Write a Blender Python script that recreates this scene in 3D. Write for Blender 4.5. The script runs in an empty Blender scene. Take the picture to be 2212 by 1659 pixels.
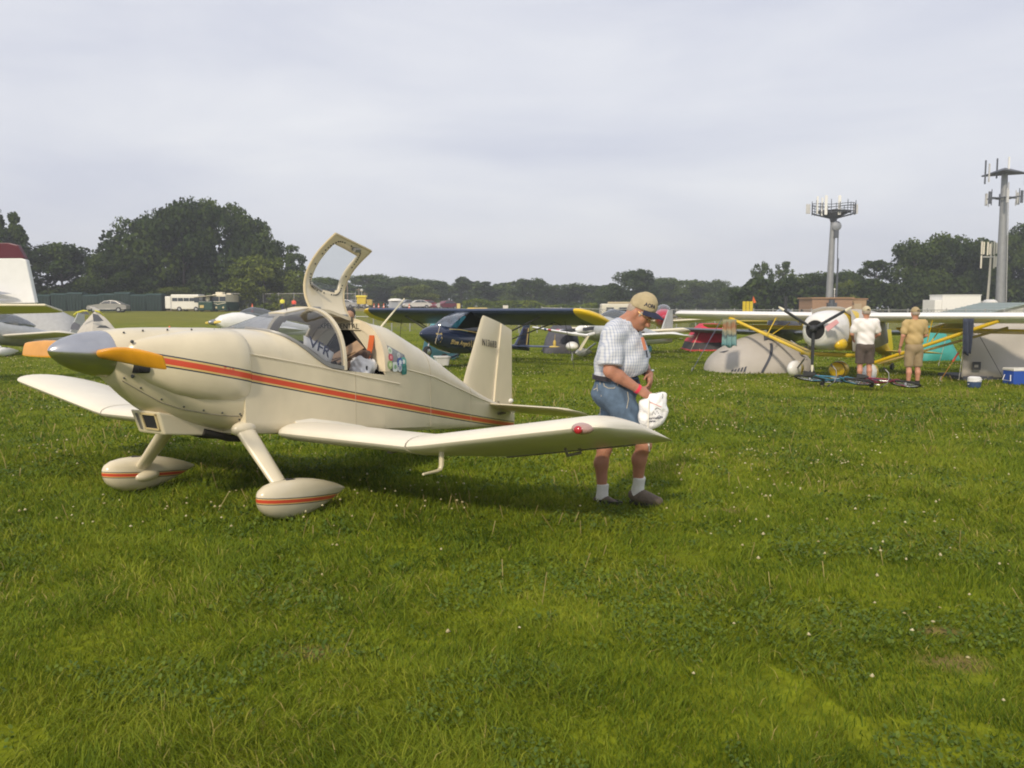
import bpy, math, random
import numpy as np
from mathutils import Vector, Matrix
R = math.radians
rng = random.Random(7)
sc = bpy.context.scene
COL = sc.collection

# ------------------------------------------------------------ camera, light, sky, exposure
CAM_H = 1.55
PITCH = math.atan((829.5 - 659.0) / 1840.0)
cam_data = bpy.data.cameras.new('camera')
cam = bpy.data.objects.new('camera', cam_data)
COL.objects.link(cam)
cam.location = (0, 0, CAM_H)
cam.rotation_euler = (math.pi / 2 - PITCH, 0, 0)
cam_data.sensor_width = 36.0
cam_data.lens = 36.0 * 1840.0 / 2212.0
cam_data.clip_start = 0.1
cam_data.clip_end = 6000
sc.camera = cam
sc.cycles.filter_width = 1.9          # the soft little compact-camera lens
sc.view_settings.view_transform = 'Standard'
sc.view_settings.look = 'None'
sc.view_settings.exposure = 0.48
sc.view_settings.gamma = 1.0

SUN_ELEV = R(36)
SUN_DIR = Vector((-0.34, -0.94, 0)).normalized()          # horizontal direction towards the sun
sun_data = bpy.data.lights.new('sun', 'SUN')
sun = bpy.data.objects.new('sun', sun_data)
COL.objects.link(sun)
to_sun = Vector((SUN_DIR.x * math.cos(SUN_ELEV), SUN_DIR.y * math.cos(SUN_ELEV), math.sin(SUN_ELEV)))
sun.rotation_euler = (-to_sun).to_track_quat('-Z', 'Y').to_euler()
sun_data.energy = 2.25
sun_data.angle = R(5.5)
sun_data.color = (1.0, 0.87, 0.68)

world = bpy.data.worlds.new('World')
sc.world = world
world.use_nodes = True
nt = world.node_tree
for n in list(nt.nodes):
    nt.nodes.remove(n)
def N(tree, typ, **kw):
    n = tree.nodes.new(typ)
    for k, v in kw.items():
        setattr(n, k, v)
    return n
sky = N(nt, 'ShaderNodeTexSky', sky_type='NISHITA', sun_disc=False)
sky.sun_elevation = SUN_ELEV
sky.sun_rotation = math.atan2(SUN_DIR.x, SUN_DIR.y)
sky.air_density = 1.2
sky.dust_density = 2.0
tc = N(nt, 'ShaderNodeTexCoord')
mp = N(nt, 'ShaderNodeMapping')
mp.inputs['Scale'].default_value = (1.0, 1.5, 4.2)
mp.inputs['Rotation'].default_value = (0.0, R(8), 0.25)
nz = N(nt, 'ShaderNodeTexNoise')
nz.inputs['Scale'].default_value = 2.6
nz.inputs['Detail'].default_value = 6
nz.inputs['Roughness'].default_value = 0.52
nz.inputs['Distortion'].default_value = 0.35
ramp = N(nt, 'ShaderNodeValToRGB')
ramp.color_ramp.elements[0].position = 0.30
ramp.color_ramp.elements[0].color = (0.520, 0.535, 0.610, 1)
ramp.color_ramp.elements[1].position = 0.72
ramp.color_ramp.elements[1].color = (0.672, 0.676, 0.702, 1)
mixs = N(nt, 'ShaderNodeMixRGB')
mixs.inputs['Fac'].default_value = 0.90
sk_s = N(nt, 'ShaderNodeVectorMath', operation='SCALE')
sk_s.inputs['Scale'].default_value = 0.07
bg = N(nt, 'ShaderNodeBackground')
bg.inputs['Strength'].default_value = 1.0
wo = N(nt, 'ShaderNodeOutputWorld')
L = nt.links.new
L(tc.outputs['Generated'], mp.inputs['Vector'])
L(mp.outputs['Vector'], nz.inputs['Vector'])
L(nz.outputs['Fac'], ramp.inputs['Fac'])
L(sky.outputs['Color'], sk_s.inputs[0])
L(sk_s.outputs['Vector'], mixs.inputs['Color1'])
L(ramp.outputs['Color'], mixs.inputs['Color2'])
L(mixs.outputs['Color'], bg.inputs['Color'])
L(bg.outputs['Background'], wo.inputs['Surface'])

# ------------------------------------------------------------ helpers: objects
def sprop(o, label=None, cat=None, group=None, kind=None):
    if label: o['label'] = label
    if cat: o['category'] = cat
    if group: o['group'] = group
    if kind: o['kind'] = kind
    return o

def thing(name, label, cat, loc=(0, 0, 0), rz=0.0, group=None, rot=None):
    o = bpy.data.objects.new(name, None)
    o.empty_display_size = 0.2
    COL.objects.link(o)
    o.location = loc
    o.rotation_euler = rot if rot else (0, 0, rz)
    return sprop(o, label, cat, group)

def copy_tree(o, loc=None, rz=None, label=None, scale=None, parent=None):
    kids = [c for c in COL.objects if c.parent == o]
    c = o.copy()
    COL.objects.link(c)
    if parent: c.parent = parent
    if loc is not None: c.location = loc
    if rz is not None: c.rotation_euler = (0, 0, rz)
    if scale is not None: c.scale = scale if hasattr(scale, '__len__') else (scale,) * 3
    if label: c['label'] = label
    for k in kids:
        copy_tree(k, parent=c)
    return c

class MB:
    """collects geometry for one mesh"""
    def __init__(s):
        s.v = []; s.f = []; s.mi = []; s.cur = 0
    def add(s, verts, faces):
        o = len(s.v)
        s.v += [tuple(map(float, p)) for p in verts]
        s.f += [tuple(i + o for i in f) for f in faces]
        s.mi += [s.cur] * len(faces)
        return s
    def box(s, c, size, rot=None, bevel=0.0):
        hx, hy, hz = size[0] / 2, size[1] / 2, size[2] / 2
        pts = [Vector((x, y, z)) for x in (-hx, hx) for y in (-hy, hy) for z in (-hz, hz)]
        if rot is not None:
            M = rot if isinstance(rot, Matrix) else Matrix.Rotation(rot, 3, 'Z')
            pts = [M @ p for p in pts]
        c = Vector(c)
        return s.add([p + c for p in pts], [(0, 1, 3, 2), (4, 6, 7, 5), (0, 4, 5, 1), (2, 3, 7, 6), (0, 2, 6, 4), (1, 5, 7, 3)])
    def loft(s, rings, closed=True, cap0=True, cap1=True):
        n = len(rings[0]); v = [p for r in rings for p in r]; f = []
        m = n if closed else n - 1
        for i in range(len(rings) - 1):
            for j in range(m):
                a = i * n + j; b = i * n + (j + 1) % n
                f.append((a, b, b + n, a + n))
        if closed and cap0: f.append(tuple(range(n - 1, -1, -1)))
        if closed and cap1: f.append(tuple((len(rings) - 1) * n + j for j in range(n)))
        return s.add(v, f)
    def tube(s, pts, rad, n=8, flat=None, cap=True):
        pts = [Vector(p) for p in pts]
        if not hasattr(rad, '__len__'): rad = [rad] * len(pts)
        rings = []; prev = None
        for i, p in enumerate(pts):
            if i == 0: t = pts[1] - p
            elif i == len(pts) - 1: t = p - pts[i - 1]
            else: t = (pts[i + 1] - p).normalized() + (p - pts[i - 1]).normalized()
            t.normalize()
            if prev is None:
                ref = Vector((0, 0, 1)) if abs(t.z) < 0.9 else Vector((1, 0, 0))
                if flat is not None: ref = Vector(flat)
                a = t.cross(ref).normalized()
            else:
                a = prev - t * prev.dot(t)
                a.normalize()
            prev = a
            b = t.cross(a)
            k = 1.0
            rings.append([p + (a * math.cos(2 * math.pi * j / n) + b * math.sin(2 * math.pi * j / n) * k) * rad[i] for j in range(n)])
        return s.loft(rings, True, cap, cap)
    def lathe(s, prof, n=20, c=(0, 0, 0), axis='Z', rot=None):
        rings = []
        c = Vector(c)
        for r, h in prof:
            ring = []
            for j in range(n):
                a = 2 * math.pi * j / n
                if axis == 'Z': p = Vector((r * math.cos(a), r * math.sin(a), h))
                elif axis == 'Y': p = Vector((r * math.cos(a), h, r * math.sin(a)))
                else: p = Vector((h, r * math.cos(a), r * math.sin(a)))
                if rot is not None: p = rot @ p
                ring.append(p + c)
            rings.append(ring)
        return s.loft(rings)
    def ell(s, c, r, n=14, m=9, rot=None):
        if not hasattr(r, '__len__'): r = (r, r, r)
        c = Vector(c); rings = []
        for i in range(m + 1):
            t = math.pi * i / m
            ring = []
            rr = max(math.sin(t), 1e-3)
            for j in range(n):
                a = 2 * math.pi * j / n
                p = Vector((r[0] * rr * math.cos(a), r[1] * rr * math.sin(a), -r[2] * math.cos(t)))
                if rot is not None: p = rot @ p
                ring.append(p + c)
            rings.append(ring)
        return s.loft(rings)
    def prism(s, outline, origin, ux, uy, thick):
        """2-D outline extruded along ux x uy by thick, centred on the plane"""
        ux = Vector(ux).normalized(); uy = Vector(uy).normalized(); w = ux.cross(uy).normalized()
        o = Vector(origin)
        a = [o + ux * x + uy * y - w * thick / 2 for x, y in outline]
        b = [p + w * thick for p in a]
        return s.loft([a, b])
    def torus(s, c, R_, r, ax=(0, 0, 1), n=24, m=8):
        q = Vector(ax).to_track_quat('Z', 'Y').to_matrix(); c = Vector(c)
        v = []; f = []
        for i in range(n):
            a = 2 * math.pi * i / n
            for j in range(m):
                b = 2 * math.pi * j / m
                v.append(q @ Vector(((R_ + r * math.cos(b)) * math.cos(a), (R_ + r * math.cos(b)) * math.sin(a), r * math.sin(b))) + c)
        for i in range(n):
            for j in range(m):
                f.append((i * m + j, ((i + 1) % n) * m + j, ((i + 1) % n) * m + (j + 1) % m, i * m + (j + 1) % m))
        return s.add(v, f)
    def build(s, name, mat, parent=None, smooth=None, bevel=0.0, merge=False, solid=0.0, subd=0, kind=None):
        me = bpy.data.meshes.new(name)
        me.from_pydata(s.v, [], s.f)
        mats = mat if isinstance(mat, (list, tuple)) else [mat]
        for m in mats: me.materials.append(m)
        if len(mats) > 1: me.polygons.foreach_set('material_index', s.mi)
        if merge:
            import bmesh
            bm = bmesh.new(); bm.from_mesh(me)
            bmesh.ops.remove_doubles(bm, verts=bm.verts, dist=0.0008)
            bmesh.ops.recalc_face_normals(bm, faces=bm.faces)
            bm.to_mesh(me); bm.free()
        me.update()
        o = bpy.data.objects.new(name, me)
        COL.objects.link(o)
        if parent is not None: o.parent = parent
        if smooth is not None:
            me.polygons.foreach_set('use_smooth', [True] * len(me.polygons))
            if smooth < 179:
                me.set_sharp_from_angle(angle=R(smooth))
        if solid:
            m = o.modifiers.new('solid', 'SOLIDIFY'); m.thickness = solid; m.offset = 0
        if bevel:
            m = o.modifiers.new('bevel', 'BEVEL'); m.width = bevel; m.segments = 2; m.limit_method = 'ANGLE'; m.angle_limit = R(40)
        if subd:
            m = o.modifiers.new('subd', 'SUBSURF'); m.levels = subd; m.render_levels = subd
        if kind: o['kind'] = kind
        return o

def text_part(body, name, mat, parent, origin, ux, uy, size, extrude=0.0015, shear=0.0, spacing=1.0, fit=None, bend=None, bold=0.0):
    cu = bpy.data.curves.new('lettering', 'FONT')
    cu.body = body; cu.size = 1.0; cu.extrude = 0.0; cu.shear = shear; cu.space_character = spacing
    cu.offset = bold
    cu.resolution_u = 3
    tmp = bpy.data.objects.new('tmp', cu)
    COL.objects.link(tmp)
    dg = bpy.context.evaluated_depsgraph_get()
    me = bpy.data.meshes.new_from_object(tmp.evaluated_get(dg))
    bpy.data.objects.remove(tmp); bpy.data.curves.remove(cu)
    xs = [v.co.x for v in me.vertices]; ys = [v.co.y for v in me.vertices]
    x0, x1, y0, y1 = min(xs), max(xs), min(ys), max(ys)
    sx = sy = size / (y1 - y0)
    if fit: sx = fit / (x1 - x0)
    ux = Vector(ux).normalized(); uy = Vector(uy).normalized(); w = ux.cross(uy).normalized()
    for v in me.vertices:
        a, b = (v.co.x - x0) * sx, (v.co.y - y0) * sy
        p = Vector(origin) + ux * a + uy * b
        if bend: p = bend(p)
        v.co = p
    me.materials.clear(); me.materials.append(mat)
    o = bpy.data.objects.new(name, me)
    COL.objects.link(o)
    if parent is not None: o.parent = parent
    m = o.modifiers.new('solid', 'SOLIDIFY'); m.thickness = extrude; m.offset = 0
    return o

# ------------------------------------------------------------ helpers: materials
MATS = {}
def mat(name, col, rough=0.5, metal=0.0, var=0.06, scale=6.0, bump=0.0, bscale=40.0, spec=0.5, sheen=0.0, trans=0.0, coat=0.0):
    if name in MATS: return MATS[name]
    m = bpy.data.materials.new(name); m.use_nodes = True
    t = m.node_tree; b = t.nodes['Principled BSDF']
    b.inputs['Roughness'].default_value = rough
    b.inputs['Metallic'].default_value = metal
    b.inputs['Specular IOR Level'].default_value = spec
    if coat: b.inputs['Coat Weight'].default_value = coat; b.inputs['Coat Roughness'].default_value = 0.08
    if sheen: b.inputs['Sheen Weight'].default_value = sheen
    c = (col[0], col[1], col[2], 1)
    tcn = N(t, 'ShaderNodeTexCoord')
    if var:
        nz = N(t, 'ShaderNodeTexNoise'); nz.inputs['Scale'].default_value = scale; nz.inputs['Detail'].default_value = 5
        t.links.new(tcn.outputs['Object'], nz.inputs['Vector'])
        r = N(t, 'ShaderNodeValToRGB')
        r.color_ramp.elements[0].position = 0.3; r.color_ramp.elements[1].position = 0.7
        r.color_ramp.elements[0].color = tuple(x * (1 - var) for x in col) + (1,)
        r.color_ramp.elements[1].color = tuple(min(1, x * (1 + var)) for x in col) + (1,)
        t.links.new(nz.outputs['Fac'], r.inputs['Fac'])
        t.links.new(r.outputs['Color'], b.inputs['Base Color'])
    else:
        b.inputs['Base Color'].default_value = c
    if bump:
        n2 = N(t, 'ShaderNodeTexNoise'); n2.inputs['Scale'].default_value = bscale; n2.inputs['Detail'].default_value = 4
        t.links.new(tcn.outputs['Object'], n2.inputs['Vector'])
        bp = N(t, 'ShaderNodeBump'); bp.inputs['Strength'].default_value = bump; bp.inputs['Distance'].default_value = 0.02
        t.links.new(n2.outputs['Fac'], bp.inputs['Height'])
        t.links.new(bp.outputs['Normal'], b.inputs['Normal'])
    MATS[name] = m
    return m

def glass_mat(name, tint=(0.75, 0.8, 0.82), gloss=0.12, alpha=0.75, rough=0.03):
    m = bpy.data.materials.new(name); m.use_nodes = True
    t = m.node_tree
    for n in list(t.nodes): t.nodes.remove(n)
    out = N(t, 'ShaderNodeOutputMaterial'); mx = N(t, 'ShaderNodeMixShader'); tr = N(t, 'ShaderNodeBsdfTransparent')
    gl = N(t, 'ShaderNodeBsdfGlossy'); lw = N(t, 'ShaderNodeLayerWeight'); lw.inputs['Blend'].default_value = 0.5
    fr = N(t, 'ShaderNodeMath', operation='POWER'); fr.inputs[1].default_value = 4.0; t.links.new(lw.outputs['Facing'], fr.inputs[0])
    mt = N(t, 'ShaderNodeMath', operation='MULTIPLY_ADD'); mt.inputs[1].default_value = 0.7; mt.inputs[2].default_value = gloss
    tr.inputs['Color'].default_value = tint + (1,)
    gl.inputs['Roughness'].default_value = rough
    t.links.new(fr.outputs[0], mt.inputs[0]); t.links.new(mt.outputs[0], mx.inputs[0])
    t.links.new(tr.outputs[0], mx.inputs[1]); t.links.new(gl.outputs[0], mx.inputs[2]); t.links.new(mx.outputs[0], out.inputs[0])
    MATS[name] = m
    return m

# ------------------------------------------------------------ terrain and measuring
def gz_np(x, y):
    """ground height: a slight fall away from the camera, then the far left of the field rises"""
    d = np.maximum(y, 0)
    z = -0.02 * np.clip(d - 6, 0, 11)
    u = np.clip((d - 28) / 80, 0, 1)
    f = 1 - np.clip((x + 18) / 32.0, 0, 1)
    z = z + (u * u * (3 - 2 * u)) * 1.22 * (f * f * (3 - 2 * f))
    return z + 0.015 * np.sin(x * 0.9 + 1.3) * np.sin(d * 0.7) + 0.01 * np.sin(x * 2.3) * np.sin(d * 1.9 + .4)
def gz(x, y):
    return float(gz_np(np.float64(x), np.float64(y)))
CP, SP = math.cos(PITCH), math.sin(PITCH)
def ray(px, py):
    """direction of a measured photo point (2212 x 1659 grid)"""
    u = (px - 1106.0) / 1840.0; w = (829.5 - py) / 1840.0
    return Vector((u, CP + w * SP, -SP + w * CP))
def AT(px, py, d):
    r = ray(px, py); k = d / r.y
    return Vector((0, 0, CAM_H)) + r * k
def GR(px, py):
    r = ray(px, py); k = 2.0
    while k < 400:
        p = Vector((0, 0, CAM_H)) + r * k
        if p.z <= gz(p.x, p.y): return p
        k *= 1.003
    return Vector((0, 0, CAM_H)) + r * 200
def ON(px, d):
    """ground point at depth d under photo column px"""
    x = (px - 1106.0) / 1840.0 * d * 1.0
    return Vector((x, d, gz(x, d)))

def sdf_mesh(name, prims, mat_, parent, h=0.01, k=0.02, smooth=True, cut=None, disp=None, relax=3):
    """one continuous surface from blended capsules ('c',p0,r0,p1,r1) and ellipsoids ('e',c,(rx,ry,rz)[,M])"""
    lo = np.array([1e9] * 3); hi = -lo
    for p in prims:
        if p[0] == 'c':
            for c, r in ((p[1], p[2]), (p[3], p[4])):
                lo = np.minimum(lo, np.array(c) - r); hi = np.maximum(hi, np.array(c) + r)
        else:
            m = max(p[2]); lo = np.minimum(lo, np.array(p[1]) - m); hi = np.maximum(hi, np.array(p[1]) + m)
    lo -= 3 * h + k; hi += 3 * h + k
    n = np.ceil((hi - lo) / h).astype(int) + 1
    ax = [lo[i] + h * np.arange(n[i]) for i in range(3)]
    D = np.full(n, 1.0, dtype=np.float32)
    for p in prims:
        kp = (p[5] if len(p) > 5 else k) if p[0] == 'c' else (p[4] if len(p) > 4 else k)
        if p[0] == 'c':
            a, b = np.array(p[1], float), np.array(p[3], float); ra, rb = p[2], p[4]
            bl, bh = np.minimum(a, b) - max(ra, rb) - 4 * k - 3 * h, np.maximum(a, b) + max(ra, rb) + 4 * k + 3 * h
        else:
            c = np.array(p[1], float); m = max(p[2]) + 4 * k + 3 * h
            bl, bh = c - m, c + m
        i0 = np.clip(np.floor((bl - lo) / h).astype(int), 0, n - 1); i1 = np.clip(np.ceil((bh - lo) / h).astype(int) + 1, 1, n)
        X, Y, Z = np.meshgrid(ax[0][i0[0]:i1[0]], ax[1][i0[1]:i1[1]], ax[2][i0[2]:i1[2]], indexing='ij')
        if p[0] == 'c':
            d = b - a; L2 = max(d.dot(d), 1e-9)
            t = np.clip(((X - a[0]) * d[0] + (Y - a[1]) * d[1] + (Z - a[2]) * d[2]) / L2, 0, 1)
            dist = np.sqrt((X - a[0] - t * d[0]) ** 2 + (Y - a[1] - t * d[1]) ** 2 + (Z - a[2] - t * d[2]) ** 2) - (ra + (rb - ra) * t)
        else:
            r = p[2]; q = np.stack([X - c[0], Y - c[1], Z - c[2]], -1)
            if len(p) > 3 and p[3] is not None: q = q @ np.array(p[3])
            kk = np.sqrt((q[..., 0] / r[0]) ** 2 + (q[..., 1] / r[1]) ** 2 + (q[..., 2] / r[2]) ** 2)
            k2 = np.sqrt((q[..., 0] / r[0] ** 2) ** 2 + (q[..., 1] / r[1] ** 2) ** 2 + (q[..., 2] / r[2] ** 2) ** 2)
            dist = kk * (kk - 1) / np.maximum(k2, 1e-6)
        S = D[i0[0]:i1[0], i0[1]:i1[1], i0[2]:i1[2]]
        hh = np.clip(0.5 + 0.5 * (S - dist) / kp, 0, 1)
        S[...] = S * (1 - hh) + dist * hh - kp * hh * (1 - hh)
    if cut or disp:
        X, Y, Z = np.meshgrid(*ax, indexing='ij')
        if disp: D = D + disp(X, Y, Z).astype(np.float32)
        if cut:
            for (pt, nn) in cut:
                pt = np.array(pt); nn = np.array(nn, float); nn /= np.linalg.norm(nn)
                D = np.maximum(D, (X - pt[0]) * nn[0] + (Y - pt[1]) * nn[1] + (Z - pt[2]) * nn[2])
    # surface nets
    s = D < 0
    c = [s[dx:n[0] - 1 + dx, dy:n[1] - 1 + dy, dz:n[2] - 1 + dz] for dx in (0, 1) for dy in (0, 1) for dz in (0, 1)]
    cnt = sum(x.astype(np.int8) for x in c)
    mix = (cnt > 0) & (cnt < 8)
    idx = -np.ones(mix.shape, dtype=np.int64); cells = np.argwhere(mix); idx[mix] = np.arange(len(cells))
    acc = np.zeros((len(cells), 3)); w = np.zeros(len(cells))
    corners = [(0, 0, 0), (0, 0, 1), (0, 1, 0), (0, 1, 1), (1, 0, 0), (1, 0, 1), (1, 1, 0), (1, 1, 1)]
    def val(cn): q = cells + np.array(cn); return D[q[:, 0], q[:, 1], q[:, 2]]
    V8 = [val(cn) for cn in corners]
    for i in range(8):
        for j in range(i + 1, 8):
            dif = np.array(corners[j]) - np.array(corners[i])
            if np.abs(dif).sum() != 1: continue
            a, b = V8[i], V8[j]; cr = (a < 0) != (b < 0)
            t = np.where(cr, a / np.where(cr, a - b, 1), 0)
            acc += np.where(cr[:, None], np.array(corners[i]) + t[:, None] * dif, 0); w += cr
    verts = lo + h * (cells + acc / np.maximum(w, 1)[:, None])
    faces = []
    for axn in range(3):
        o1, o2 = (axn + 1) % 3, (axn + 2) % 3
        a = [slice(None)] * 3; b = [slice(None)] * 3
        a[axn] = slice(0, n[axn] - 1); b[axn] = slice(1, n[axn])
        sa, sb = s[tuple(a)], s[tuple(b)]
        e = np.argwhere(sa != sb)
        e = e[(e[:, o1] > 0) & (e[:, o2] > 0) & (e[:, o1] < n[o1] - 1) & (e[:, o2] < n[o2] - 1)]
        if not len(e): continue
        sgn = sa[e[:, 0], e[:, 1], e[:, 2]]
        d1 = np.zeros(3, int); d1[o1] = 1; d2 = np.zeros(3, int); d2[o2] = 1
        q = [e - d1 - d2, e - d2, e, e - d1]
        q = np.stack([idx[x[:, 0], x[:, 1], x[:, 2]] for x in q], 1)
        q[~sgn] = q[~sgn][:, ::-1]
        faces.append(q)
    faces = np.concatenate(faces)
    me = bpy.data.meshes.new(name)
    me.from_pydata(verts.tolist(), [], faces.tolist())
    for m_ in (mat_ if isinstance(mat_, (list, tuple)) else [mat_]): me.materials.append(m_)
    me.polygons.foreach_set('use_smooth', [smooth] * len(me.polygons))
    me.update()
    o = bpy.data.objects.new(name, me); COL.objects.link(o)
    if parent is not None: o.parent = parent
    if smooth:
        md = o.modifiers.new('relax', 'SMOOTH'); md.factor = 0.5; md.iterations = relax
    return o

def drape(obj, direction, off):
    """lays flat print onto a surface: moves points along direction until they meet obj"""
    from mathutils.bvhtree import BVHTree
    bpy.context.view_layer.update()
    dg = bpy.context.evaluated_depsgraph_get()
    bv = BVHTree.FromObject(obj, dg)
    dv = Vector(direction).normalized()
    def f(p):
        hit = bv.ray_cast(p - dv * 1.0, dv)
        return hit[0] - dv * off if hit[0] is not None else p
    return f
# ------------------------------------------------------------ value noise
_nr = np.random.RandomState(3)
_lat = _nr.rand(256, 256)
def vnoise(x, y, s=1.0, o=0):
    x = x * s + 37.3 * (o + 1); y = y * s + 71.7 * (o + 1)
    xi = np.floor(x).astype(int); yi = np.floor(y).astype(int)
    fx = x - xi; fy = y - yi
    fx = fx * fx * (3 - 2 * fx); fy = fy * fy * (3 - 2 * fy)
    g = lambda a, b: _lat[a % 256, b % 256]
    return (g(xi, yi) * (1 - fx) + g(xi + 1, yi) * fx) * (1 - fy) + (g(xi, yi + 1) * (1 - fx) + g(xi + 1, yi + 1) * fx) * fy

# ------------------------------------------------------------ ground
def ground_material():
    m = bpy.data.materials.new('meadow'); m.use_nodes = True
    t = m.node_tree; b = t.nodes['Principled BSDF']; b.inputs['Roughness'].default_value = 0.9
    b.inputs['Specular IOR Level'].default_value = 0.05
    c = N(t, 'ShaderNodeTexCoord')
    n1 = N(t, 'ShaderNodeTexNoise'); n1.inputs['Scale'].default_value = 0.35; n1.inputs['Detail'].default_value = 8
    n1.inputs['Roughness'].default_value = 0.65
    n2 = N(t, 'ShaderNodeTexNoise'); n2.inputs['Scale'].default_value = 9.0; n2.inputs['Detail'].default_value = 6
    for n in (n1, n2): t.links.new(c.outputs['Object'], n.inputs['Vector'])
    r1 = N(t, 'ShaderNodeValToRGB'); e = r1.color_ramp.elements
    e[0].position = 0.30; e[0].color = (0.110, 0.145, 0.008, 1)
    e[1].position = 0.72; e[1].color = (0.225, 0.238, 0.022, 1)
    x = e.new(0.55); x.color = (0.168, 0.196, 0.012, 1)
    t.links.new(n1.outputs['Fac'], r1.inputs['Fac'])
    r2 = N(t, 'ShaderNodeValToRGB')
    r2.color_ramp.elements[0].position = 0.25; r2.color_ramp.elements[0].color = (0.55, 0.55, 0.5, 1)
    r2.color_ramp.elements[1].position = 0.75; r2.color_ramp.elements[1].color = (1.3, 1.3, 1.25, 1)
    t.links.new(n2.outputs['Fac'], r2.inputs['Fac'])
    mu = N(t, 'ShaderNodeMixRGB', blend_type='MULTIPLY'); mu.inputs['Fac'].default_value = 1
    t.links.new(r1.outputs['Color'], mu.inputs['Color1']); t.links.new(r2.outputs['Color'], mu.inputs['Color2'])
    # worn dry grass and a dirt lane at the far left of the field
    sx = N(t, 'ShaderNodeSeparateXYZ'); t.links.new(c.outputs['Object'], sx.inputs[0])
    wob = N(t, 'ShaderNodeMath', operation='MULTIPLY_ADD'); wob.inputs[1].default_value = 16.0
    t.links.new(n1.outputs['Fac'], wob.inputs[0]); t.links.new(sx.outputs['Y'], wob.inputs[2])
    r3 = N(t, 'ShaderNodeMapRange'); r3.inputs[1].default_value = 60; r3.inputs[2].default_value = 72; r3.inputs[3].default_value = 0.0; r3.inputs[4].default_value = 0.45
    t.links.new(wob.outputs[0], r3.inputs[0])
    mx = N(t, 'ShaderNodeMixRGB'); mx.inputs['Color2'].default_value = (0.19, 0.165, 0.045, 1)
    t.links.new(r3.outputs[0], mx.inputs['Fac']); t.links.new(mu.outputs['Color'], mx.inputs['Color1'])
    r4 = N(t, 'ShaderNodeMapRange'); r4.inputs[1].default_value = 100; r4.inputs[2].default_value = 103; r4.inputs[3].default_value = 0.0; r4.inputs[4].default_value = 0.8
    t.links.new(wob.outputs[0], r4.inputs[0])
    mx2 = N(t, 'ShaderNodeMixRGB'); mx2.inputs['Color2'].default_value = (0.24, 0.19, 0.10, 1)
    t.links.new(r4.outputs[0], mx2.inputs['Fac']); t.links.new(mx.outputs['Color'], mx2.inputs['Color1'])
    last = mx2.outputs['Color']
    for wx_, wy_, wr_ in ((2.05, 3.96, .08), (1.94, 3.60, .12), (-.92, 3.69, .10), (1.64, 6.38, .10)):
        vs = N(t, 'ShaderNodeVectorMath', operation='SUBTRACT'); vs.inputs[1].default_value = (wx_, wy_, 0); t.links.new(c.outputs['Object'], vs.inputs[0])
        vm = N(t, 'ShaderNodeVectorMath', operation='MULTIPLY'); vm.inputs[1].default_value = (.67, 1, 0); t.links.new(vs.outputs[0], vm.inputs[0])
        vl = N(t, 'ShaderNodeVectorMath', operation='LENGTH'); t.links.new(vm.outputs[0], vl.inputs[0])
        mr = N(t, 'ShaderNodeMapRange'); mr.inputs[1].default_value = wr_ * .4; mr.inputs[2].default_value = wr_ * 1.2; mr.inputs[3].default_value = .8; mr.inputs[4].default_value = 0; t.links.new(vl.outputs['Value'], mr.inputs[0])
        mm = N(t, 'ShaderNodeMixRGB'); mm.inputs['Color2'].default_value = (.19, .135, .06, 1); t.links.new(mr.outputs[0], mm.inputs['Fac']); t.links.new(last, mm.inputs['Color1']); last = mm.outputs['Color']
    t.links.new(last, b.inputs['Base Color'])
    bp_ = N(t, 'ShaderNodeBump'); bp_.inputs['Strength'].default_value = 0.7; bp_.inputs['Distance'].default_value = 0.06
    t.links.new(n2.outputs['Fac'], bp_.inputs['Height']); t.links.new(bp_.outputs['Normal'], b.inputs['Normal'])
    return m

def make_ground():
    ys = np.concatenate([np.linspace(-60, 0, 7), np.arange(0.5, 30, 0.25), np.arange(30, 60, 1.0), np.linspace(60, 130, 36), np.linspace(140, 420, 15)])
    xs = np.concatenate([np.linspace(-420, -60, 13), np.arange(-56, -20, 2.0), np.arange(-20, 20, 0.4), np.arange(20, 57, 2.0), np.linspace(60, 420, 13)])
    X, Y = np.meshgrid(xs, ys)
    Z = gz_np(X, Y)
    nx = len(xs); ny = len(ys)
    v = np.stack([X.ravel(), Y.ravel(), Z.ravel()], 1)
    i, j = np.meshgrid(np.arange(ny - 1), np.arange(nx - 1), indexing='ij')
    a = (i * nx + j).ravel()
    f = np.stack([a, a + 1, a + nx + 1, a + nx], 1)
    me = bpy.data.meshes.new('ground'); me.from_pydata(v.tolist(), [], f.tolist())
    me.materials.append(ground_material())
    me.polygons.foreach_set('use_smooth', [True] * len(f))
    o = bpy.data.objects.new('ground', me); COL.objects.link(o); o['kind'] = 'structure'
    o['label'] = 'mown meadow of green grass stretching across the airfield'
make_ground()

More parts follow.
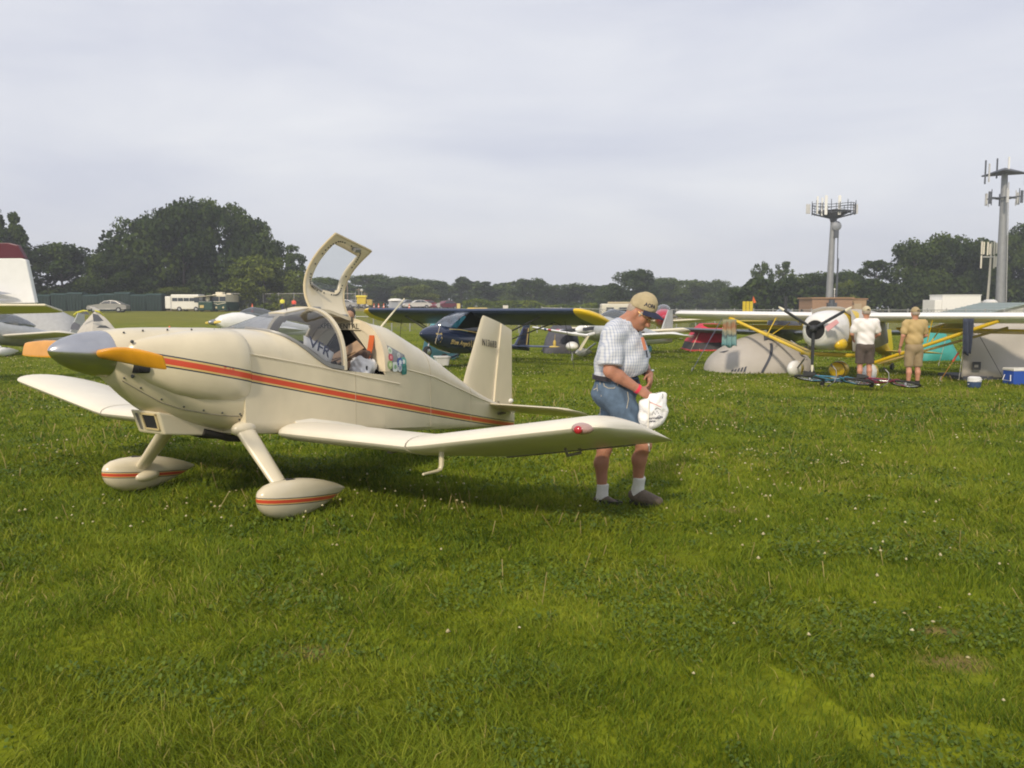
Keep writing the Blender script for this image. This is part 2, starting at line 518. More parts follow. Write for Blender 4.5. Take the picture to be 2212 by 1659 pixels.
# ------------------------------------------------------------ grass (uncountable: one mesh)
def attr_material(name, stops, rough=0.6, transl=0.3, spec=0.25):
    m = bpy.data.materials.new(name); m.use_nodes = True
    t = m.node_tree; b = t.nodes['Principled BSDF']; out = t.nodes['Material Output']
    b.inputs['Roughness'].default_value = rough; b.inputs['Specular IOR Level'].default_value = spec
    at = N(t, 'ShaderNodeAttribute', attribute_name='tint')
    r = N(t, 'ShaderNodeValToRGB')
    els = r.color_ramp.elements
    els[0].position, els[0].color = stops[0][0], stops[0][1] + (1,)
    els[1].position, els[1].color = stops[-1][0], stops[-1][1] + (1,)
    for p, c in stops[1:-1]:
        e = els.new(p); e.color = c + (1,)
    t.links.new(at.outputs['Fac'], r.inputs['Fac']); t.links.new(r.outputs['Color'], b.inputs['Base Color'])
    if transl:
        tr = N(t, 'ShaderNodeBsdfTranslucent'); mx = N(t, 'ShaderNodeMixShader'); mx.inputs[0].default_value = transl
        t.links.new(r.outputs['Color'], tr.inputs['Color'])
        t.links.new(b.outputs[0], mx.inputs[1]); t.links.new(tr.outputs[0], mx.inputs[2]); t.links.new(mx.outputs[0], out.inputs['Surface'])
    return m

def mesh_np(name, V, F, mat_, tint, kind=None, parent=None, smooth=False):
    me = bpy.data.meshes.new(name)
    nv, nf = len(V), len(F); k = F.shape[1]
    me.vertices.add(nv); me.vertices.foreach_set('co', V.astype(np.float32).ravel())
    me.loops.add(nf * k); me.loops.foreach_set('vertex_index', F.astype(np.int32).ravel())
    me.polygons.add(nf); me.polygons.foreach_set('loop_start', np.arange(0, nf * k, k, dtype=np.int32))
    me.polygons.foreach_set('loop_total', np.full(nf, k, dtype=np.int32))
    me.update(calc_edges=True)
    if tint is not None:
        a = me.attributes.new('tint', 'FLOAT', 'POINT'); a.data.foreach_set('value', tint.astype(np.float32))
    me.materials.append(mat_)
    if smooth: me.polygons.foreach_set('use_smooth', [True] * nf)
    o = bpy.data.objects.new(name, me); COL.objects.link(o)
    if kind: o['kind'] = kind
    if parent is not None: o.parent = parent
    return o

def make_grass():
    r = np.random.RandomState(11)
    # depth sampling with blade density falling with distance
    Dg = np.linspace(2.3, 48, 4000)
    dens = 6200 * (3.0 / Dg) ** 1.75 * (1.36 * Dg + 1.0)
    cdf = np.cumsum(dens); tot = int(cdf[-1] * (Dg[1] - Dg[0])); cdf /= cdf[-1]
    n = 560000
    d = np.interp(r.rand(n), cdf, Dg)
    x = (r.rand(n) - 0.5) * (1.36 * d + 1.0)
    # clumps
    cl = vnoise(x, d, 2.2) * 0.55 + vnoise(x, d, 7.0, 1) * 0.45
    bare = vnoise(x, d, 0.9, 5) * 0.6 + vnoise(x, d, 3.5, 6) * 0.4
    keep = (bare < 0.76) | (r.rand(n) < 0.25)
    worn = np.zeros(n)
    for wx_, wy_, wr_ in ((2.05, 3.96, .08), (1.94, 3.60, .12), (-.92, 3.69, .10), (1.64, 6.38, .10)):
        worn = np.maximum(worn, np.exp(-(((x - wx_) / 1.5) ** 2 + (d - wy_) ** 2) / (wr_ * wr_ * .55)))
    worn *= np.clip(vnoise(x, d, 14, 30) * 1.6 - .1, 0, 1)
    keep &= r.rand(n) > worn * .75
    d = d[keep]; x = x[keep]; cl = cl[keep]; worn = worn[keep]; n = len(d)
    big = vnoise(x, d, 0.55, 2)
    h = (0.022 + 0.044 * r.rand(n) ** 1.7) * (0.45 + 1.05 * cl) * (0.8 + 0.5 * big) * np.clip(1.15 - d * 0.012, 0.6, 1.2) * (1 - .55 * worn)
    w = 0.0019 * (np.maximum(d, 3) / 3.0) ** 0.85 * (0.6 + 0.9 * r.rand(n))
    ang = vnoise(x, d, 1.3, 3) * 4 * np.pi + r.randn(n) * 1.5
    lean = (0.35 + 0.9 * r.rand(n)) * h * (0.6 + 0.9 * vnoise(x, d, 3.1, 4))
    dx, dy = np.cos(ang) * lean, np.sin(ang) * lean
    fa = r.rand(n) * 2 * np.pi
    wx, wy = np.cos(fa) * w, np.sin(fa) * w
    z = gz_np(x, d) - 0.004
    V = np.zeros((n, 5, 3))
    V[:, 0] = np.stack([x - wx, d - wy, z], 1); V[:, 1] = np.stack([x + wx, d + wy, z], 1)
    V[:, 2] = np.stack([x + wx * .8 + dx * .35, d + wy * .8 + dy * .35, z + h * .62], 1)
    V[:, 3] = np.stack([x - wx * .8 + dx * .35, d - wy * .8 + dy * .35, z + h * .62], 1)
    V[:, 4] = np.stack([x + dx, d + dy, z + h * 0.97], 1)
    b = (np.arange(n) * 5)[:, None]
    F = np.concatenate([b + np.array([[0, 1, 2]]), b + np.array([[0, 2, 3]]), b + np.array([[3, 2, 4]])])
    tint = np.clip(0.44 + 0.40 * (vnoise(x, d, 0.8, 7) - 0.5) + 0.38 * (vnoise(x, d, 4.0, 8) - 0.5) + 0.16 * r.randn(n), 0, 0.86)
    dry = (r.rand(n) < 0.02 + 0.16 * np.clip(vnoise(x, d, 1.1, 9) - 0.62, 0, 1) * 2.5 + worn * .75)
    tint = np.where(dry, 0.9 + 0.1 * r.rand(n), tint)
    m = attr_material('grass_blades', [(0.0, (0.056, 0.098, 0.011)), (0.35, (0.128, 0.184, 0.014)), (0.65, (0.205, 0.252, 0.020)), (0.86, (0.28, 0.30, 0.034)), (1.0, (0.37, 0.30, 0.11))], spec=.1)
    o = mesh_np('grass', V.reshape(-1, 3), F, m, np.repeat(tint, 5), 'stuff')
    o['label'] = 'uneven green grass blades covering the airfield meadow'; o['category'] = 'grass'
    # clover leaves: small rounded leaflets in patches
    n = 90000
    Dg = np.linspace(2.4, 16, 1500); dens = (3.0 / Dg) ** 1.6 * (1.36 * Dg + 1); cdf = np.cumsum(dens); cdf /= cdf[-1]
    d = np.interp(r.rand(n), cdf, Dg); x = (r.rand(n) - .5) * (1.36 * d + 1)
    p = vnoise(x, d, 1.5, 12) * .6 + vnoise(x, d, 5, 13) * .4
    k = p > 0.55; d = d[k]; x = x[k]; n = len(d)
    z = gz_np(x, d) + 0.012 + 0.035 * r.rand(n)
    s = (0.0045 + 0.0045 * r.rand(n)) * (np.maximum(d, 3) / 3) ** .5
    a = r.rand(n) * 2 * np.pi; tl = 0.55 * r.randn(n); tl2 = .55 * r.randn(n)
    V = np.zeros((n, 5, 3))
    for q in range(5):
        aa = a + q * 2 * np.pi / 5
        V[:, q] = np.stack([x + np.cos(aa) * s, d + np.sin(aa) * s, z + (np.cos(aa) * tl + np.sin(aa) * tl2) * s], 1)
    b = (np.arange(n) * 5)[:, None]
    F = np.concatenate([b + np.array([[0, 1, 2]]), b + np.array([[0, 2, 3]]), b + np.array([[0, 3, 4]])])
    m = attr_material('clover_leaf', [(0, (0.058, 0.105, 0.014)), (1, (0.14, 0.195, 0.022))], transl=.25)
    o = mesh_np('clover_leaves', V.reshape(-1, 3), F, m, np.repeat(r.rand(n), 5), 'stuff')
    o['label'] = 'small green clover leaves growing among the grass'; o['category'] = 'clover'
    # white clover heads
    n = 11000
    Dg = np.linspace(3.0, 34, 1500); dens = (1.3 * Dg + 1) * np.interp(Dg, [3, 4.5, 6, 20, 34], [.25, .6, 1.0, .9, .5]); cdf = np.cumsum(dens); cdf /= cdf[-1]
    d = np.interp(r.rand(n), cdf, Dg); x = (r.rand(n) - .5) * (1.36 * d + 1)
    p = vnoise(x, d, 0.8, 15) * .55 + vnoise(x, d, 2.6, 16) * .45
    k = (p > 0.60) | ((p > 0.42) & (r.rand(n) < .10)); d = d[k]; x = x[k]; n = len(d)
    s = (0.0065 + 0.0055 * r.rand(n)) * np.interp(d, [3, 10, 30], [1.0, 1.15, 1.7])
    z = gz_np(x, d) + 0.055 + 0.05 * r.rand(n)
    oc = np.array([[1, 0, 0], [.5, .87, 0], [-.5, .87, 0], [-1, 0, 0], [-.5, -.87, 0], [.5, -.87, 0], [0, 0, .9], [0, 0, -.6]])
    fc = [(i, (i + 1) % 6, 6) for i in range(6)] + [((i + 1) % 6, i, 7) for i in range(6)]
    jit = 1 + 0.25 * r.randn(n, 8, 1)
    V = np.stack([x, d, z], 1)[:, None, :] + oc[None] * s[:, None, None] * jit
    F = ((np.arange(n) * 8)[:, None, None] + np.array(fc)[None]).reshape(-1, 3)
    m = attr_material('clover_head', [(0, (0.40, 0.33, 0.15)), (1, (0.68, 0.62, 0.40))], transl=.2)
    o = mesh_np('clover_flowers', V.reshape(-1, 3), F, m, np.repeat(r.rand(n), 8), 'stuff')
    o['label'] = 'scattered white clover flower heads in the meadow'; o['category'] = 'flowers'
    # dry stems with seed heads
    n = 1500
    d = np.interp(r.rand(n), cdf, Dg) * 0.55 + 1.4; x = (r.rand(n) - .5) * (1.36 * d + 1)
    k = (vnoise(x, d, 1.2, 18) > .52); d = d[k]; x = x[k]; n = len(d)
    h = .07 + .09 * r.rand(n); w = .0011 * (np.maximum(d, 3) / 3) ** .8; a = r.rand(n) * 6.28; ln = h * (.2 + .5 * r.rand(n)); z = gz_np(x, d)
    V = np.zeros((n, 4, 3))
    V[:, 0] = np.stack([x - w, d, z], 1); V[:, 1] = np.stack([x + w, d, z], 1)
    V[:, 2] = np.stack([x + np.cos(a) * ln + w * 1.5, d + np.sin(a) * ln, z + h], 1); V[:, 3] = np.stack([x + np.cos(a) * ln - w * 1.5, d + np.sin(a) * ln, z + h], 1)
    F = (np.arange(n) * 4)[:, None] + np.array([[0, 1, 2, 3]])
    m = attr_material('dry_stem', [(0, (0.22, 0.17, 0.06)), (1, (0.36, 0.29, 0.12))], transl=.2)
    o = mesh_np('dry_stems', V.reshape(-1, 3), F, m, np.repeat(r.rand(n), 4), 'stuff')
    o['label'] = 'thin dry straw stems standing among the green grass'; o['category'] = 'straw'
make_grass()

# ------------------------------------------------------------ trees
FOL = {}
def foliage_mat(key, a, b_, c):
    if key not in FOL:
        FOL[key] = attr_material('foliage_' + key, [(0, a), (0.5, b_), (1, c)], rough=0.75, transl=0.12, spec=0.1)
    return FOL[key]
BARK = mat('bark', (0.10, 0.085, 0.07), 0.9, var=0.3, scale=3, bump=0.4, bscale=6)
def crown_mesh(kind, seed, n_leaf=5200):
    """leaf clumps filling a crown of unit height (0..1); returns V,F,tint"""
    r = np.random.RandomState(seed)
    blobs = []
    if kind == 'broad':
        for i in range(52):
            t = r.rand(); a = r.rand() * 6.283
            zz = 0.05 + 0.89 * t
            rad = 0.40 * (1 - max(0, (zz - .35) / .68) ** 2.2) ** .5 * min(1, .62 + zz) * (0.35 + .65 * r.rand() ** .6)
            blobs.append((math.cos(a) * rad, math.sin(a) * rad, zz, 0.07 + 0.10 * r.rand()))
    elif kind == 'tall':
        for i in range(40):
            zz = 0.10 + 0.86 * r.rand(); a = r.rand() * 6.283
            rad = 0.20 * math.sin(math.pi * (zz * 0.9 + 0.08)) ** 0.6 * (0.4 + .8 * r.rand())
            blobs.append((math.cos(a) * rad, math.sin(a) * rad, zz, 0.05 + 0.06 * r.rand()))
    elif kind == 'open':
        for i in range(58):
            zz = 0.28 + 0.68 * r.rand(); a = r.rand() * 6.283
            rad = 0.30 * math.sin(math.pi * (zz * 0.85 + 0.10)) ** 0.7 * (0.3 + .95 * r.rand())
            blobs.append((math.cos(a) * rad, math.sin(a) * rad, zz, 0.035 + 0.05 * r.rand()))
    elif kind == 'willow':
        for i in range(60):
            zz = 0.03 + 0.87 * r.rand(); a = r.rand() * 6.283
            rad = 0.52 * math.sqrt(max(0.02, 1 - (zz / 1.0) ** 2.2)) * (0.35 + .65 * r.rand())
            blobs.append((math.cos(a) * rad, math.sin(a) * rad, zz, 0.09 + 0.08 * r.rand()))
    elif kind == 'conifer':
        for i in range(60):
            zz = 0.05 + 0.93 * r.rand(); a = r.rand() * 6.283
            rad = 0.24 * (1 - zz) * (0.6 + .5 * r.rand())
            blobs.append((math.cos(a) * rad, math.sin(a) * rad, zz, 0.03 + 0.05 * (1 - zz)))
    B = np.array(blobs)
    wts = B[:, 3] ** 2; wts /= wts.sum()
    q = r.choice(len(B), n_leaf, p=wts)
    u = r.randn(n_leaf, 3); u /= np.linalg.norm(u, axis=1)[:, None]
    rad = B[q, 3] * (0.55 + 0.55 * r.rand(n_leaf))
    P = B[q, :3] + u * rad[:, None] * np.array([1.1, 1.1, 0.85])
    nrm = u * 0.8 + r.randn(n_leaf, 3) * 0.55; nrm /= np.linalg.norm(nrm, axis=1)[:, None]
    t1 = np.cross(nrm, r.randn(n_leaf, 3)); t1 /= np.linalg.norm(t1, axis=1)[:, None]
    t2 = np.cross(nrm, t1)
    s = (0.012 + 0.017 * r.rand(n_leaf))[:, None]
    if kind == 'open': s = s * 0.85
    V = np.stack([P - t1 * s, P + t2 * s * .7, P + t1 * s, P - t2 * s * .7], 1)
    tb = r.rand(len(B))
    tint = np.clip(0.75 * tb[q] + 0.10 + 0.22 * r.randn(n_leaf), 0, 1)
    F = (np.arange(n_leaf) * 4)[:, None] + np.array([[0, 1, 2, 3]])
    return V.reshape(-1, 3), F, np.repeat(tint, 4), B

PAL = {
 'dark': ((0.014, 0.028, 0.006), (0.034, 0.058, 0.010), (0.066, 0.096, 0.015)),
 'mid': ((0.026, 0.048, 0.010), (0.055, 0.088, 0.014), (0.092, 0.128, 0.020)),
 'light': ((0.060, 0.086, 0.012), (0.108, 0.140, 0.018), (0.160, 0.186, 0.028)),
}
PROTO = {}
def tree_proto(kind, pal, seed):
    key = (kind, pal, seed)
    if key in PROTO: return PROTO[key]
    V, F, T, B = crown_mesh(kind, seed, {'open': 4200, 'conifer': 4200, 'tall': 6000}.get(kind, 13000))
    m = foliage_mat(pal, *PAL[pal])
    me_o = mesh_np('crown', V, F, m, T)
    crown = me_o.data
    bpy.data.objects.remove(me_o)
    tb = MB()
    r = random.Random(seed)
    tb.tube([(0, 0, -0.02), (0.004, 0.002, 0.15), (-0.004, 0.006, 0.35), (0.002, 0, 0.62), (0, 0, .85)], [0.022, 0.017, 0.013, 0.008, 0.003], 7)
    for bx in B[::4]:
        z0 = max(0.12, bx[2] - 0.18)
        tb.tube([(0, 0, z0), (bx[0] * .5, bx[1] * .5, z0 + (bx[2] - z0) * .45), (bx[0], bx[1], bx[2])], [0.007, 0.0045, 0.002], 5)
    to = tb.build('trunk', BARK)
    trunk = to.data
    bpy.data.objects.remove(to)
    PROTO[key] = (crown, trunk)
    return PROTO[key]

def tree(name, label, px, top, wpx, d, kind, pal, seed, group=None, rot=0.0):
    """tree standing at depth d under photo column px, as tall and wide as measured"""
    g = ON(px, d)
    ztop = AT(px, top, d).z
    H = ztop - g.z
    W = wpx / 1840.0 * d
    cw = {'broad': 0.98, 'tall': 0.52, 'open': 0.72, 'willow': 1.15, 'conifer': 0.55}[kind]
    crown, trunk = tree_proto(kind, pal, seed)
    o = thing(name, label, 'tree', g, rot, group)
    s = (W / cw, W / cw, H / 1.03)
    for nme, me in (('trunk', trunk), ('crown', crown)):
        c = bpy.data.objects.new(nme, me); COL.objects.link(c); c.parent = o; c.scale = s
    return o
TREES = [
 # left
 ('oval_tree', 'tall oval tree rising over the maroon fin tip, at the picture edge', 4, 448, 84, 96, 'tall', 'dark', 1),
 ('oval_tree', 'slim oval tree just right of the maroon fin tip, standing apart', 50, 453, 66, 97, 'tall', 'dark', 2),
 ('bushy_tree', 'low rounded bushy tree behind the white fin, left of the big grove', 140, 526, 185, 101, 'broad', 'dark', 3),
 ('grove_tree', 'lowest outer tree at the left end of the big dark grove', 236, 548, 105, 99, 'broad', 'dark', 4),
 ('grove_tree', 'stepped left shoulder tree of the big dark grove', 300, 470, 150, 103, 'broad', 'dark', 5),
 ('grove_tree', 'tree in the left half of the grove, just below its top', 350, 448, 140, 108, 'broad', 'dark', 6),
 ('grove_tree', 'tallest tree crowning the big dark grove above the white bus', 402, 430, 160, 104, 'broad', 'dark', 7),
 ('grove_tree', 'tree at the grove top with a pointed tuft above the green motorhome', 480, 434, 140, 106, 'broad', 'dark', 3),
 ('grove_tree', 'tree sloping down on the right shoulder of the dark grove', 540, 466, 120, 107, 'broad', 'dark', 5),
 ('grove_tree', 'lowest right end tree of the grove behind the pale green tree', 588, 520, 80, 109, 'broad', 'dark', 4),
 ('spreading_tree', 'lighter green spreading tree in front of the grove, left of the open canopy door', 574, 545, 170, 98.5, 'willow', 'light', 8),
 ('small_tree', 'small bluish treetop between the grove and the raised canopy door', 640, 524, 48, 120, 'tall', 'mid', 2),
 ('shrub_tree', 'low shrubby tree behind the dark green bins and grey car', 300, 612, 120, 101, 'willow', 'mid', 8),
 ('shrub_tree', 'low shrubby tree just left of the white bus', 385, 618, 110, 101, 'willow', 'light', 9),
 ('shrub_tree', 'low dark shrub tree by the white fin base', 190, 608, 120, 100, 'willow', 'dark', 8),
 # far treeline, seen through the air
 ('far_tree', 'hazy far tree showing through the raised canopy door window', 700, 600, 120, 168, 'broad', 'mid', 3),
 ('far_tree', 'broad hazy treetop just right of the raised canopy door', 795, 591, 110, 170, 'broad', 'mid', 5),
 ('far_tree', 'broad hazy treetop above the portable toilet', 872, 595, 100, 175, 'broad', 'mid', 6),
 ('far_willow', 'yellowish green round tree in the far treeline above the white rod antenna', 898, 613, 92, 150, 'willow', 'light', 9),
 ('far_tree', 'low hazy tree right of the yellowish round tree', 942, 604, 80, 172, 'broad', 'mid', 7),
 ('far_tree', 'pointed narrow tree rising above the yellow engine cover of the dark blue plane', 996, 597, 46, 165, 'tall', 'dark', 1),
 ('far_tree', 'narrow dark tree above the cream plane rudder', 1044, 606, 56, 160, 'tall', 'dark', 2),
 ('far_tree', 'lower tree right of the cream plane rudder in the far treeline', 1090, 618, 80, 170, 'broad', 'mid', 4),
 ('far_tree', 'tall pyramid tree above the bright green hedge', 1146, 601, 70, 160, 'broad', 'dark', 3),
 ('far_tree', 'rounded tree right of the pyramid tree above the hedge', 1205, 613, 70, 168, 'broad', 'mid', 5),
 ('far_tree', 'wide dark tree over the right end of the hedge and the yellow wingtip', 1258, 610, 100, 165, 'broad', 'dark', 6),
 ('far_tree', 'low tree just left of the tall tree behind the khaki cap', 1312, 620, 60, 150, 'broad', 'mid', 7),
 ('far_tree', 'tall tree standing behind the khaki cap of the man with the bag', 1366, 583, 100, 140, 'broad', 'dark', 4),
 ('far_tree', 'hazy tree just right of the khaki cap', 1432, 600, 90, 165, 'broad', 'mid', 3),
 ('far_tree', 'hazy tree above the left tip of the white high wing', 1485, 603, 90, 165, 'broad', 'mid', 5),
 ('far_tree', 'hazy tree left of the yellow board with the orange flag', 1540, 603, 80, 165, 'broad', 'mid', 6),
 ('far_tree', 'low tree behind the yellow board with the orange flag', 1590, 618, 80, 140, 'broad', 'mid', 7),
 ('airy_tree', 'airy tall tree with sky gaps, left one of the pair before the antenna mast', 1640, 562, 56, 120, 'open', 'mid', 11),
 ('airy_tree', 'airy tall tree with sky gaps, right one of the pair before the antenna mast', 1688, 558, 64, 122, 'open', 'mid', 12),
 ('round_tree', 'round paler tree left of the brick hut behind the propeller', 1660, 612, 120, 108, 'willow', 'mid', 8),
 ('round_tree', 'tree directly behind the wide platform antenna mast', 1760, 588, 120, 112, 'broad', 'mid', 4),
 ('round_tree', 'small pale tree behind the right end of the brick hut', 1822, 602, 70, 104, 'willow', 'light', 9),
 ('round_tree', 'low tree between antenna mast and the airy tree above the white cap', 1830, 583, 90, 116, 'broad', 'mid', 7),
 ('airy_tree', 'airy tree rising above the man in the white shirt', 1888, 558, 90, 110, 'open', 'dark', 13),
 ('edge_tree', 'tall dark tree above the man in the tan shirt', 1968, 512, 130, 104, 'broad', 'dark', 6),
 ('edge_tree', 'dark tree behind the white building on the right', 2040, 506, 130, 106, 'broad', 'dark', 3),
 ('edge_tree', 'dark tree behind the short panel antenna pole', 2100, 514, 120, 108, 'broad', 'dark', 5),
 ('airy_tree', 'airy tree with light gaps between the two right antenna poles and picture edge', 2172, 498, 90, 112, 'open', 'mid', 11),
 ('edge_tree', 'tallest dark tree at the right picture edge behind the far antenna mast', 2222, 468, 120, 106, 'broad', 'dark', 7),
]
for i, (nm, lb, px, top, w, d, kd, pl_, sd) in enumerate(TREES):
    tree(nm, lb, px, top, w * (1.25 if d > 138 else 1.08), d, kd, pl_, sd, rot=i * 1.7,
         group={'grove_tree': 'trees of the dark grove', 'far_tree': 'trees of the hazy far treeline', 'airy_tree': 'airy trees with sky gaps', 'edge_tree': 'dark trees on the right', 'shrub_tree': 'low shrub trees along the bins', 'oval_tree': 'slim oval trees', 'round_tree': 'trees round the antenna mast'}.get(nm))

def leaf_mass(name, label, pts, size, pal, seed, n):
    """low mass of shrub foliage along a polyline of (x, y, z0, height, halfdepth)"""
    r = np.random.RandomState(seed)
    pts = np.array(pts, float)
    t = r.rand(n) * (len(pts) - 1); i = np.minimum(t.astype(int), len(pts) - 2); f = (t - i)[:, None]
    P = pts[i] * (1 - f) + pts[i + 1] * f
    hv = P[:, 3] * (0.7 + 0.45 * vnoise(P[:, 0] * .5, P[:, 1] * .5, 1.0, seed))
    z = P[:, 2] + hv * (1 - r.rand(n) ** 1.6)
    y = P[:, 1] + (r.rand(n) - .5) * 2 * P[:, 4]
    C = np.stack([P[:, 0], y, z], 1)
    nr = r.randn(n, 3); nr /= np.linalg.norm(nr, axis=1)[:, None]
    t1 = np.cross(nr, r.randn(n, 3)); t1 /= np.linalg.norm(t1, axis=1)[:, None]; t2 = np.cross(nr, t1)
    s = (size * (0.6 + .8 * r.rand(n)))[:, None]
    V = np.stack([C - t1 * s, C + t2 * s * .7, C + t1 * s, C - t2 * s * .7], 1).reshape(-1, 3)
    F = (np.arange(n) * 4)[:, None] + np.array([[0, 1, 2, 3]])
    tint = np.clip(vnoise(C[:, 0], C[:, 2] * 2, .8, seed + 3) + .2 * r.randn(n), 0, 1)
    o = mesh_np(name, V, F, foliage_mat(pal, *PAL[pal]), np.repeat(tint, 4), 'stuff')
    o['label'] = label; o['category'] = 'undergrowth' if 'hedge' not in name else 'hedge'
def wline(pxs, d, h, hd):
    out = []
    for px in pxs:
        g = ON(px, d); out.append((g.x, g.y, g.z, h, hd))
    return out
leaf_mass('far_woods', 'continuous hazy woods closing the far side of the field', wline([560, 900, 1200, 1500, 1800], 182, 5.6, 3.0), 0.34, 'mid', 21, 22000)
leaf_mass('undergrowth', 'dark undergrowth under the trees of the left grove', wline([-40, 100, 300, 480, 680], 103, 3.0, 1.5), 0.24, 'dark', 22, 12000)
leaf_mass('undergrowth', 'dark undergrowth under the trees on the right', wline([1580, 1750, 1900, 2100, 2300], 104, 4.6, 1.5), 0.24, 'dark', 23, 17000)
PAL['hedge'] = ((0.07, 0.11, 0.012), (0.12, 0.165, 0.018), (0.17, 0.21, 0.025))
leaf_mass('hedge', 'bright yellow green hedge strip in front of the far treeline', wline([1000, 1060, 1120, 1180, 1250, 1290], 120, 1.9, .8), 0.13, 'hedge', 24, 5200)
leaf_mass('hedge', 'yellow green bush behind the fence, above the white wing', wline([1488, 1500, 1512, 1530], 70, 1.35, .5), 0.12, 'hedge', 25, 500)

# ------------------------------------------------------------ fences
STEEL = mat('galvanised', (0.42, 0.42, 0.42), 0.5, 0.6, var=0.12)
WIRE = mat('wire', (0.16, 0.165, 0.16), 0.6, 0.3, var=0.1)
def chain_fence(label, px0, px1, d, h, n, mesh_step=0.22):
    a, b = ON(px0, d), ON(px1, d)
    o = thing('chain_link_fence', label, 'fence', a)
    posts = None
    for i in range(n + 1):
        f = i / n
        p = a.lerp(b, f); p.z = gz(p.x, p.y)
        if posts is None:
            m = MB(); m.tube([(0, 0, -.1), (0, 0, h + .05)], .035, 8); m.ell((0, 0, h + .07), .045, 8, 5)
            posts = m.build('fence_post', STEEL, o, smooth=40)
        else:
            c = posts.copy(); COL.objects.link(c); c.parent = o; c.location = p - a
    m = MB(); L_ = (b - a).length
    top = [Vector((0, 0, h)) + (a.lerp(b, i / n) - a) + Vector((0, 0, gz(*a.lerp(b, i / n)[:2]) - a.lerp(b, i / n).z)) for i in range(n + 1)]
    m.tube(top, .025, 6)
    m.build('top_rail', STEEL, o)
    m = MB(); k = int(L_ / mesh_step)
    for i in range(k):
        for s in (-1, 1):
            f0 = i / k; f1 = min(1, max(0, f0 + s * h / L_))
            p0 = a.lerp(b, f0); p1 = a.lerp(b, f1)
            z0 = gz(p0.x, p0.y); z1 = gz(p1.x, p1.y)
            q0 = Vector((p0.x - a.x, p0.y - a.y, z0 - a.z)); q1 = Vector((p1.x - a.x, p1.y - a.y, z1 - a.z + h))
            m.add([q0 + Vector((-.012, 0, 0)), q0 + Vector((.012, 0, 0)), q1 + Vector((.012, 0, 0)), q1 + Vector((-.012, 0, 0))], [(0, 1, 2, 3)])
    m.build('wire_mesh', WIRE, o)['kind'] = 'stuff'
    return o
chain_fence('long low chain link fence with pale posts behind the planes on the right', 1170, 2290, 62, 1.42, 27)
chain_fence('chain link fence beside the grey gate panel behind the cream plane', 505, 770, 96, 1.9, 8)
chain_fence('low wire fence across the field behind the dark blue plane', 690, 1160, 52, 0.85, 12, 0.4)

# ------------------------------------------------------------ antenna towers
GALV = mat('mast_steel', (0.27, 0.28, 0.29), 0.5, 0.3, var=0.10, scale=2)
DKST = mat('dark_steel', (0.10, 0.11, 0.13), 0.55, 0.4, var=0.1)
PANELW = mat('antenna_panel', (0.78, 0.78, 0.76), 0.45, var=0.04)
PANELG = mat('antenna_panel_grey', (0.52, 0.52, 0.52), 0.5, var=0.06)
def zat(px, py, d): return AT(px, py, d).z
def mast_one():
    d = 100; g = ON(1787, d); g.z = gz(g.x, g.y)
    o = thing('antenna_mast', 'grey antenna mast with round dish and railed platform of tall white panels', 'antenna mast', g)
    H = zat(1795, 468, d) - g.z
    m = MB(); m.tube([(0, 0, 0), (.12, 0, H * .6), (.20, 0, H)], [.44, .35, .28], 16); m.build('pole', GALV, o, smooth=40)
    m = MB(); m.tube([(.75, -.05, .6), (.85, -.05, H * .5), (.78, -.05, H * .9)], .06, 6); m.tube([(.95, .05, 2.4), (.98, 0, H * .6)], .05, 6)
    m.build('cable', DKST, o)
    cx = .22
    m = MB(); m.lathe([(.05, H - 1.5), (.45, H - .2), (2.0, H + .55), (2.05, H + .62), (.1, H + .60)], 14, (cx, 0, 0)); 
    for i in range(12):
        a = i * math.pi / 6
        m.tube([(cx + .4 * math.cos(a), .4 * math.sin(a), H - .2), (cx + 2.45 * math.cos(a), 1.9 * math.sin(a), H + .35)], .05, 5)
    m.build('platform', DKST, o)
    m = MB()
    for zz in (H + .45, H + 1.05, H + 1.35):
        m.tube([(cx + 2.45 * math.cos(i * math.pi / 8), 1.9 * math.sin(i * math.pi / 8), zz + .12 * math.sin(i)) for i in range(17)], .04, 5)
    for i in range(16):
        a = i * math.pi / 8
        m.tube([(cx + 2.45 * math.cos(a), 1.9 * math.sin(a), H + .2), (cx + 2.45 * math.cos(a), 1.9 * math.sin(a), H + 1.5 + .3 * (i % 2))], .045, 5)
    m.build('railing', DKST, o)
    for (px, y0, y1, w, dy) in ((1766, 424, 462, .18, -.8), (1776, 427, 466, .18, -1.0), (1784.5, 422, 464, .30, -1.7), (1813.5, 422, 464, .32, -1.6)):
        x = AT(px, 440, d + dy).x - g.x; z0 = zat(px, y1, d + dy) - g.z; z1 = zat(px, y0, d + dy) - g.z
        m = MB(); m.box((x, dy, (z0 + z1) / 2), (w, .16, z1 - z0)); m.build('panel', PANELW, o, bevel=.03)
    for (px, w) in ((1747, .5), (1850, .5)):
        x = AT(px, 455, d).x - g.x
        m = MB(); m.box((x, .2, H + .9), (w, .12, 1.1)); m.build('panel', PANELG, o, bevel=.03)
    z = zat(1797, 487, d) - g.z
    m = MB(); m.lathe([(.02, -.18), (.40, -.10), (.56, .05), (.52, .12), (.02, .16)], 16, (.45, -.55, z - .1), 'Y'); m.build('dish', mat('dish_grey', (.26, .28, .32), .5), o, smooth=40)
    m = MB(); m.box((.45, -.35, z - 1.0), (.5, .4, .9)); m.tube([(.45, -.3, z - .9), (.4, -.3, z + .9)], .10, 6); m.build('mount', DKST, o)
    return o
mast_one()
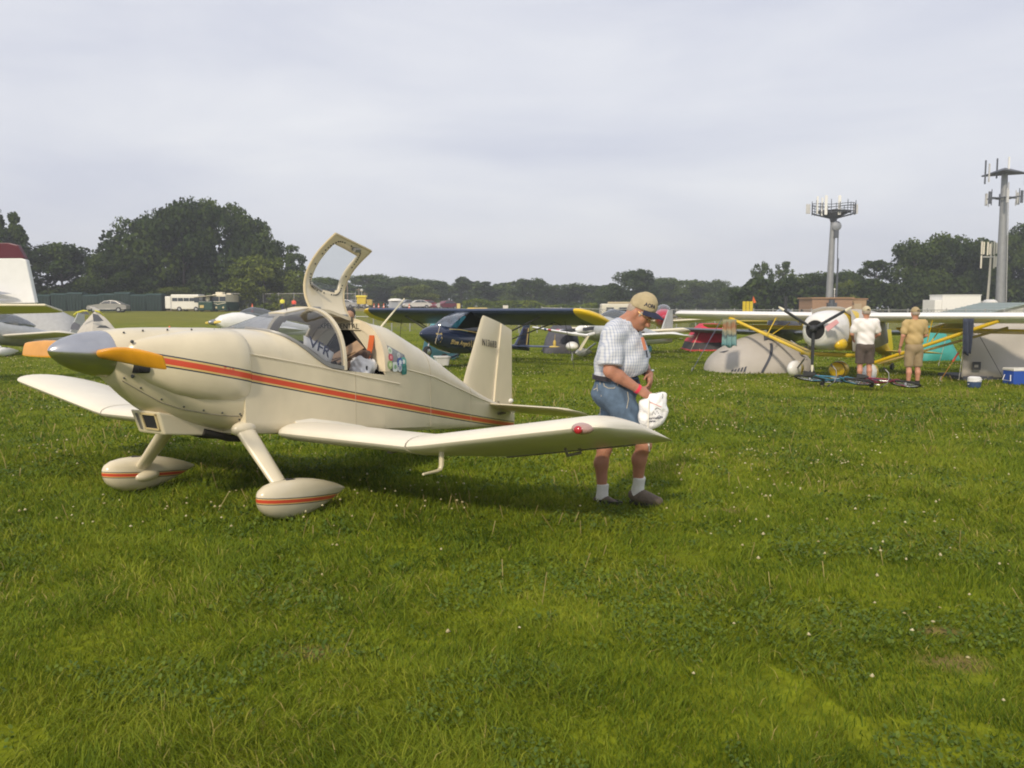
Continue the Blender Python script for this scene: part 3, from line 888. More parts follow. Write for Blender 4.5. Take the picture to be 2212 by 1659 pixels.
def mast_two():
    d = 93; g = ON(2156, d); g.z = gz(g.x, g.y)
    o = thing('antenna_mast', 'tallest grey antenna mast with a triangular top head and a lower antenna ring', 'antenna mast', g)
    H = zat(2166, 374, d) - g.z
    lean = -.25
    m = MB(); m.tube([(0, 0, 0), (lean * .55, 0, H * .55), (lean, 0, H)], [.50, .42, .31], 16); m.build('pole', GALV, o, smooth=40)
    m = MB()
    m.lathe([(.2, H - .4), (.42, H - .1), (2.5, H - .05), (2.5, H + .04), (.5, H + .5), (.1, H + .55)], 3, (lean, 0, 0)); 
    for i in range(3):
        a = 2 * math.pi * i / 3; b = 2 * math.pi * (i + 1) / 3
        m.tube([(lean + 2.5 * math.cos(a), 2.5 * math.sin(a), H), (lean + 2.5 * math.cos(b), 2.5 * math.sin(b), H)], .09, 6)
    m.build('top_head', DKST, o)
    for k, (x, hh, lo) in enumerate(((-2.2, 1.3, -1.2), (-1.8, .95, -1.0), (-1.0, 1.5, -.6), (2.0, 1.2, -1.2), (2.35, .9, -.9))):
        m = MB(); m.box((lean + x * 1.02, -.3, H + (hh + lo) / 2), (.13, .12, hh - lo)); m.build('whip_panel', PANELG if k % 2 else DKST, o)
    m = MB(); m.box((lean + .05, -.6, H + .85), (.14, .12, 1.5)); m.build('panel', PANELW, o)
    z = zat(2160, 428, d) - g.z; lx = lean * .85
    m = MB(); m.torus((lx, 0, z), .75, .10, n=20, m=6)
    for i in range(6):
        a = i * math.pi / 3 + .2; m.tube([(lx, 0, z), (lx + 1.7 * math.cos(a), 1.7 * math.sin(a), z + .05)], .07, 5)
    m.build('antenna_ring', DKST, o)
    for i in range(6):
        a = i * math.pi / 3 + .2
        m = MB(); m.box((lx + 1.75 * math.cos(a), 1.75 * math.sin(a), z), (.22, .18, 1.3)); m.tube([(lx + 1.5 * math.cos(a), 1.5 * math.sin(a), z - .8), (lx + 1.5 * math.cos(a), 1.5 * math.sin(a), z + .9)], .05, 5)
        m.build('panel', DKST if i % 2 else PANELG, o)
    m = MB(); m.tube([(.35, -.55, 1.0), (lean * .5 + .3, -.5, H * .5), (lean + .25, -.4, H - 1)], .05, 6); m.build('cable', STEEL, o)
    return o
mast_two()
def mast_three():
    d = 97; g = ON(2127, d); g.z = gz(g.x, g.y)
    o = thing('antenna_pole', 'short thin antenna pole with two rows of upright cream panels', 'antenna mast', g)
    H = zat(2131, 560, d) - g.z
    m = MB(); m.tube([(0, 0, 0), (.15, 0, H * .7), (.22, 0, H + 1.9)], [.16, .13, .09], 10); m.build('pole', mat('pole_cream', (.55, .52, .44), .5, .2), o, smooth=40)
    m = MB(); m.tube([(-.75, -.1, H + .25), (1.15, -.1, H + .25)], .07, 6); m.build('crossarm', PANELG, o)
    CRM = mat('cream_panel', (.70, .66, .55), .5)
    for (px, y0, y1) in ((2118, 522, 550), (2122.5, 523, 550), (2131, 523, 552), (2136, 527, 550), (2145, 521, 551), (2150, 525, 548), (2118, 552, 580), (2146, 552, 580), (2150, 554, 577)):
        x = AT(px, 540, d).x - g.x; z0 = zat(px, y1, d) - g.z; z1 = zat(px, y0, d) - g.z
        m = MB(); m.box((x, -.25, (z0 + z1) / 2), (.16, .12, z1 - z0)); m.build('panel', CRM, o, bevel=.02)
mast_three()

# ------------------------------------------------------------ small buildings on the right
def brick_mat():
    m = bpy.data.materials.new('brickwork'); m.use_nodes = True
    t = m.node_tree; b = t.nodes['Principled BSDF']; b.inputs['Roughness'].default_value = .85
    c = N(t, 'ShaderNodeTexCoord'); br = N(t, 'ShaderNodeTexBrick'); br.inputs['Scale'].default_value = 4
    br.inputs['Color1'].default_value = (.30, .17, .10, 1); br.inputs['Color2'].default_value = (.36, .20, .12, 1); br.inputs['Mortar'].default_value = (.32, .26, .20, 1)
    mpn = N(t, 'ShaderNodeMapping'); mpn.inputs['Rotation'].default_value = (R(90), 0, 0)
    t.links.new(c.outputs['Object'], mpn.inputs['Vector']); t.links.new(mpn.outputs['Vector'], br.inputs['Vector'])
    t.links.new(br.outputs['Color'], b.inputs['Base Color'])
    return m
BRK = brick_mat()
def brick_hut():
    d = 86; a = ON(1752, d); b = ON(1838, d); g = Vector(((a.x + b.x) / 2, d, gz(a.x, d)))
    o = thing('brick_hut', 'low flat roofed brown brick hut behind the antenna mast', 'building', g)
    w = b.x - a.x; h = zat(1790, 645, d) - g.z
    m = MB(); m.box((.0, 2.0, h / 2), (w, 4.0, h)); m.build('wall', BRK, o)
    m = MB(); m.box((w / 2 + .85, 2.2, h / 2 - .05), (1.7, 3.0, h - .1)); m.build('side_wall', mat('tan_wall', (.36, .24, .14), .8), o)
    m = MB(); m.box((.0, 2.0, h + .06), (w + .3, 4.3, .13)); m.box((w / 2 + .95, 2.2, h - .03), (1.75, 3.2, .11)); m.build('roof', mat('roof_trim', (.34, .20, .11), .7), o)
    m = MB(); m.box((w / 2 + .8, .68, h * .42), (.8, .05, h * .75)); m.build('door', mat('tan_door', (.42, .33, .22), .6), o)
    m = MB(); m.box((-.15, -.25, h * .62), (.9, .45, 1.0)); m.tube([(-.15, -.25, h * .4), (-.15, -.25, h * .95)], .3, 8); m.build('air_unit', DKST, o)
    m = MB(); m.tube([(.55, 1, h), (.55, 1, h + .9)], .03, 5); m.ell((.55, 1, h + .95), .09, 8, 5); m.build('roof_light', PANELW, o)
brick_hut()
def white_shed():
    d = 84; a = ON(2016, d); b = ON(2114, d); g = Vector(((a.x + b.x) / 2, d, gz(a.x, d)))
    o = thing('equipment_shed', 'bright white boxy shed with a lower left end, left of the antenna poles', 'building', g)
    w = b.x - a.x; h = zat(2060, 638, d) - g.z; W8 = mat('white_siding', (.82, .81, .78), .5, var=.03)
    m = MB(); m.box((.35, 1.3, h / 2), (w - .7, 2.6, h)); m.build('wall', W8, o, bevel=.02)
    m = MB(); m.box((-w / 2 + .35 - .01, 1.3, h / 2 - .22), (.68, 2.5, h - .44)); m.build('end_wall', W8, o, bevel=.02)
    m = MB(); m.box((.35, 1.3, h + .04), (w - .6, 2.7, .08)); m.build('roof', mat('white_roof', (.72, .72, .70), .5), o)
    m = MB()
    for x in (-.95, .9): m.box((x, -.03, h * .32), (.32, .08, .5))
    m.build('vent', DKST, o)
    m = MB(); m.box((.0, -.02, h * .42), (w - 1.2, .03, .05)); m.build('trim', PANELG, o)
white_shed()
def tank():
    g = ON(2130, 86); g.z = gz(g.x, g.y)
    o = thing('gas_tank', 'small white round tank beside the foot of the thin antenna pole', 'tank', g)
    z = zat(2136, 660, 86) - g.z; x = AT(2138, 660, 86).x - g.x
    m = MB(); m.lathe([(.02, -1.0), (.45, -.85), (.62, -.5), (.62, .5), (.45, .85), (.02, 1.0)], 18, (x, 0, z), 'Y'); m.build('vessel', mat('tank_paint', (.66, .65, .62), .45), o, smooth=40)
    m = MB()
    for y in (-.5, .5): m.box((x, y, (z - .3) / 2), (.9, .15, z - .3))
    m.build('cradle', DKST, o)
    m = MB(); m.tube([(x - 1.0, 0, 0), (x - 1.0, 0, z + .9)], .05, 6); m.box((x - 1.0, 0, z + .3), (.35, .3, .3)); m.box((x - 1.0, 0, z - .2), (.3, .3, .25)); m.build('valve_post', STEEL, o)
tank()
def green_roof():
    d = 72; a = ON(2122, d); g = Vector((AT(2215, 670, d).x, d, gz(a.x, d)))
    o = thing('metal_roof_building', 'wide low building with a pale green metal roof at the picture edge', 'building', g)
    zt = zat(2212, 657, d) - g.z; ze = zat(2122, 679, d) - g.z
    hw = g.x - AT(2112, 676, d).x
    RF = mat('green_metal', (.33, .40, .38), .4, .3, var=.05)
    m = MB(); m.loft([[(-hw, y, ze), (0, y, zt + .1), (hw, y, ze), (hw, y, ze - .1), (0, y, zt), (-hw, y, ze - .1)] for y in (-.3, 7.3)]); m.build('roof', RF, o)
    m = MB()
    for k in range(-7, 8):
        x = k * hw / 7.5; z = zt + .1 - abs(x) / hw * (zt + .1 - ze)
        m.tube([(x, -.28, z + .02), (x, 7.28, z + .02)], .03, 5)
    m.build('roof_seam', RF, o)
    m = MB(); m.loft([[(-hw + .3, y, 0), (hw - .3, y, 0), (hw - .3, y, ze - .1), (0, y, zt - .05), (-hw + .3, y, ze - .1)] for y in (0, 7)]); m.build('wall', mat('pale_wall', (.55, .55, .5), .7), o)
green_roof()
def barn():
    d = 110; g = ON(2192, d); g.z = gz(g.x, g.y)
    o = thing('red_barn', 'small dark red barn roof peeking between mast foot and trees', 'building', g)
    zt = zat(2192, 641, d) - g.z
    m = MB(); m.loft([[(-2.2, y, 0), (2.2, y, 0), (2.2, y, zt - 1), (0, y, zt), (-2.2, y, zt - 1)] for y in (0, 5)]); m.build('wall', mat('barn_red', (.16, .04, .03), .8), o)
    m = MB()
    for s in (-1, 1): m.add([(0, -.2, zt + .06), (s * 2.5, -.2, zt - 1.07), (s * 2.5, 5.2, zt - 1.07), (0, 5.2, zt + .06)], [(0, 1, 2, 3)])
    m.build('roof', mat('barn_roof', (.12, .06, .05), .8), o, solid=.06)
barn()

# ------------------------------------------------------------ vehicles and things along the left edge of the field
RUB = mat('rubber', (.02, .02, .02), .8, var=.1)
TINT = mat('tinted_glass', (.03, .04, .05), .1, var=0, spec=.7)
CHROME = mat('bright_metal', (.6, .6, .6), .25, .9, var=.05)
def wheel_set(o, spots, r, w=.2):
    first = None
    for (x, y) in spots:
        if first is None:
            m = MB(); m.lathe([(r * .55, -w / 2), (r * .95, -w / 2), (r, -w / 4), (r, w / 4), (r * .95, w / 2), (r * .55, w / 2)], 18, (0, 0, 0), 'Y')
            first = m.build('wheel', RUB, o, smooth=40); first.location = (x, y, r)
            m = MB(); m.lathe([(.02, -w / 2 - .012), (r * .55, -w / 2 - .01), (r * .58, w / 2 + .01), (.02, w / 2 + .012)], 14, (0, 0, 0), 'Y')
            hub = m.build('rim', CHROME, first, smooth=40)
        else:
            c = first.copy(); COL.objects.link(c); c.parent = o; c.location = (x, y, r)
            h = hub.copy(); COL.objects.link(h); h.parent = c
def sedan(name, label, g, rz, paint, group=None, scale=1.0, prof=None):
    o = thing(name, label, 'car', g, rz, group)
    o.scale = (scale,) * 3
    # side outline x (length) / z
    lo = [(-2.2, .35), (-2.25, .62), (-2.1, .82), (-1.35, .92), (-.75, 1.0), (1.2, 1.0), (1.95, .93), (2.2, .80), (2.22, .38)]
    m = MB(); W_ = .85
    rings = [[(x, y * (W_ if z < .9 else W_ * .96), z) for x, z in lo] for y in (-1, 1)]
    m.loft([[(x, -W_ + .06, z * .98 + .02) for x, z in lo], [(x, -W_, z) for x, z in lo], [(x, W_, z) for x, z in lo], [(x, W_ - .06, z * .98 + .02) for x, z in lo]])
    m.build('body', paint, o, smooth=35, bevel=.03)
    m = MB(); cab = [(-.85, .98), (-.25, 1.36), (.55, 1.42), (1.05, 1.34), (1.75, .96)]
    m.loft([[(x, -.80, z) if z < 1.1 else (x, -.62, z) for x, z in cab], [(x, .80, z) if z < 1.1 else (x, .62, z) for x, z in cab]])
    m.build('cabin', paint, o, bevel=.03)
    for s in (-1, 1):
        m = MB(); q = [(-.68, 1.03), (-.2, 1.32), (.42, 1.36), (.42, 1.03)]; q2 = [(.48, 1.03), (.48, 1.36), (.95, 1.29), (1.45, 1.03)]
        for w_ in (q, q2):
            m.add([(x, s * (.81 - (z - .98) * .41 + .012), z) for x, z in w_], [(0, 1, 2, 3)])
        m.build('side_window', TINT, o, solid=.012)
        m = MB(); m.ell((-2.16, s * .62, .70), (.07, .17, .08), 10, 6); m.build('headlight', PANELW, o)
    wheel_set(o, [(-1.4, -.78), (-1.4, .78), (1.35, -.78), (1.35, .78)], .31)
    return o
g = ON(238, 88); g.z = gz(g.x, g.y)
sedan('sedan_car', 'silver grey sedan parked in front of the dark green bins', g, R(8), mat('silver_paint', (.36, .35, .33), .35, .5, var=.03), scale=.87)

def white_bus():
    d = 92; a = ON(360, d); b = ON(432, d); g = Vector(((a.x + b.x) / 2, d, gz(a.x, d)))
    o = thing('white_bus', 'white bus with a dark window band parked side on under the grove', 'bus', g)
    w = b.x - a.x; h = zat(400, 636, d) - g.z
    BW = mat('bus_white', (.74, .72, .66), .5, var=.04)
    m = MB(); m.box((.3, 1.0, .22 + (h - .22) / 2), (w - .6, 2.0, h - .22)); m.build('body', BW, o, bevel=.1)
    m = MB(); m.box((-w / 2 + .3, 1.0, .3 + (h - .5) / 2), (.68, 1.9, h - .5)); m.build('rear_locker', BW, o, bevel=.06)
    for k in range(4):
        m = MB(); m.box((-.75 + k * .62, -.012, h * .70), (.56, .03, h * .19)); m.build('window', TINT, o)
    m = MB(); m.box((1.62, -.012, h * .68), (.55, .03, h * .30)); m.build('door_window', TINT, o)
    m = MB(); m.box((-w / 2 + .62, -.02, h * .5), (.05, .05, h * .85)); m.build('body_seam', PANELG, o)
    wheel_set(o, [(-.3, .1), (-.3, 1.9), (1.5, .1), (1.5, 1.9)], .27, .22)
white_bus()
def motorhome():
    d = 91; a = ON(462, d); b = ON(491, d); g = Vector(((a.x + b.x) / 2, d, gz(a.x, d)))
    o = thing('motorhome', 'green and cream motorhome facing the field beside the white bus', 'motorhome', g)
    w = b.x - a.x; h = zat(476, 636, d) - g.z
    GR_ = mat('dark_green_paint', (.012, .05, .035), .4, var=.1); CR = mat('coach_cream', (.68, .62, .48), .5)
    m = MB(); m.box((0, 2.2, h * .28 + .1), (w, 4.4, h * .5)); m.build('lower_body', GR_, o, bevel=.06)
    m = MB(); m.box((0, 2.2, h * .77 + .01), (w - .02, 4.4, h * .46)); m.build('upper_body', CR, o, bevel=.06)
    for x in (-.36, .36):
        m = MB(); m.box((x, -.015, h * .74), (.66, .04, h * .27)); m.build('windscreen', TINT, o)
    m = MB(); m.tube([(-w / 2, -.04, h * .50), (-.15, -.06, h * .42), (w / 2, -.04, h * .52)], .035, 6); m.build('trim_stripe', CR, o)
    for x in (-.32, .42):
        m = MB(); m.ell((x, -.03, h * .24), (.11, .05, .11), 10, 6); m.build('headlight', mat('lamp_lens', (.6, .5, .3), .3), o)
    m = MB(); m.box((-.25, 1.2, h + .13), (.75, .9, .26)); m.box((.35, 2.4, h + .08), (.5, .7, .16)); m.build('roof_unit', CR, o, bevel=.03)
    wheel_set(o, [(-.6, .7), (.6, .7)], .27, .2)
    # canopy awning reaching over to the bus
    g2 = ON(446, 90.5); g2.z = gz(g2.x, g2.y)
    o2 = thing('green_truck', 'dark green truck front with a cream awning between bus and motorhome', 'truck', g2)
    m = MB(); m.box((0, 1.5, .62), (1.5, 3, .95)); m.build('body', GR_, o2, bevel=.08)
    m = MB(); m.box((-.1, 2.0, 1.32), (1.25, 1.6, .5)); m.build('cab', DKST, o2, bevel=.08)
    m = MB(); m.loft([[(-1.2, y, 1.50), (1.0, y, 1.72), (1.0, y, 1.77), (-1.2, y, 1.55)] for y in (-.2, 1.6)]); m.build('awning', CR, o2)
    m = MB(); m.box((-.35, -.03, .55), (.42, .05, .3)); m.build('grille', mat('amber_grille', (.55, .42, .16), .5), o2)
    m = MB(); m.ell((.15, .4, 1.35), (.25, .2, .28), 10, 7); m.build('bundle', mat('pale_bundle', (.6, .55, .45), .8), o2)
    wheel_set(o2, [(-.55, .5), (.55, .5)], .25, .2)
motorhome()
# dark green slatted bins along the trees
def bins():
    BG = mat('bin_green', (.006, .024, .020), .5, var=.2); BG2 = mat('bin_green_light', (.010, .036, .030), .5, var=.2)
    spots = [96, 132, 166, 200, 234, 268, 302, 336]
    LB = ['dark green bin just right of the white fin', 'second dark green bin from the white fin', 'dark green bin left of the silver car nose', 'dark green bin behind the silver car bonnet', 'dark green bin behind the silver car roof', 'dark green bin behind the silver car boot', 'dark green bin second from the white bus', 'dark green bin nearest the white bus']
    for k, px in enumerate(spots):
        d = 93; g = ON(px, d); g.z = gz(g.x, g.y)
        o = thing('waste_bin', LB[k], 'bin', g, 0, 'row of dark green bins under the trees')
        h = 1.75 + .12 * ((k * 7) % 3 - 1)
        m = MB(); m.loft([[(-.8, 0, 0), (.8, 0, 0), (.8, 1.2, 0), (-.8, 1.2, 0)], [(-.86, -.06, h), (.86, -.06, h), (.86, 1.26, h), (-.86, 1.26, h)]]); m.build('body', BG, o)
        for i in range(5):
            m = MB(); m.box((-.66 + i * .33, -.08, h * .5), (.08, .06, h * .92)); m.build('rib', BG2, o)
        m = MB(); m.loft([[(-.9, -.1, h), (.9, -.1, h), (.9, 1.3, h), (-.9, 1.3, h)], [(-.8, .1, h + .18), (.8, .1, h + .18), (.8, 1.1, h + .18), (-.8, 1.1, h + .18)]]); m.build('lid', BG2, o)
bins()
def gate_panel():
    d = 96; a = ON(492, d); b = ON(522, d); g = Vector(((a.x + b.x) / 2, d - .5, gz(a.x, d)))
    o = thing('grey_gate', 'pale grey corrugated gate panel right of the motorhome', 'gate', g)
    w = b.x - a.x; h = zat(505, 651, d) - g.z
    for k in range(7):
        m = MB(); m.box((-w / 2 + (k + .5) * w / 7, 0, h / 2), (w / 7 - .03, .06, h)); m.build('plank', mat('grey_sheet', (.30, .31, .31), .6, .2), o)
    m = MB()
    for z in (.15, h - .15): m.box((0, .06, z), (w, .06, .08))
    m.build('rail', STEEL, o)
gate_panel()

# ------------------------------------------------------------ things in the far middle
def simple_far_person(label, px, d, h, shirt, trousers, hat=None):
    g = ON(px, d); g.z = gz(g.x, g.y)
    o = thing('person', label, 'person', g)
    s = h / 1.75
    P = lambda *a: tuple(x * s for x in a)
    prims = [('c', P(-.1, 0, .05), .05 * s, P(-.09, 0, .85), .085 * s), ('c', P(.1, 0, .05), .05 * s, P(.09, 0, .85), .085 * s), ('e', P(0, 0, 1.15), P(.19, .12, .33)),
             ('c', P(-.21, 0, 1.38), .055 * s, P(-.27, -.03, .85), .04 * s), ('c', P(.21, 0, 1.38), .055 * s, P(.27, -.03, .85), .04 * s), ('c', P(0, 0, 1.42), .055 * s, P(0, 0, 1.52), .05 * s), ('e', P(0, -.01, 1.63), P(.085, .10, .12))]
    sdf_mesh('body', prims, mat('skin_far', (.36, .20, .13), .6), o, .03 * s, .03 * s)
    sdf_mesh('top', [('e', P(0, 0, 1.17), P(.215, .15, .34)), ('c', P(-.21, 0, 1.38), .075 * s, P(-.26, -.02, 1.08), .06 * s), ('c', P(.21, 0, 1.38), .075 * s, P(.26, -.02, 1.08), .06 * s)], shirt, o, .03 * s, .03 * s)
    sdf_mesh('trousers', [('c', P(-.1, 0, .12), .07 * s, P(-.09, 0, .85), .11 * s), ('c', P(.1, 0, .12), .07 * s, P(.09, 0, .85), .11 * s), ('e', P(0, 0, .92), P(.17, .13, .12))], trousers, o, .03 * s, .03 * s)
    sdf_mesh('hair', [('e', P(0, .015, 1.665), P(.095, .105, .105))], hat or mat('dark_hair', (.03, .025, .025), .7), o, .02 * s, .02 * s, cut=[(P(0, -.03, 1.62), (0, -.9, -.7))])
    return o
BLUEDK = mat('navy_trousers', (.03, .035, .06), .8)
simple_far_person('far person in a yellow safety vest beyond the cream plane', 612, 94, 1.5, mat('hi_vis_yellow', (.75, .70, .06), .7), BLUEDK)
simple_far_person('far person in a red vest beyond the cream plane, right of the yellow vest', 637, 92, 1.4, mat('hi_vis_red', (.80, .10, .06), .7), BLUEDK)
simple_far_person('dark haired person in a blue top standing behind the open cockpit', 758, 15.0, 1.66, mat('blue_top', (.05, .06, .14), .8), BLUEDK)
def cone(label, px, py, d, h, group='orange cones across the field'):
    p = AT(px, py, d); g = Vector((p.x, p.y, gz(p.x, p.y)))
    o = thing('traffic_cone', label, 'cone', g, 0, group)
    OR = mat('cone_orange', (.80, .14, .04), .6)
    m = MB(); m.lathe([(.16, .03), (.12, h * .4), (.03, h), (.01, h + .005)], 12); m.build('body', OR, o, smooth=40)
    m = MB(); m.box((0, 0, .015), (.36, .36, .03)); m.build('base', OR, o)
    m = MB(); m.lathe([(.128, h * .36), (.086, h * .62)], 12); m.build('band', mat('cone_white', (.8, .78, .74), .5), o)
cone('small orange cone alone on the grass left of the far white plane', 366, 702, 46, .5)
cone('orange and white cone by the chain link fence, left of the yellow vest', 545, 664, 88, .9)
for k, (px, lb) in enumerate(((808, 'orange cone left of the portable toilet, far one'), (818, 'orange cone just left of the portable toilet, middle one'), (829, 'orange cone nearest the portable toilet'), (884, 'orange cone right of the portable toilet'))):
    cone(lb, px, 668, 128, .8)
def portable_toilet():
    d = 130; g = ON(855, d); g.z = gz(g.x, g.y)
    o = thing('portable_toilet', 'grey portable toilet cabin with a white domed roof', 'toilet cabin', g)
    h = zat(855, 650, d) - g.z
    m = MB(); m.box((0, 0, h / 2), (1.75, 1.6, h)); m.build('wall', mat('cabin_grey', (.36, .38, .42), .6), o, bevel=.05)
    m = MB(); m.lathe([(1.15, h), (1.1, h + .12), (.7, h + .32), (.05, h + .38)], 14); m.build('roof', mat('cabin_roof', (.75, .73, .68), .5), o, smooth=50)
    m = MB(); m.box((0, -.82, h * .48), (.9, .05, h * .86)); m.build('door', mat('cabin_door', (.30, .33, .38), .6), o)
portable_toilet()
def yellow_machine():
    d = 125; g = ON(783, d); g.z = gz(g.x, g.y)
    o = thing('yellow_ticket_booth', 'tall yellow box on legs with a globe on top beside the raised canopy door', 'booth', g)
    z0 = zat(783, 657, d) - g.z; z1 = zat(783, 642, d) - g.z
    Y_ = mat('booth_yellow', (.62, .46, .03), .6)
    m = MB(); m.box((0, 0, (z0 + z1) / 2), (1.3, .9, z1 - z0)); m.build('box', Y_, o, bevel=.04)
    m = MB(); m.box((0, 0, z1 + .12), (1.5, 1.1, .28)); m.build('cap', mat('booth_cap', (.80, .66, .05), .5), o, bevel=.04)
    for x in (-.5, .5):
        m = MB(); m.box((x, 0, z0 / 2), (.12, .6, z0)); m.build('leg', DKST, o)
    m = MB(); m.tube([(0, 0, z1 + .2), (0, 0, z1 + .9)], .04, 6); m.ell((0, 0, z1 + 1.0), .22, 10, 7); m.build('globe', PANELG, o)
    g = ON(800, d); g.z = gz(g.x, g.y)
    o = thing('yellow_box', 'small tan yellow cabinet right of the tall yellow box', 'cabinet', g)
    z1 = zat(800, 647, d) - g.z
    m = MB(); m.box((0, 0, z1 * .7), (.75, .6, z1 * .6)); m.build('box', mat('tan_yellow', (.45, .34, .08), .7), o, bevel=.03)
    m = MB(); m.box((0, 0, z1 * .2), (.15, .15, z1 * .4)); m.build('post', DKST, o)
yellow_machine()
def pole(label, px, y0, d, r=.09, name='utility_pole'):
    g = ON(px, d); g.z = gz(g.x, g.y)
    o = thing(name, label, 'pole', g)
    h = zat(px, y0, d) - g.z
    WD = mat('pole_wood', (.22, .17, .12), .9)
    m = MB(); m.tube([(0, 0, 0), (0, 0, h)], [r * 1.2, r], 8); m.build('shaft', WD, o)
    m = MB(); m.box((0, 0, h - .3), (1.0, .1, .1)); m.build('crossarm', WD, o)
pole('thin far wooden pole just right of the raised canopy door edge', 777, 622, 140)
pole('thin far wooden pole behind the tall yellow box', 789.5, 606 + 25, 135)
pole('bare thin pole standing in the far treeline right of the raised canopy', 752.5, 598, 140)
def road_sign(label, px, py, d, w, h, col, name='road_sign'):
    g = ON(px, d); g.z = gz(g.x, g.y)
    o = thing(name, label, 'sign', g)
    z = zat(px, py, d) - g.z
    m = MB(); m.box((0, 0, z / 2), (.07, .05, z)); m.build('post', STEEL, o)
    m = MB(); m.box((0, -.05, z), (w, .03, h)); m.build('board', col, o)
    return o
SGY = mat('sign_yellow', (.62, .50, .20), .6); SGW = mat('sign_white', (.62, .60, .54), .6)
s_ = road_sign('small upright yellow sign on a post above the dark blue wing', 991, 661, 105, .42, .62, SGY)
s_ = road_sign('small pale sign on a post above the dark blue wing, right of the yellow one', 1092, 664, 105, .62, .5, SGW)
s_ = road_sign('grey sign above the dark blue wing, left of the yellow sign', 948, 659, 118, .45, .6, mat('sign_grey', (.35, .35, .34), .6))
def flag_board():
    d = 58; g = ON(1613, d); g.z = gz(g.x, g.y)
    o = thing('marker_board', 'yellow upright marker board topped by an orange flag behind the white wing', 'marker board', g)
    z1 = zat(1610, 651, d) - g.z
    Y_ = mat('marker_yellow', (.60, .44, .02), .6)
    for x in (-.24, .0, .24):
        m = MB(); m.box((x, 0, z1 - .65), (.2, .05, 1.3)); m.build('plank', Y_, o)
    m = MB(); m.tube([(.36, .02, 0), (.36, .02, z1 + .35)], .025, 6); m.build('pole', DKST, o)
    m = MB(); m.add([(.36, 0, z1 + .36), (.30, -.02, z1 - .05), (.44, .04, z1 - .12), (.56, -.02, z1 - .06)], [(0, 1, 2), (0, 2, 3)]); m.build('flag', mat('flag_orange', (.8, .16, .03), .7), o, solid=.01)
flag_board()
CARP = [('far_car', 'pale distant car left of the tall yellow box', 742, (.45, .45, .46)), ('far_car', 'white distant car beside the tall yellow box foot', 768, (.62, .62, .62)), ('far_car', 'bright white distant car between portable toilet and dark blue wing', 902, (.66, .64, .6)), ('far_car', 'red distant car right of the portable toilet', 928, (.30, .03, .04)), ('far_car', 'dark red distant car left of the small signs', 962, (.16, .02, .04)), ('far_car', 'grey distant car behind the yellow wingtip end', 882, (.30, .31, .34))]
for k, (nm, lb, px, c) in enumerate(CARP):
    g = ON(px, 138 + 3 * (k % 2)); g.z = gz(g.x, g.y)
    sedan(nm, lb, g, R(180 * (k % 2) + 10 * k), mat('paint_far_%d' % k, c, .35, .2), 'distant cars along the road', 1.0)
def caravan():
    d = 92; g = ON(1345, d); g.z = gz(g.x, g.y)
    o = thing('caravan', 'cream caravan with dark windows behind the shoulder of the man with the bag', 'caravan', g)
    h = zat(1345, 656, d) - g.z
    m = MB(); m.box((0, 1, .4 + (h - .4) / 2), (4.6, 2, h - .4)); m.build('body', mat('caravan_cream', (.62, .59, .50), .5), o, bevel=.15)
    for x in (-1.4, 0, 1.4):
        m = MB(); m.box((x, -.02, h * .66), (.8, .04, .5)); m.build('window', TINT, o)
    wheel_set(o, [(-.5, .1), (.5, .1)], .3, .2)
    m = MB(); m.box((0, .4, h + .1), (3.2, .7, .2)); m.build('roof_rack', mat('tan_rack', (.5, .42, .28), .7), o)
caravan()
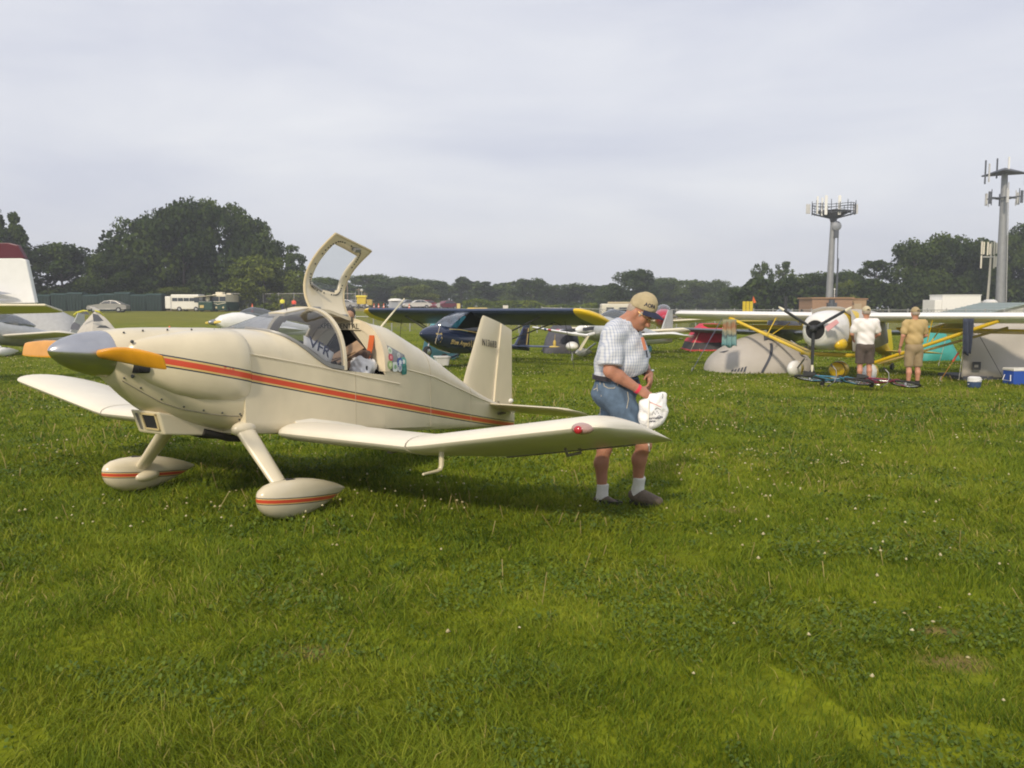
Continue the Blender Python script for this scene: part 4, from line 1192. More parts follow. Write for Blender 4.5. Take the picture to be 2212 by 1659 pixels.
# ------------------------------------------------------------ the cream two seat taildragger
YAW = -0.55
PX0, PD0 = -2.253, 6.80
def stripe_paint(name, base, zfun, hw=1.0, rough=0.28, front=None):
    """cream paint with the printed cheat line: navy, yellow, red, yellow, navy, by height above a line along the body"""
    m = bpy.data.materials.new(name); m.use_nodes = True
    t = m.node_tree; b = t.nodes['Principled BSDF']
    b.inputs['Roughness'].default_value = rough; b.inputs['Coat Weight'].default_value = 0.25; b.inputs['Coat Roughness'].default_value = 0.15
    c = N(t, 'ShaderNodeTexCoord'); sx = N(t, 'ShaderNodeSeparateXYZ'); t.links.new(c.outputs['Object'], sx.inputs[0])
    a0, a1, a2 = zfun
    def M(op, x, y=None, z=None):
        n = N(t, 'ShaderNodeMath', operation=op)
        for k, q in enumerate((x, y, z)):
            if q is None: continue
            if isinstance(q, (int, float)): n.inputs[k].default_value = q
            else: t.links.new(q, n.inputs[k])
        return n.outputs[0]
    S = sx.outputs['Y']
    line = M('MULTIPLY_ADD', M('MULTIPLY_ADD', S, a2, a1), S, a0)
    dist = M('ABSOLUTE', M('SUBTRACT', sx.outputs['Z'], line))
    r = N(t, 'ShaderNodeValToRGB'); r.color_ramp.interpolation = 'CONSTANT'
    e = r.color_ramp.elements
    nz_ = N(t, 'ShaderNodeTexNoise'); nz_.inputs['Scale'].default_value = 3.0; nz_.inputs['Detail'].default_value = 6
    t.links.new(c.outputs['Object'], nz_.inputs['Vector'])
    red, yel, nav = (0.62, 0.075, 0.035, 1), (0.66, 0.46, 0.17, 1), (0.030, 0.045, 0.075, 1)
    cols = [(0, red), (0.20, yel), (0.33, nav), (0.43, (base[0], base[1], base[2], 1))]
    e[0].position, e[0].color = cols[0]; e[1].position, e[1].color = cols[1]
    for p, q in cols[2:]:
        x = e.new(p); x.color = q
    t.links.new(M('MULTIPLY', dist, 10.0 / hw), r.inputs['Fac'])
    # slight soiling of the paint
    mr = N(t, 'ShaderNodeMapRange'); mr.inputs[1].default_value = .35; mr.inputs[2].default_value = .75; mr.inputs[3].default_value = 1.04; mr.inputs[4].default_value = .88
    t.links.new(nz_.outputs['Fac'], mr.inputs[0])
    vm = N(t, 'ShaderNodeVectorMath', operation='SCALE'); t.links.new(r.outputs['Color'], vm.inputs[0]); t.links.new(mr.outputs[0], vm.inputs['Scale'])
    t.links.new(vm.outputs[0], b.inputs['Base Color'])
    n2 = N(t, 'ShaderNodeTexNoise'); n2.inputs['Scale'].default_value = 5.0; n2.inputs['Detail'].default_value = 2
    t.links.new(c.outputs['Object'], n2.inputs['Vector'])
    bp_ = N(t, 'ShaderNodeBump'); bp_.inputs['Strength'].default_value = .06; bp_.inputs['Distance'].default_value = .03
    t.links.new(n2.outputs['Fac'], bp_.inputs['Height']); t.links.new(bp_.outputs['Normal'], b.inputs['Normal'])
    MATS[name] = m
    return m
CREAM_C = (0.66, 0.585, 0.425)
ZLINE = (0.966, -0.231, 0.0055)
BODYP = stripe_paint('cream_striped_paint', CREAM_C, ZLINE)
CREAM = mat('cream_paint', CREAM_C, 0.28, var=0.05, scale=3, bump=.05, bscale=5, coat=.25)
PANTP = stripe_paint('pant_striped_paint', CREAM_C, (0.108, -0.135, 0.0), hw=0.58)
WINGP = mat('wing_paint', (0.74, 0.69, 0.57), 0.44, var=0.05, scale=2.5, bump=.06, bscale=4, coat=.15)
SPIN = mat('polished_aluminium', (0.50, 0.50, 0.515), 0.24, 0.95, var=0.08, scale=8)
WOODO = mat('varnished_orange_wood', (0.62, 0.275, 0.017), 0.25, var=0.16, scale=5, coat=.5)
SCREW = mat('dark_screw', (0.08, 0.085, 0.09), 0.5, .5)
SEAM = mat('seam_dark', (0.20, 0.18, 0.14), 0.8)  # one dull brown for panel joints, brackets and small fittings
DARKIN = mat('cockpit_dark', (0.05, 0.043, 0.038), 0.9, var=.2)
GLASS = glass_mat('windscreen_perspex', (0.70, 0.71, 0.74), 0.08)

plane = thing('light_aircraft', 'cream low wing taildragger with red stripe, silver spinner and raised canopy door', 'airplane', (PX0, PD0, 0), YAW)
S_ = [-.25, .1, .3, .5, .8, 1.05, 1.35, 1.66, 2.2, 2.9, 3.3, 3.75, 4.3]
def tab(vals):
    return lambda s: float(np.interp(s, S_, vals))
fw = tab([.45, .475, .48, .485, .485, .48, .475, .46, .385, .27, .20, .125, .035])
fzb = tab([.575, .54, .52, .50, .46, .435, .40, .36, .30, .215, .17, .115, .04])
fzl = tab([1.20, 1.13, 1.09, 1.05, 1.0, .97, .95, .95, .835, .625, .505, .385, .27])
fzt = tab([1.375, 1.36, 1.42, 1.48, 1.525, 1.50, 1.415, 1.36, 1.13, .79, .60, .43, .30])
ZE_S = [.10, .2, .355, .45, .55, .65, .8, 1.26, 1.34]
ZE_Z = [1.3595, 1.30, 1.19, 1.12, 1.06, 1.02, .995, .93, .92]
zedge = lambda s: float(np.interp(s, ZE_S, ZE_Z))
EXPO = 0.80
def dome_pt(s, a):
    w, zl, zt = fw(s), fzl(s), fzt(s)
    return w * max(0, math.cos(a)) ** EXPO, zl + (zt - zl) * math.sin(a) ** EXPO
def a_at(s, z):
    k = (z - fzl(s)) / max(1e-6, fzt(s) - fzl(s))
    return math.asin(min(1, max(0, k)) ** (1 / EXPO))
def ysurf(s, z):
    if z <= fzl(s): return fw(s)
    return dome_pt(s, a_at(s, z))[0]
def resample(pts, n):
    d = [0]
    for a, b in zip(pts, pts[1:]): d.append(d[-1] + math.hypot(b[0] - a[0], b[1] - a[1]))
    T = np.linspace(0, d[-1], n)
    return list(zip(np.interp(T, d, [p[0] for p in pts]), np.interp(T, d, [p[1] for p in pts])))
def half_profile(s, zmax=None):
    w, zb, zl, zt = fw(s), fzb(s), fzl(s), fzt(s)
    r = min(.05, w * .5)
    pts = [(0, zb), (w - r, zb)] + [(w - r + r * math.sin(t), zb + r - r * math.cos(t)) for t in (.5, 1.05, 1.57)]
    if zmax is not None and zmax <= zl: pts.append((w, zmax)); return pts
    pts.append((w, zl))
    a1 = math.pi / 2 if zmax is None else a_at(s, min(zmax, zt))
    for i in range(1, 17):
        y, z = dome_pt(s, a1 * (i / 16) ** .9); pts.append((y, z))
    return pts
def fuselage():
    m = MB(); n = 34
    st = [-.25, -.1, .05, .099] + [.1, .104, .109, .115, .123, .135, .15, .172, .2, .28, .355, .45, .55, .65, .75, .8, .9, 1.0, 1.1, 1.2, 1.3, 1.335] + [1.336, 1.45, 1.55, 1.66, 1.8, 2.0, 2.2, 2.5, 2.9, 3.3, 3.75, 4.05, 4.3]
    for sgn in (1, -1):
        rows = []
        for s in st:
            op = .1 <= s <= 1.335
            rows.append([(sgn * y, s, z) for y, z in resample(half_profile(s, zedge(s) if op else None), n)])
        v = [p for r in rows for p in r]; f = []
        for i in range(len(rows) - 1):
            for j in range(n - 1):
                q = (i * n + j, i * n + j + 1, (i + 1) * n + j + 1, (i + 1) * n + j)
                f.append(q if sgn < 0 else q[::-1])
        m.add(v, f)
    return m.build('fuselage', BODYP, plane, smooth=38, merge=True)
fus = fuselage()
def lining():
    m = MB(); n = 22
    st = [.13, .2, .28, .355, .55, .8, 1.1, 1.335, 1.3365, 1.45, 1.7, 1.95]
    rows = []
    for s in st:
        op = .1 <= s <= 1.336
        hp = resample(half_profile(s, zedge(s) if op else None), n)
        full = [(-y, z) for y, z in hp[::-1]] + hp
        cz = (fzb(s) + fzl(s)) / 2
        rows.append([(y * .955, s, z if op and z > fzl(s) - .02 else cz + (z - cz) * .95) for y, z in full])
    m.loft(rows, closed=False)
    k = len(rows[0])
    m.add(rows[-1], [tuple(range(k))]); m.add(rows[0], [tuple(range(k))])
    m.build('cockpit_lining', DARKIN, plane, smooth=40)
    m = MB(); m.box((0, .40, 1.0), (.82, .06, .44)); m.build('instrument_panel', mat('panel_black', (.025, .025, .027), .6), plane, bevel=.02)
    m = MB(); m.loft([[(-.33, .17, 1.27), (.33, .17, 1.27), (.33, .17, 1.285), (-.33, .17, 1.285)], [(-.42, .45, 1.235), (.42, .45, 1.235), (.42, .45, 1.25), (-.42, .45, 1.25)]]); m.build('glare_shield', mat('glare_black', (.03, .03, .032), .85), plane)
    for x in (-.22, .22):
        m = MB(); m.box((x, 1.17, .86), (.36, .10, .58), Matrix.Rotation(R(-14), 3, 'X')); m.box((x, .98, .60), (.36, .42, .10)); m.build('seat', mat('seat_brown', (.10, .065, .05), .9, var=.2), plane, bevel=.03)
lining()
m = MB(); hp = half_profile(-.248); m.add([(y, -.248, z) for y, z in hp] + [(-y, -.248, z) for y, z in hp[::-1]], [tuple(range(2 * len(hp)))]); m.build('firewall', CREAM, plane)
# windscreen
def dome_patch(s0, s1, afun0, afun1, ns, na, sgn=1, off=0.0):
    rows = []
    for i in range(ns + 1):
        s = s0 + (s1 - s0) * i / ns
        row = []
        for j in range(na + 1):
            a = afun0(s) + (afun1(s) - afun0(s)) * j / na
            y, z = dome_pt(s, a)
            row.append((sgn * (y + off * math.cos(a)), s, z + off * math.sin(a)))
        rows.append(row)
    return rows
AE = lambda s: a_at(s, zedge(s))
m = MB()
for sg in (1, -1):
    m.loft(dome_patch(.102, .80, AE, lambda s: math.pi / 2, 16, 14, sg, .004), closed=False)
m.build('windscreen', GLASS, plane, smooth=60, merge=True)
def strip_along(path, w_off, th, name, mt, closed=False, smooth=40):
    """band following a list of (p, inward direction)"""
    m = MB(); rings = []
    for p, q in path:
        p = Vector(p); q = Vector(q)
        n = (p - Vector((0, p.y, fzl(p.y) - .1))); n.y = 0; n.normalize()
        rings.append([p - n * th * .2, p + q * w_off - n * th * .2, p + q * w_off + n * th, p + n * th])
    m.loft(rings); return m.build(name, mt, plane, smooth=smooth)
ALU = mat('frame_alloy', (0.26, 0.26, 0.26), 0.5, .4, var=.08)
for sg in (1, -1):
    path = []
    for i in range(21):
        s = .10 + .70 * i / 20; a = AE(s); y, z = dome_pt(s, a)
        path.append(((sg * (y + .003), s, z), (0, 0.006, .012 + .02 * min(1, i / 12)) if i < 20 else (0, 0, .03)))
    strip_along(path, 1.0, .008, 'windscreen_sill', ALU)
# front arch
m = MB()
for (s, wd) in ((.80, .035),):
    rings = []
    for i in range(41):
        a = AE(s) + (math.pi - 2 * AE(s)) * i / 40
        c = math.cos(a); y = math.copysign(abs(c) ** EXPO, c) * fw(s); z = fzl(s) + (fzt(s) - fzl(s)) * math.sin(a) ** EXPO
        n = Vector((math.cos(a), 0, math.sin(a)))
        p = Vector((y, s, z))
        rings.append([p + n * .012 + Vector((0, -wd * .5, 0)), p + n * .012 + Vector((0, wd * .5, 0)), p - n * .02 + Vector((0, wd * .5, 0)), p - n * .02 + Vector((0, -wd * .5, 0))])
    m.loft(rings)
m.build('windscreen_arch', CREAM, plane, smooth=40)
# roof beam carrying the door hinges
m = MB(); rings = []
for i in range(13):
    s = .50 + .86 * i / 12
    r_ = []
    for j in range(9):
        x = -.095 + .19 * j / 8
        k = abs(x) / fw(s); z = fzl(s) + (fzt(s) - fzl(s)) * (1 - k ** (2 / EXPO)) ** (EXPO / 2)
        r_.append((x, s, z + .010))
    r_ += [(x, y, z - .03) for x, y, z in r_[::-1]]
    rings.append(r_)
m.loft(rings); m.build('roof_beam', CREAM, plane, smooth=40)
# rear arch: broad cream band with a lip
m = MB(); rings = []
for i in range(45):
    a = -0.02 + (math.pi + .04) * i / 44
    ring = []
    for s, off in ((1.325, .012), (1.40, .008), (1.40, -.015), (1.345, -.07), (1.325, -.07)):
        c = math.cos(a); aa = min(max(a, 0), math.pi)
        y = math.copysign(abs(c) ** EXPO, c) * fw(s); z = fzl(s) + (fzt(s) - fzl(s)) * math.sin(aa) ** EXPO
        ring.append((y + off * c, s, z + off * math.sin(aa)))
    rings.append(ring)
m.loft(rings); m.build('rear_arch', mat('arch_cream', (0.70, 0.60, 0.43), .4, var=.05), plane, smooth=35)
# placard bar under the rear arch with the lettering
m = MB(); m.box((-.07, 1.325, 1.358), (.54, .016, .078)); m.build('placard_bar', CREAM, plane, bevel=.01)
text_part('EXPERIMENTAL', 'lettering', mat('letter_black', (.02, .02, .022), .6, var=0), plane, (-.33, 1.314, 1.332), (1, 0, 0), (0, 0, 1), .048, fit=.52)
# doors: hinged on the roof beam, split into frame and pane
def door(sgn, alpha, name):
    ns, na = 20, 22
    s0, s1 = .825, 1.325
    ah = math.pi / 2 - .10
    def P(u, v, off=0.0):
        s = s0 + (s1 - s0) * u
        ze = zedge(s) - .05
        a0 = 0
        if v > .93:
            a = 0; y, z = fw(s), fzl(s) + (ze - fzl(s)) * (v - .93) / .07
            n = Vector((1, 0, 0))
        else:
            vv = min(1, v / .93); a = ah + (a0 - ah) * vv
            y, z = dome_pt(s, a); n = Vector((math.cos(a), 0, math.sin(a)))
        y += n.x * off; z += n.z * off
        q = HR @ (Vector((y, s, z)) - H0) + H0
        return Vector((sgn * q.x, q.y, q.z))
    H0 = Vector((dome_pt(s0, ah)[0], s0, dome_pt(s0, ah)[1])); H1 = Vector((dome_pt(s1, ah)[0], s1, dome_pt(s1, ah)[1]))
    HR = Matrix.Rotation(-alpha, 3, H1 - H0)
    def inwin(u, v):
        # rounded quadrilateral window in the lower two thirds of the door
        cx, cy, rx, ry = .5, .64, .375, .285
        return abs((u - cx) / rx) ** 5 + abs((v - cy) / ry) ** 5 < 1
    fr, gl = MB(), MB()
    idx = {}
    V = [[P(i / ns, j / na, .004) for j in range(na + 1)] for i in range(ns + 1)]
    f1, f2 = [], []
    for i in range(ns):
        for j in range(na):
            q = (i * (na + 1) + j, i * (na + 1) + j + 1, (i + 1) * (na + 1) + j + 1, (i + 1) * (na + 1) + j)
            (f2 if inwin((i + .5) / ns, (j + .5) / na) else f1).append(q)
    vs = [p for r in V for p in r]
    fr.add(vs, f1)
    used = sorted({i for f in f2 for i in f}); mp_ = {i: k for k, i in enumerate(used)}
    gl.add([vs[i] for i in used], [tuple(mp_[i] for i in f) for f in f2])
    d = fr.build(name, CREAM, plane, smooth=50, solid=.022)
    w_ = gl.build('door_window', glass_mat('door_perspex_' + name, (.90, .92, .92), .06), d, smooth=60)
    ed = MB()
    edge = [P(0, j / na) for j in range(na + 1)] + [P(i / ns, 1) for i in range(1, ns + 1)] + [P(1, 1 - j / na) for j in range(1, na + 1)]
    ed.tube(edge, .012, 6); ed.build('door_seal', mat('seal_cream', (.50, .42, .26), .6), d, smooth=40)
    rv = MB()
    for k in range(44):
        t = 2 * math.pi * k / 44
        u = .5 + .415 * math.copysign(abs(math.cos(t)) ** .42, math.cos(t)); v = .64 + .318 * math.copysign(abs(math.sin(t)) ** .42, math.sin(t))
        p = P(u, min(v, .985), -.010 if alpha else .02)
        rv.ell(p, .0075, 6, 4)
    r_ = rv.build('rivet', SCREW, d); r_['kind'] = 'stuff'
    if alpha:
        h = MB(); h.tube([P(.12, .36, -.03), P(.34, .30, -.05)], .013, 8); h.build('gas_strut', ALU, d)
        h = MB(); h.box(P(.62, .955, -.03), (.05, .07, .03), Matrix.Rotation(R(30), 3, 'Y')); h.build('latch', ALU, d)
    return d
door(1, R(138), 'canopy_door')
door(-1, 0.0, 'canopy_door')
m = MB()
for s in (.90, 1.25):
    m.tube([(.055, s - .06, dome_pt(s, 1.45)[1] + .012), (.055, s + .06, dome_pt(s, 1.45)[1] + .010)], .014, 8)
m.build('hinge', ALU, plane)
m = MB(); m.tube([(.12, 1.30, 1.44), (.10, 1.33, 1.33)], .008, 6); m.build('door_stay', SCREW, plane)
# shoulder strap
m = MB(); m.loft([[(.30, 1.34, 1.30), (.36, 1.34, 1.30)], [(.33, 1.27, 1.16), (.39, 1.27, 1.16)], [(.355, 1.16, 1.01), (.415, 1.16, 1.01)]], closed=False)
m.build('shoulder_strap', mat('strap_orange', (.50, .10, .02), .8), plane, solid=.006)
m = MB(); m.loft([[(.355, 1.155, 1.01), (.425, 1.155, 1.01)], [(.36, 1.12, .87), (.44, 1.12, .87)]], closed=False)
m.build('strap_pad', mat('pad_black', (.03, .03, .03), .9), plane, solid=.012)
# VFR card inside the windscreen
def on_glass(s, z, off=-.012):
    return Vector((ysurf(s, z) + off, s, z))
c0, c1, c2, c3 = (.404, 1.305), (.690, 1.150), (.630, 1.055), (.365, 1.235)
rows = []
for i in range(9):
    u = i / 8
    a = (c0[0] + (c1[0] - c0[0]) * u, c0[1] + (c1[1] - c0[1]) * u); b = (c3[0] + (c2[0] - c3[0]) * u, c3[1] + (c2[1] - c3[1]) * u)
    rows.append([on_glass(*a), on_glass(a[0] * .5 + b[0] * .5, a[1] * .5 + b[1] * .5), on_glass(*b)])
m = MB(); m.loft(rows, closed=False)
card = m.build('vfr_card', mat('card_white', (.80, .79, .77), .7), plane, smooth=60, solid=.003)
U = Vector((c1[0] - c0[0], c1[1] - c0[1], 0)); Vv = Vector((c0[0] - c3[0], c0[1] - c3[1], 0))
base = Vector((c3[0] + .045, c3[1] - .012, 0))
text_part('VFR', 'lettering', mat('letter_navy', (.02, .03, .09), .6, var=0), card, base, U, Vector((.5, .87, 0)) * 1.0, .088, fit=.235, bend=lambda p: on_glass(p.x, p.y, -.0065), bold=.008)
# sticker window aft of the door
def patch(name, corners, mt, parent, off=.006, n=6):
    (a, b, c, d) = corners; rows = []
    for i in range(n + 1):
        u = i / n; row = []
        for j in range(n + 1):
            v = j / n
            s = (a[0] * (1 - u) + b[0] * u) * (1 - v) + (d[0] * (1 - u) + c[0] * u) * v
            z = (a[1] * (1 - u) + b[1] * u) * (1 - v) + (d[1] * (1 - u) + c[1] * u) * v
            row.append((ysurf(s, z) + off, s, z))
        rows.append(row)
    m = MB(); m.loft(rows, closed=False); return m.build(name, mt, parent, smooth=60, solid=.003)
wq = [(1.415, 1.185), (1.640, 1.085), (1.645, .910), (1.355, .968)]
win = patch('rear_window', wq, mat('grey_perspex', (.20, .21, .21), .15, var=.08, spec=.6), plane)
def W2(u, v): # window coordinates, v down
    a, b, c, d = wq
    s = (a[0] * (1 - u) + b[0] * u) * (1 - v) + (d[0] * (1 - u) + c[0] * u) * v
    z = (a[1] * (1 - u) + b[1] * u) * (1 - v) + (d[1] * (1 - u) + c[1] * u) * v
    return s, z
ST = [(.10, .18, .032, (.62, .66, .55), (.30, .42, .25)), (.13, .46, .034, (.50, .06, .10), (.7, .3, .3)), (.88, .40, .042, (.08, .36, .30), (.66, .72, .68)), (.66, .52, .046, (.04, .08, .30), (.60, .66, .72)), (.12, .78, .040, (.32, .44, .16), (.62, .66, .4)), (.40, .80, .040, (.62, .66, .64), (.2, .36, .2)), (.66, .80, .034, (.55, .58, .58), (.25, .28, .4)), (.90, .80, .044, (.02, .16, .13), (.05, .22, .2)), (.60, .20, .026, (.50, .52, .50), (.40, .4, .38))]
for k, (u, v, r_, c, c2_) in enumerate(ST):
    s, z = W2(u, v)
    m = MB()
    sq = k in (5, 7)
    for (rad, off, _) in ((r_, .010, 0),):
        pts = []
        for i in range(20):
            a = 2 * math.pi * i / 20
            if sq: q = max(abs(math.cos(a)), abs(math.sin(a))); dx, dz = rad * .9 * math.cos(a) / q, rad * 1.1 * math.sin(a) / q
            else: dx, dz = rad * math.cos(a), rad * math.sin(a)
            pts.append((ysurf(s + dx, z + dz) + off, s + dx, z + dz))
        m.add(pts, [tuple(range(20))])
    st_ = m.build('sticker', mat('sticker_%d' % k, c, .5, var=.15, scale=60), win)
    m = MB(); pts = []
    for i in range(14):
        a = 2 * math.pi * i / 14; rr = r_ * (.62 if i % 2 else .42)
        pts.append((ysurf(s + rr * math.cos(a), z + rr * math.sin(a)) + .0125, s + rr * math.cos(a), z + rr * math.sin(a)))
    m.add(pts, [tuple(range(14))]); m.build('emblem', mat('sticker_in_%d' % k, c2_, .5, var=.2, scale=80), win)
# raised bead along the sides and the deck joint
for sg in (1, -1):
    m = MB(); m.tube([(sg * (fw(s) + .002), s, z) for s, z in ((-.2, 1.185), (.05, 1.135), (.55, 1.035), (1.08, .918), (1.55, .82))], .008, 6); m.build('side_bead', CREAM, plane, smooth=40)
    m = MB(); m.tube([(sg * (fw(s) + .001), s, fzl(s)) for s in (1.66, 1.9, 2.2, 2.55, 2.9, 3.3, 3.6)], .007, 6); m.build('deck_bead', CREAM, plane, smooth=40)
FSEAM = mat('skin_seam', (.40, .35, .25), .6)
for s in (.93, 2.12, 3.05):
    for sg in (1, -1):
        m = MB(); m.tube([(sg * (y + .0006), s, z) for y, z in half_profile(s, zedge(s) if s < 1.3 else None)[4:]], .0022, 5); m.build('skin_seam', FSEAM, plane)
# cowling
def superring(cy, cz, ry, rz, s, n=32, e=2.5, half=None):
    out = []
    for i in range(n):
        a = 2 * math.pi * i / n
        c, d = math.cos(a), math.sin(a)
        out.append((cy + ry * math.copysign(abs(c) ** (2 / e), c), s, cz + rz * math.copysign(abs(d) ** (2 / e), d)))
    return out
m = MB()
CT = [(-1.085, .165, 1.375, 1.045, 2.0), (-1.0, .205, 1.386, .965, 2.05), (-.9, .25, 1.390, .875, 2.1), (-.78, .30, 1.390, .785, 2.2), (-.66, .345, 1.388, .715, 2.35), (-.5, .395, 1.384, .655, 2.6), (-.38, .425, 1.380, .615, 2.8), (-.245, .452, 1.377, .580, 3.1)]
m.loft([superring(0, (a[2] + a[3]) / 2, a[1], (a[2] - a[3]) / 2, a[0], 40, a[4]) for a in CT])
cowl = m.build('cowling', BODYP, plane, smooth=60)
for sg in (1, -1):
    m = MB()
    CH = [(-1.03, .140, 1.20, .04, .07), (-.98, .150, 1.185, .08, .115), (-.9, .165, 1.162, .12, .160), (-.75, .19, 1.130, .18, .215), (-.6, .21, 1.108, .225, .252), (-.45, .21, 1.092, .260, .276), (-.33, .215, 1.080, .275, .290), (-.235, .215, 1.075, .278, .295), (-.205, .215, 1.075, .262, .278), (-.195, .215, 1.075, .225, .240)]
    m.loft([superring(sg * c[1], c[2], c[3], c[4], c[0], 32, 2.9) for c in CH])
    m.build('cheek_cowling', BODYP, plane, smooth=60)
    m = MB(); m.loft([superring(sg * .215, 1.115, .055, .032, -1.0, 14, 3), superring(sg * .24, 1.11, .05, .03, -.93, 14, 3)]); m.build('air_inlet', mat('inlet_black', (.015, .015, .016), .9), plane)
m = MB()
for (x, s, z) in [(.20, -1.0, 1.30), (.19, -1.0, 1.06)]:
    m.ell((x, s, z), .013, 8, 5)
def cowl_y(s, z):
    a = CT
    w = np.interp(s, [q[0] for q in a], [q[1] for q in a]); zt = np.interp(s, [q[0] for q in a], [q[2] for q in a]); zb = np.interp(s, [q[0] for q in a], [q[3] for q in a]); e = np.interp(s, [q[0] for q in a], [q[4] for q in a])
    k = abs((z - (zt + zb) / 2) / ((zt - zb) / 2))
    return float(w * max(0, 1 - k ** e) ** (1 / e))
seam_pts = []
for s, z in ((-1.03, 1.03), (-.93, .955), (-.8, .865), (-.66, .80), (-.53, .765), (-.40, .735), (-.27, .715)):
    seam_pts.append((cowl_y(s, z) + .003, s, z))
    m.ell((cowl_y(s, z + .02) + .002, s, z + .02), .0075, 8, 5)
for s, z in ((-1.0, 1.362), (-.86, 1.372), (-.68, 1.374), (-.5, 1.372), (-.33, 1.366)):
    m.ell((cowl_y(s, z - .008) + .0, s, z), .0075, 8, 5)
for z in (.72, .69, .66): m.ell((cowl_y(-.26, z) + .002, -.258, z), .007, 8, 5)
sc_ = m.build('screw', SCREW, plane); sc_['kind'] = 'stuff'
m = MB(); m.tube(seam_pts, .0035, 5); m.build('cowl_seam', SEAM, plane)
m = MB(); m.tube([(cowl_y(-.25, z) + .0045, -.246, z) for z in np.linspace(.62, .76, 6)], .0035, 5); m.build('firewall_seam', SEAM, plane)
text_part('T-18', 'lettering', mat('letter_red', (.55, .06, .04), .5, var=0), plane, (.516, -.50, 1.078), (0, 1, -.23), (0, .1, 1), .034, fit=.10)
pl_ = MB(); pl_.add([(.5175, -.535, 1.110), (.5175, -.375, 1.074), (.5185, -.375, 1.034), (.5185, -.535, 1.070)], [(0, 1, 2, 3)])
# chin scoop with its square mouth
m = MB()
sc0 = [(-.165, -.79, .79), (.165, -.79, .79), (.150, -.735, .615), (-.150, -.735, .615)]
sc1 = [(-.19, -.25, .66), (.19, -.25, .66), (.19, -.15, .535), (-.19, -.15, .535)]
m.loft([sc0, sc1]); m.build('chin_scoop', CREAM, plane, bevel=.012)
def lerp3(a, b, t): return tuple(a[i] + (b[i] - a[i]) * t for i in range(3))
def scoop_q(u0, u1, v0, v1, off):
    f = lambda u, v: lerp3(lerp3(sc0[0], sc0[1], u), lerp3(sc0[3], sc0[2], u), v)
    return [(x, y - off, z - off * .3) for x, y, z in (f(u0, v0), f(u1, v0), f(u1, v1), f(u0, v1))]
m = MB(); m.add(scoop_q(.40, .86, .16, .74, .004), [(0, 1, 2, 3)]); m.build('scoop_mouth', mat('inlet_black', (0, 0, 0)), plane)
m = MB(); m.add(scoop_q(.14, .24, .14, .84, .004), [(0, 1, 2, 3)]); m.build('scoop_slot', mat('slot_grey', (.16, .15, .13), .8), plane)
m = MB()
for q in ((.36, .90, .10, .16), (.36, .90, .74, .80), (.36, .40, .10, .80), (.86, .90, .10, .80)):
    a = scoop_q(*q, .002); b = scoop_q(*q, .012); m.loft([a, b])
m.build('scoop_frame', mat('scoop_trim', (.62, .50, .27), .5), plane)
m = MB()
for x in (-.12, .17): m.tube([(x, -.42, .60), (x + .02, -.20, .525), (x + .03, -.10, .51)], .028, 10)
m.build('exhaust_pipe', mat('sooty_steel', (.05, .045, .04), .7, .4), plane, smooth=40)
# spinner and propeller
axis_rot = Matrix.Rotation(R(-6), 3, 'X')
m = MB(); prof = []
for i in range(15):
    t = i / 14; prof.append((max(.004, .163 * math.sin(t * math.pi / 2) ** .82), -.385 + .385 * (1 - math.cos(t * math.pi / 2)) ** .62 if i else -.385))
prof = [(max(.003, .160 * (1 - (1 - t) ** 1.75) ** .62), -.40 + .40 * t) for t in [0, .01, .03, .06, .1, .16, .24, .34, .46, .6, .75, .9, 1.0]]
m.lathe(prof, 32, (0, -1.075, 1.213), 'Y', axis_rot); m.build('spinner', SPIN, plane, smooth=60)
def blade(sgn):
    m = MB(); rings = []
    hub = Vector((0, -1.19, 1.222)); tilt = R(-1.5)
    for t, ch, th, pitch, sw in ((.10, .075, .055, 55, 0), (.16, .095, .05, 48, 0), (.24, .115, .042, 40, .004), (.34, .130, .034, 33, .008), (.45, .135, .027, 28, .008), (.57, .130, .021, 24, .003), (.68, .118, .016, 21, -.004), (.77, .104, .012, 19, -.010), (.80, .090, .010, 18, -.012)):
        a = R(pitch) ; ring = []
        for i in range(14):
            q = 2 * math.pi * i / 14
            cx = ch / 2 * math.cos(q); cy = th / 2 * math.sin(q) * (1 + .3 * math.cos(q))
            zz = cx * math.cos(a) + sw; yy = -cx * math.sin(a) * sgn + cy
            yy = cx * math.sin(a) * -sgn * .9 + cy * math.cos(a); zz = cx * math.cos(a) * 1 + cy * math.sin(a) * sgn + sw
            ring.append(hub + Vector((sgn * t, yy, zz + sgn * t * math.sin(tilt))))
        rings.append(ring)
    m.loft(rings); return m.build('propeller_blade', WOODO, plane, smooth=60)
blade(1); blade(-1)
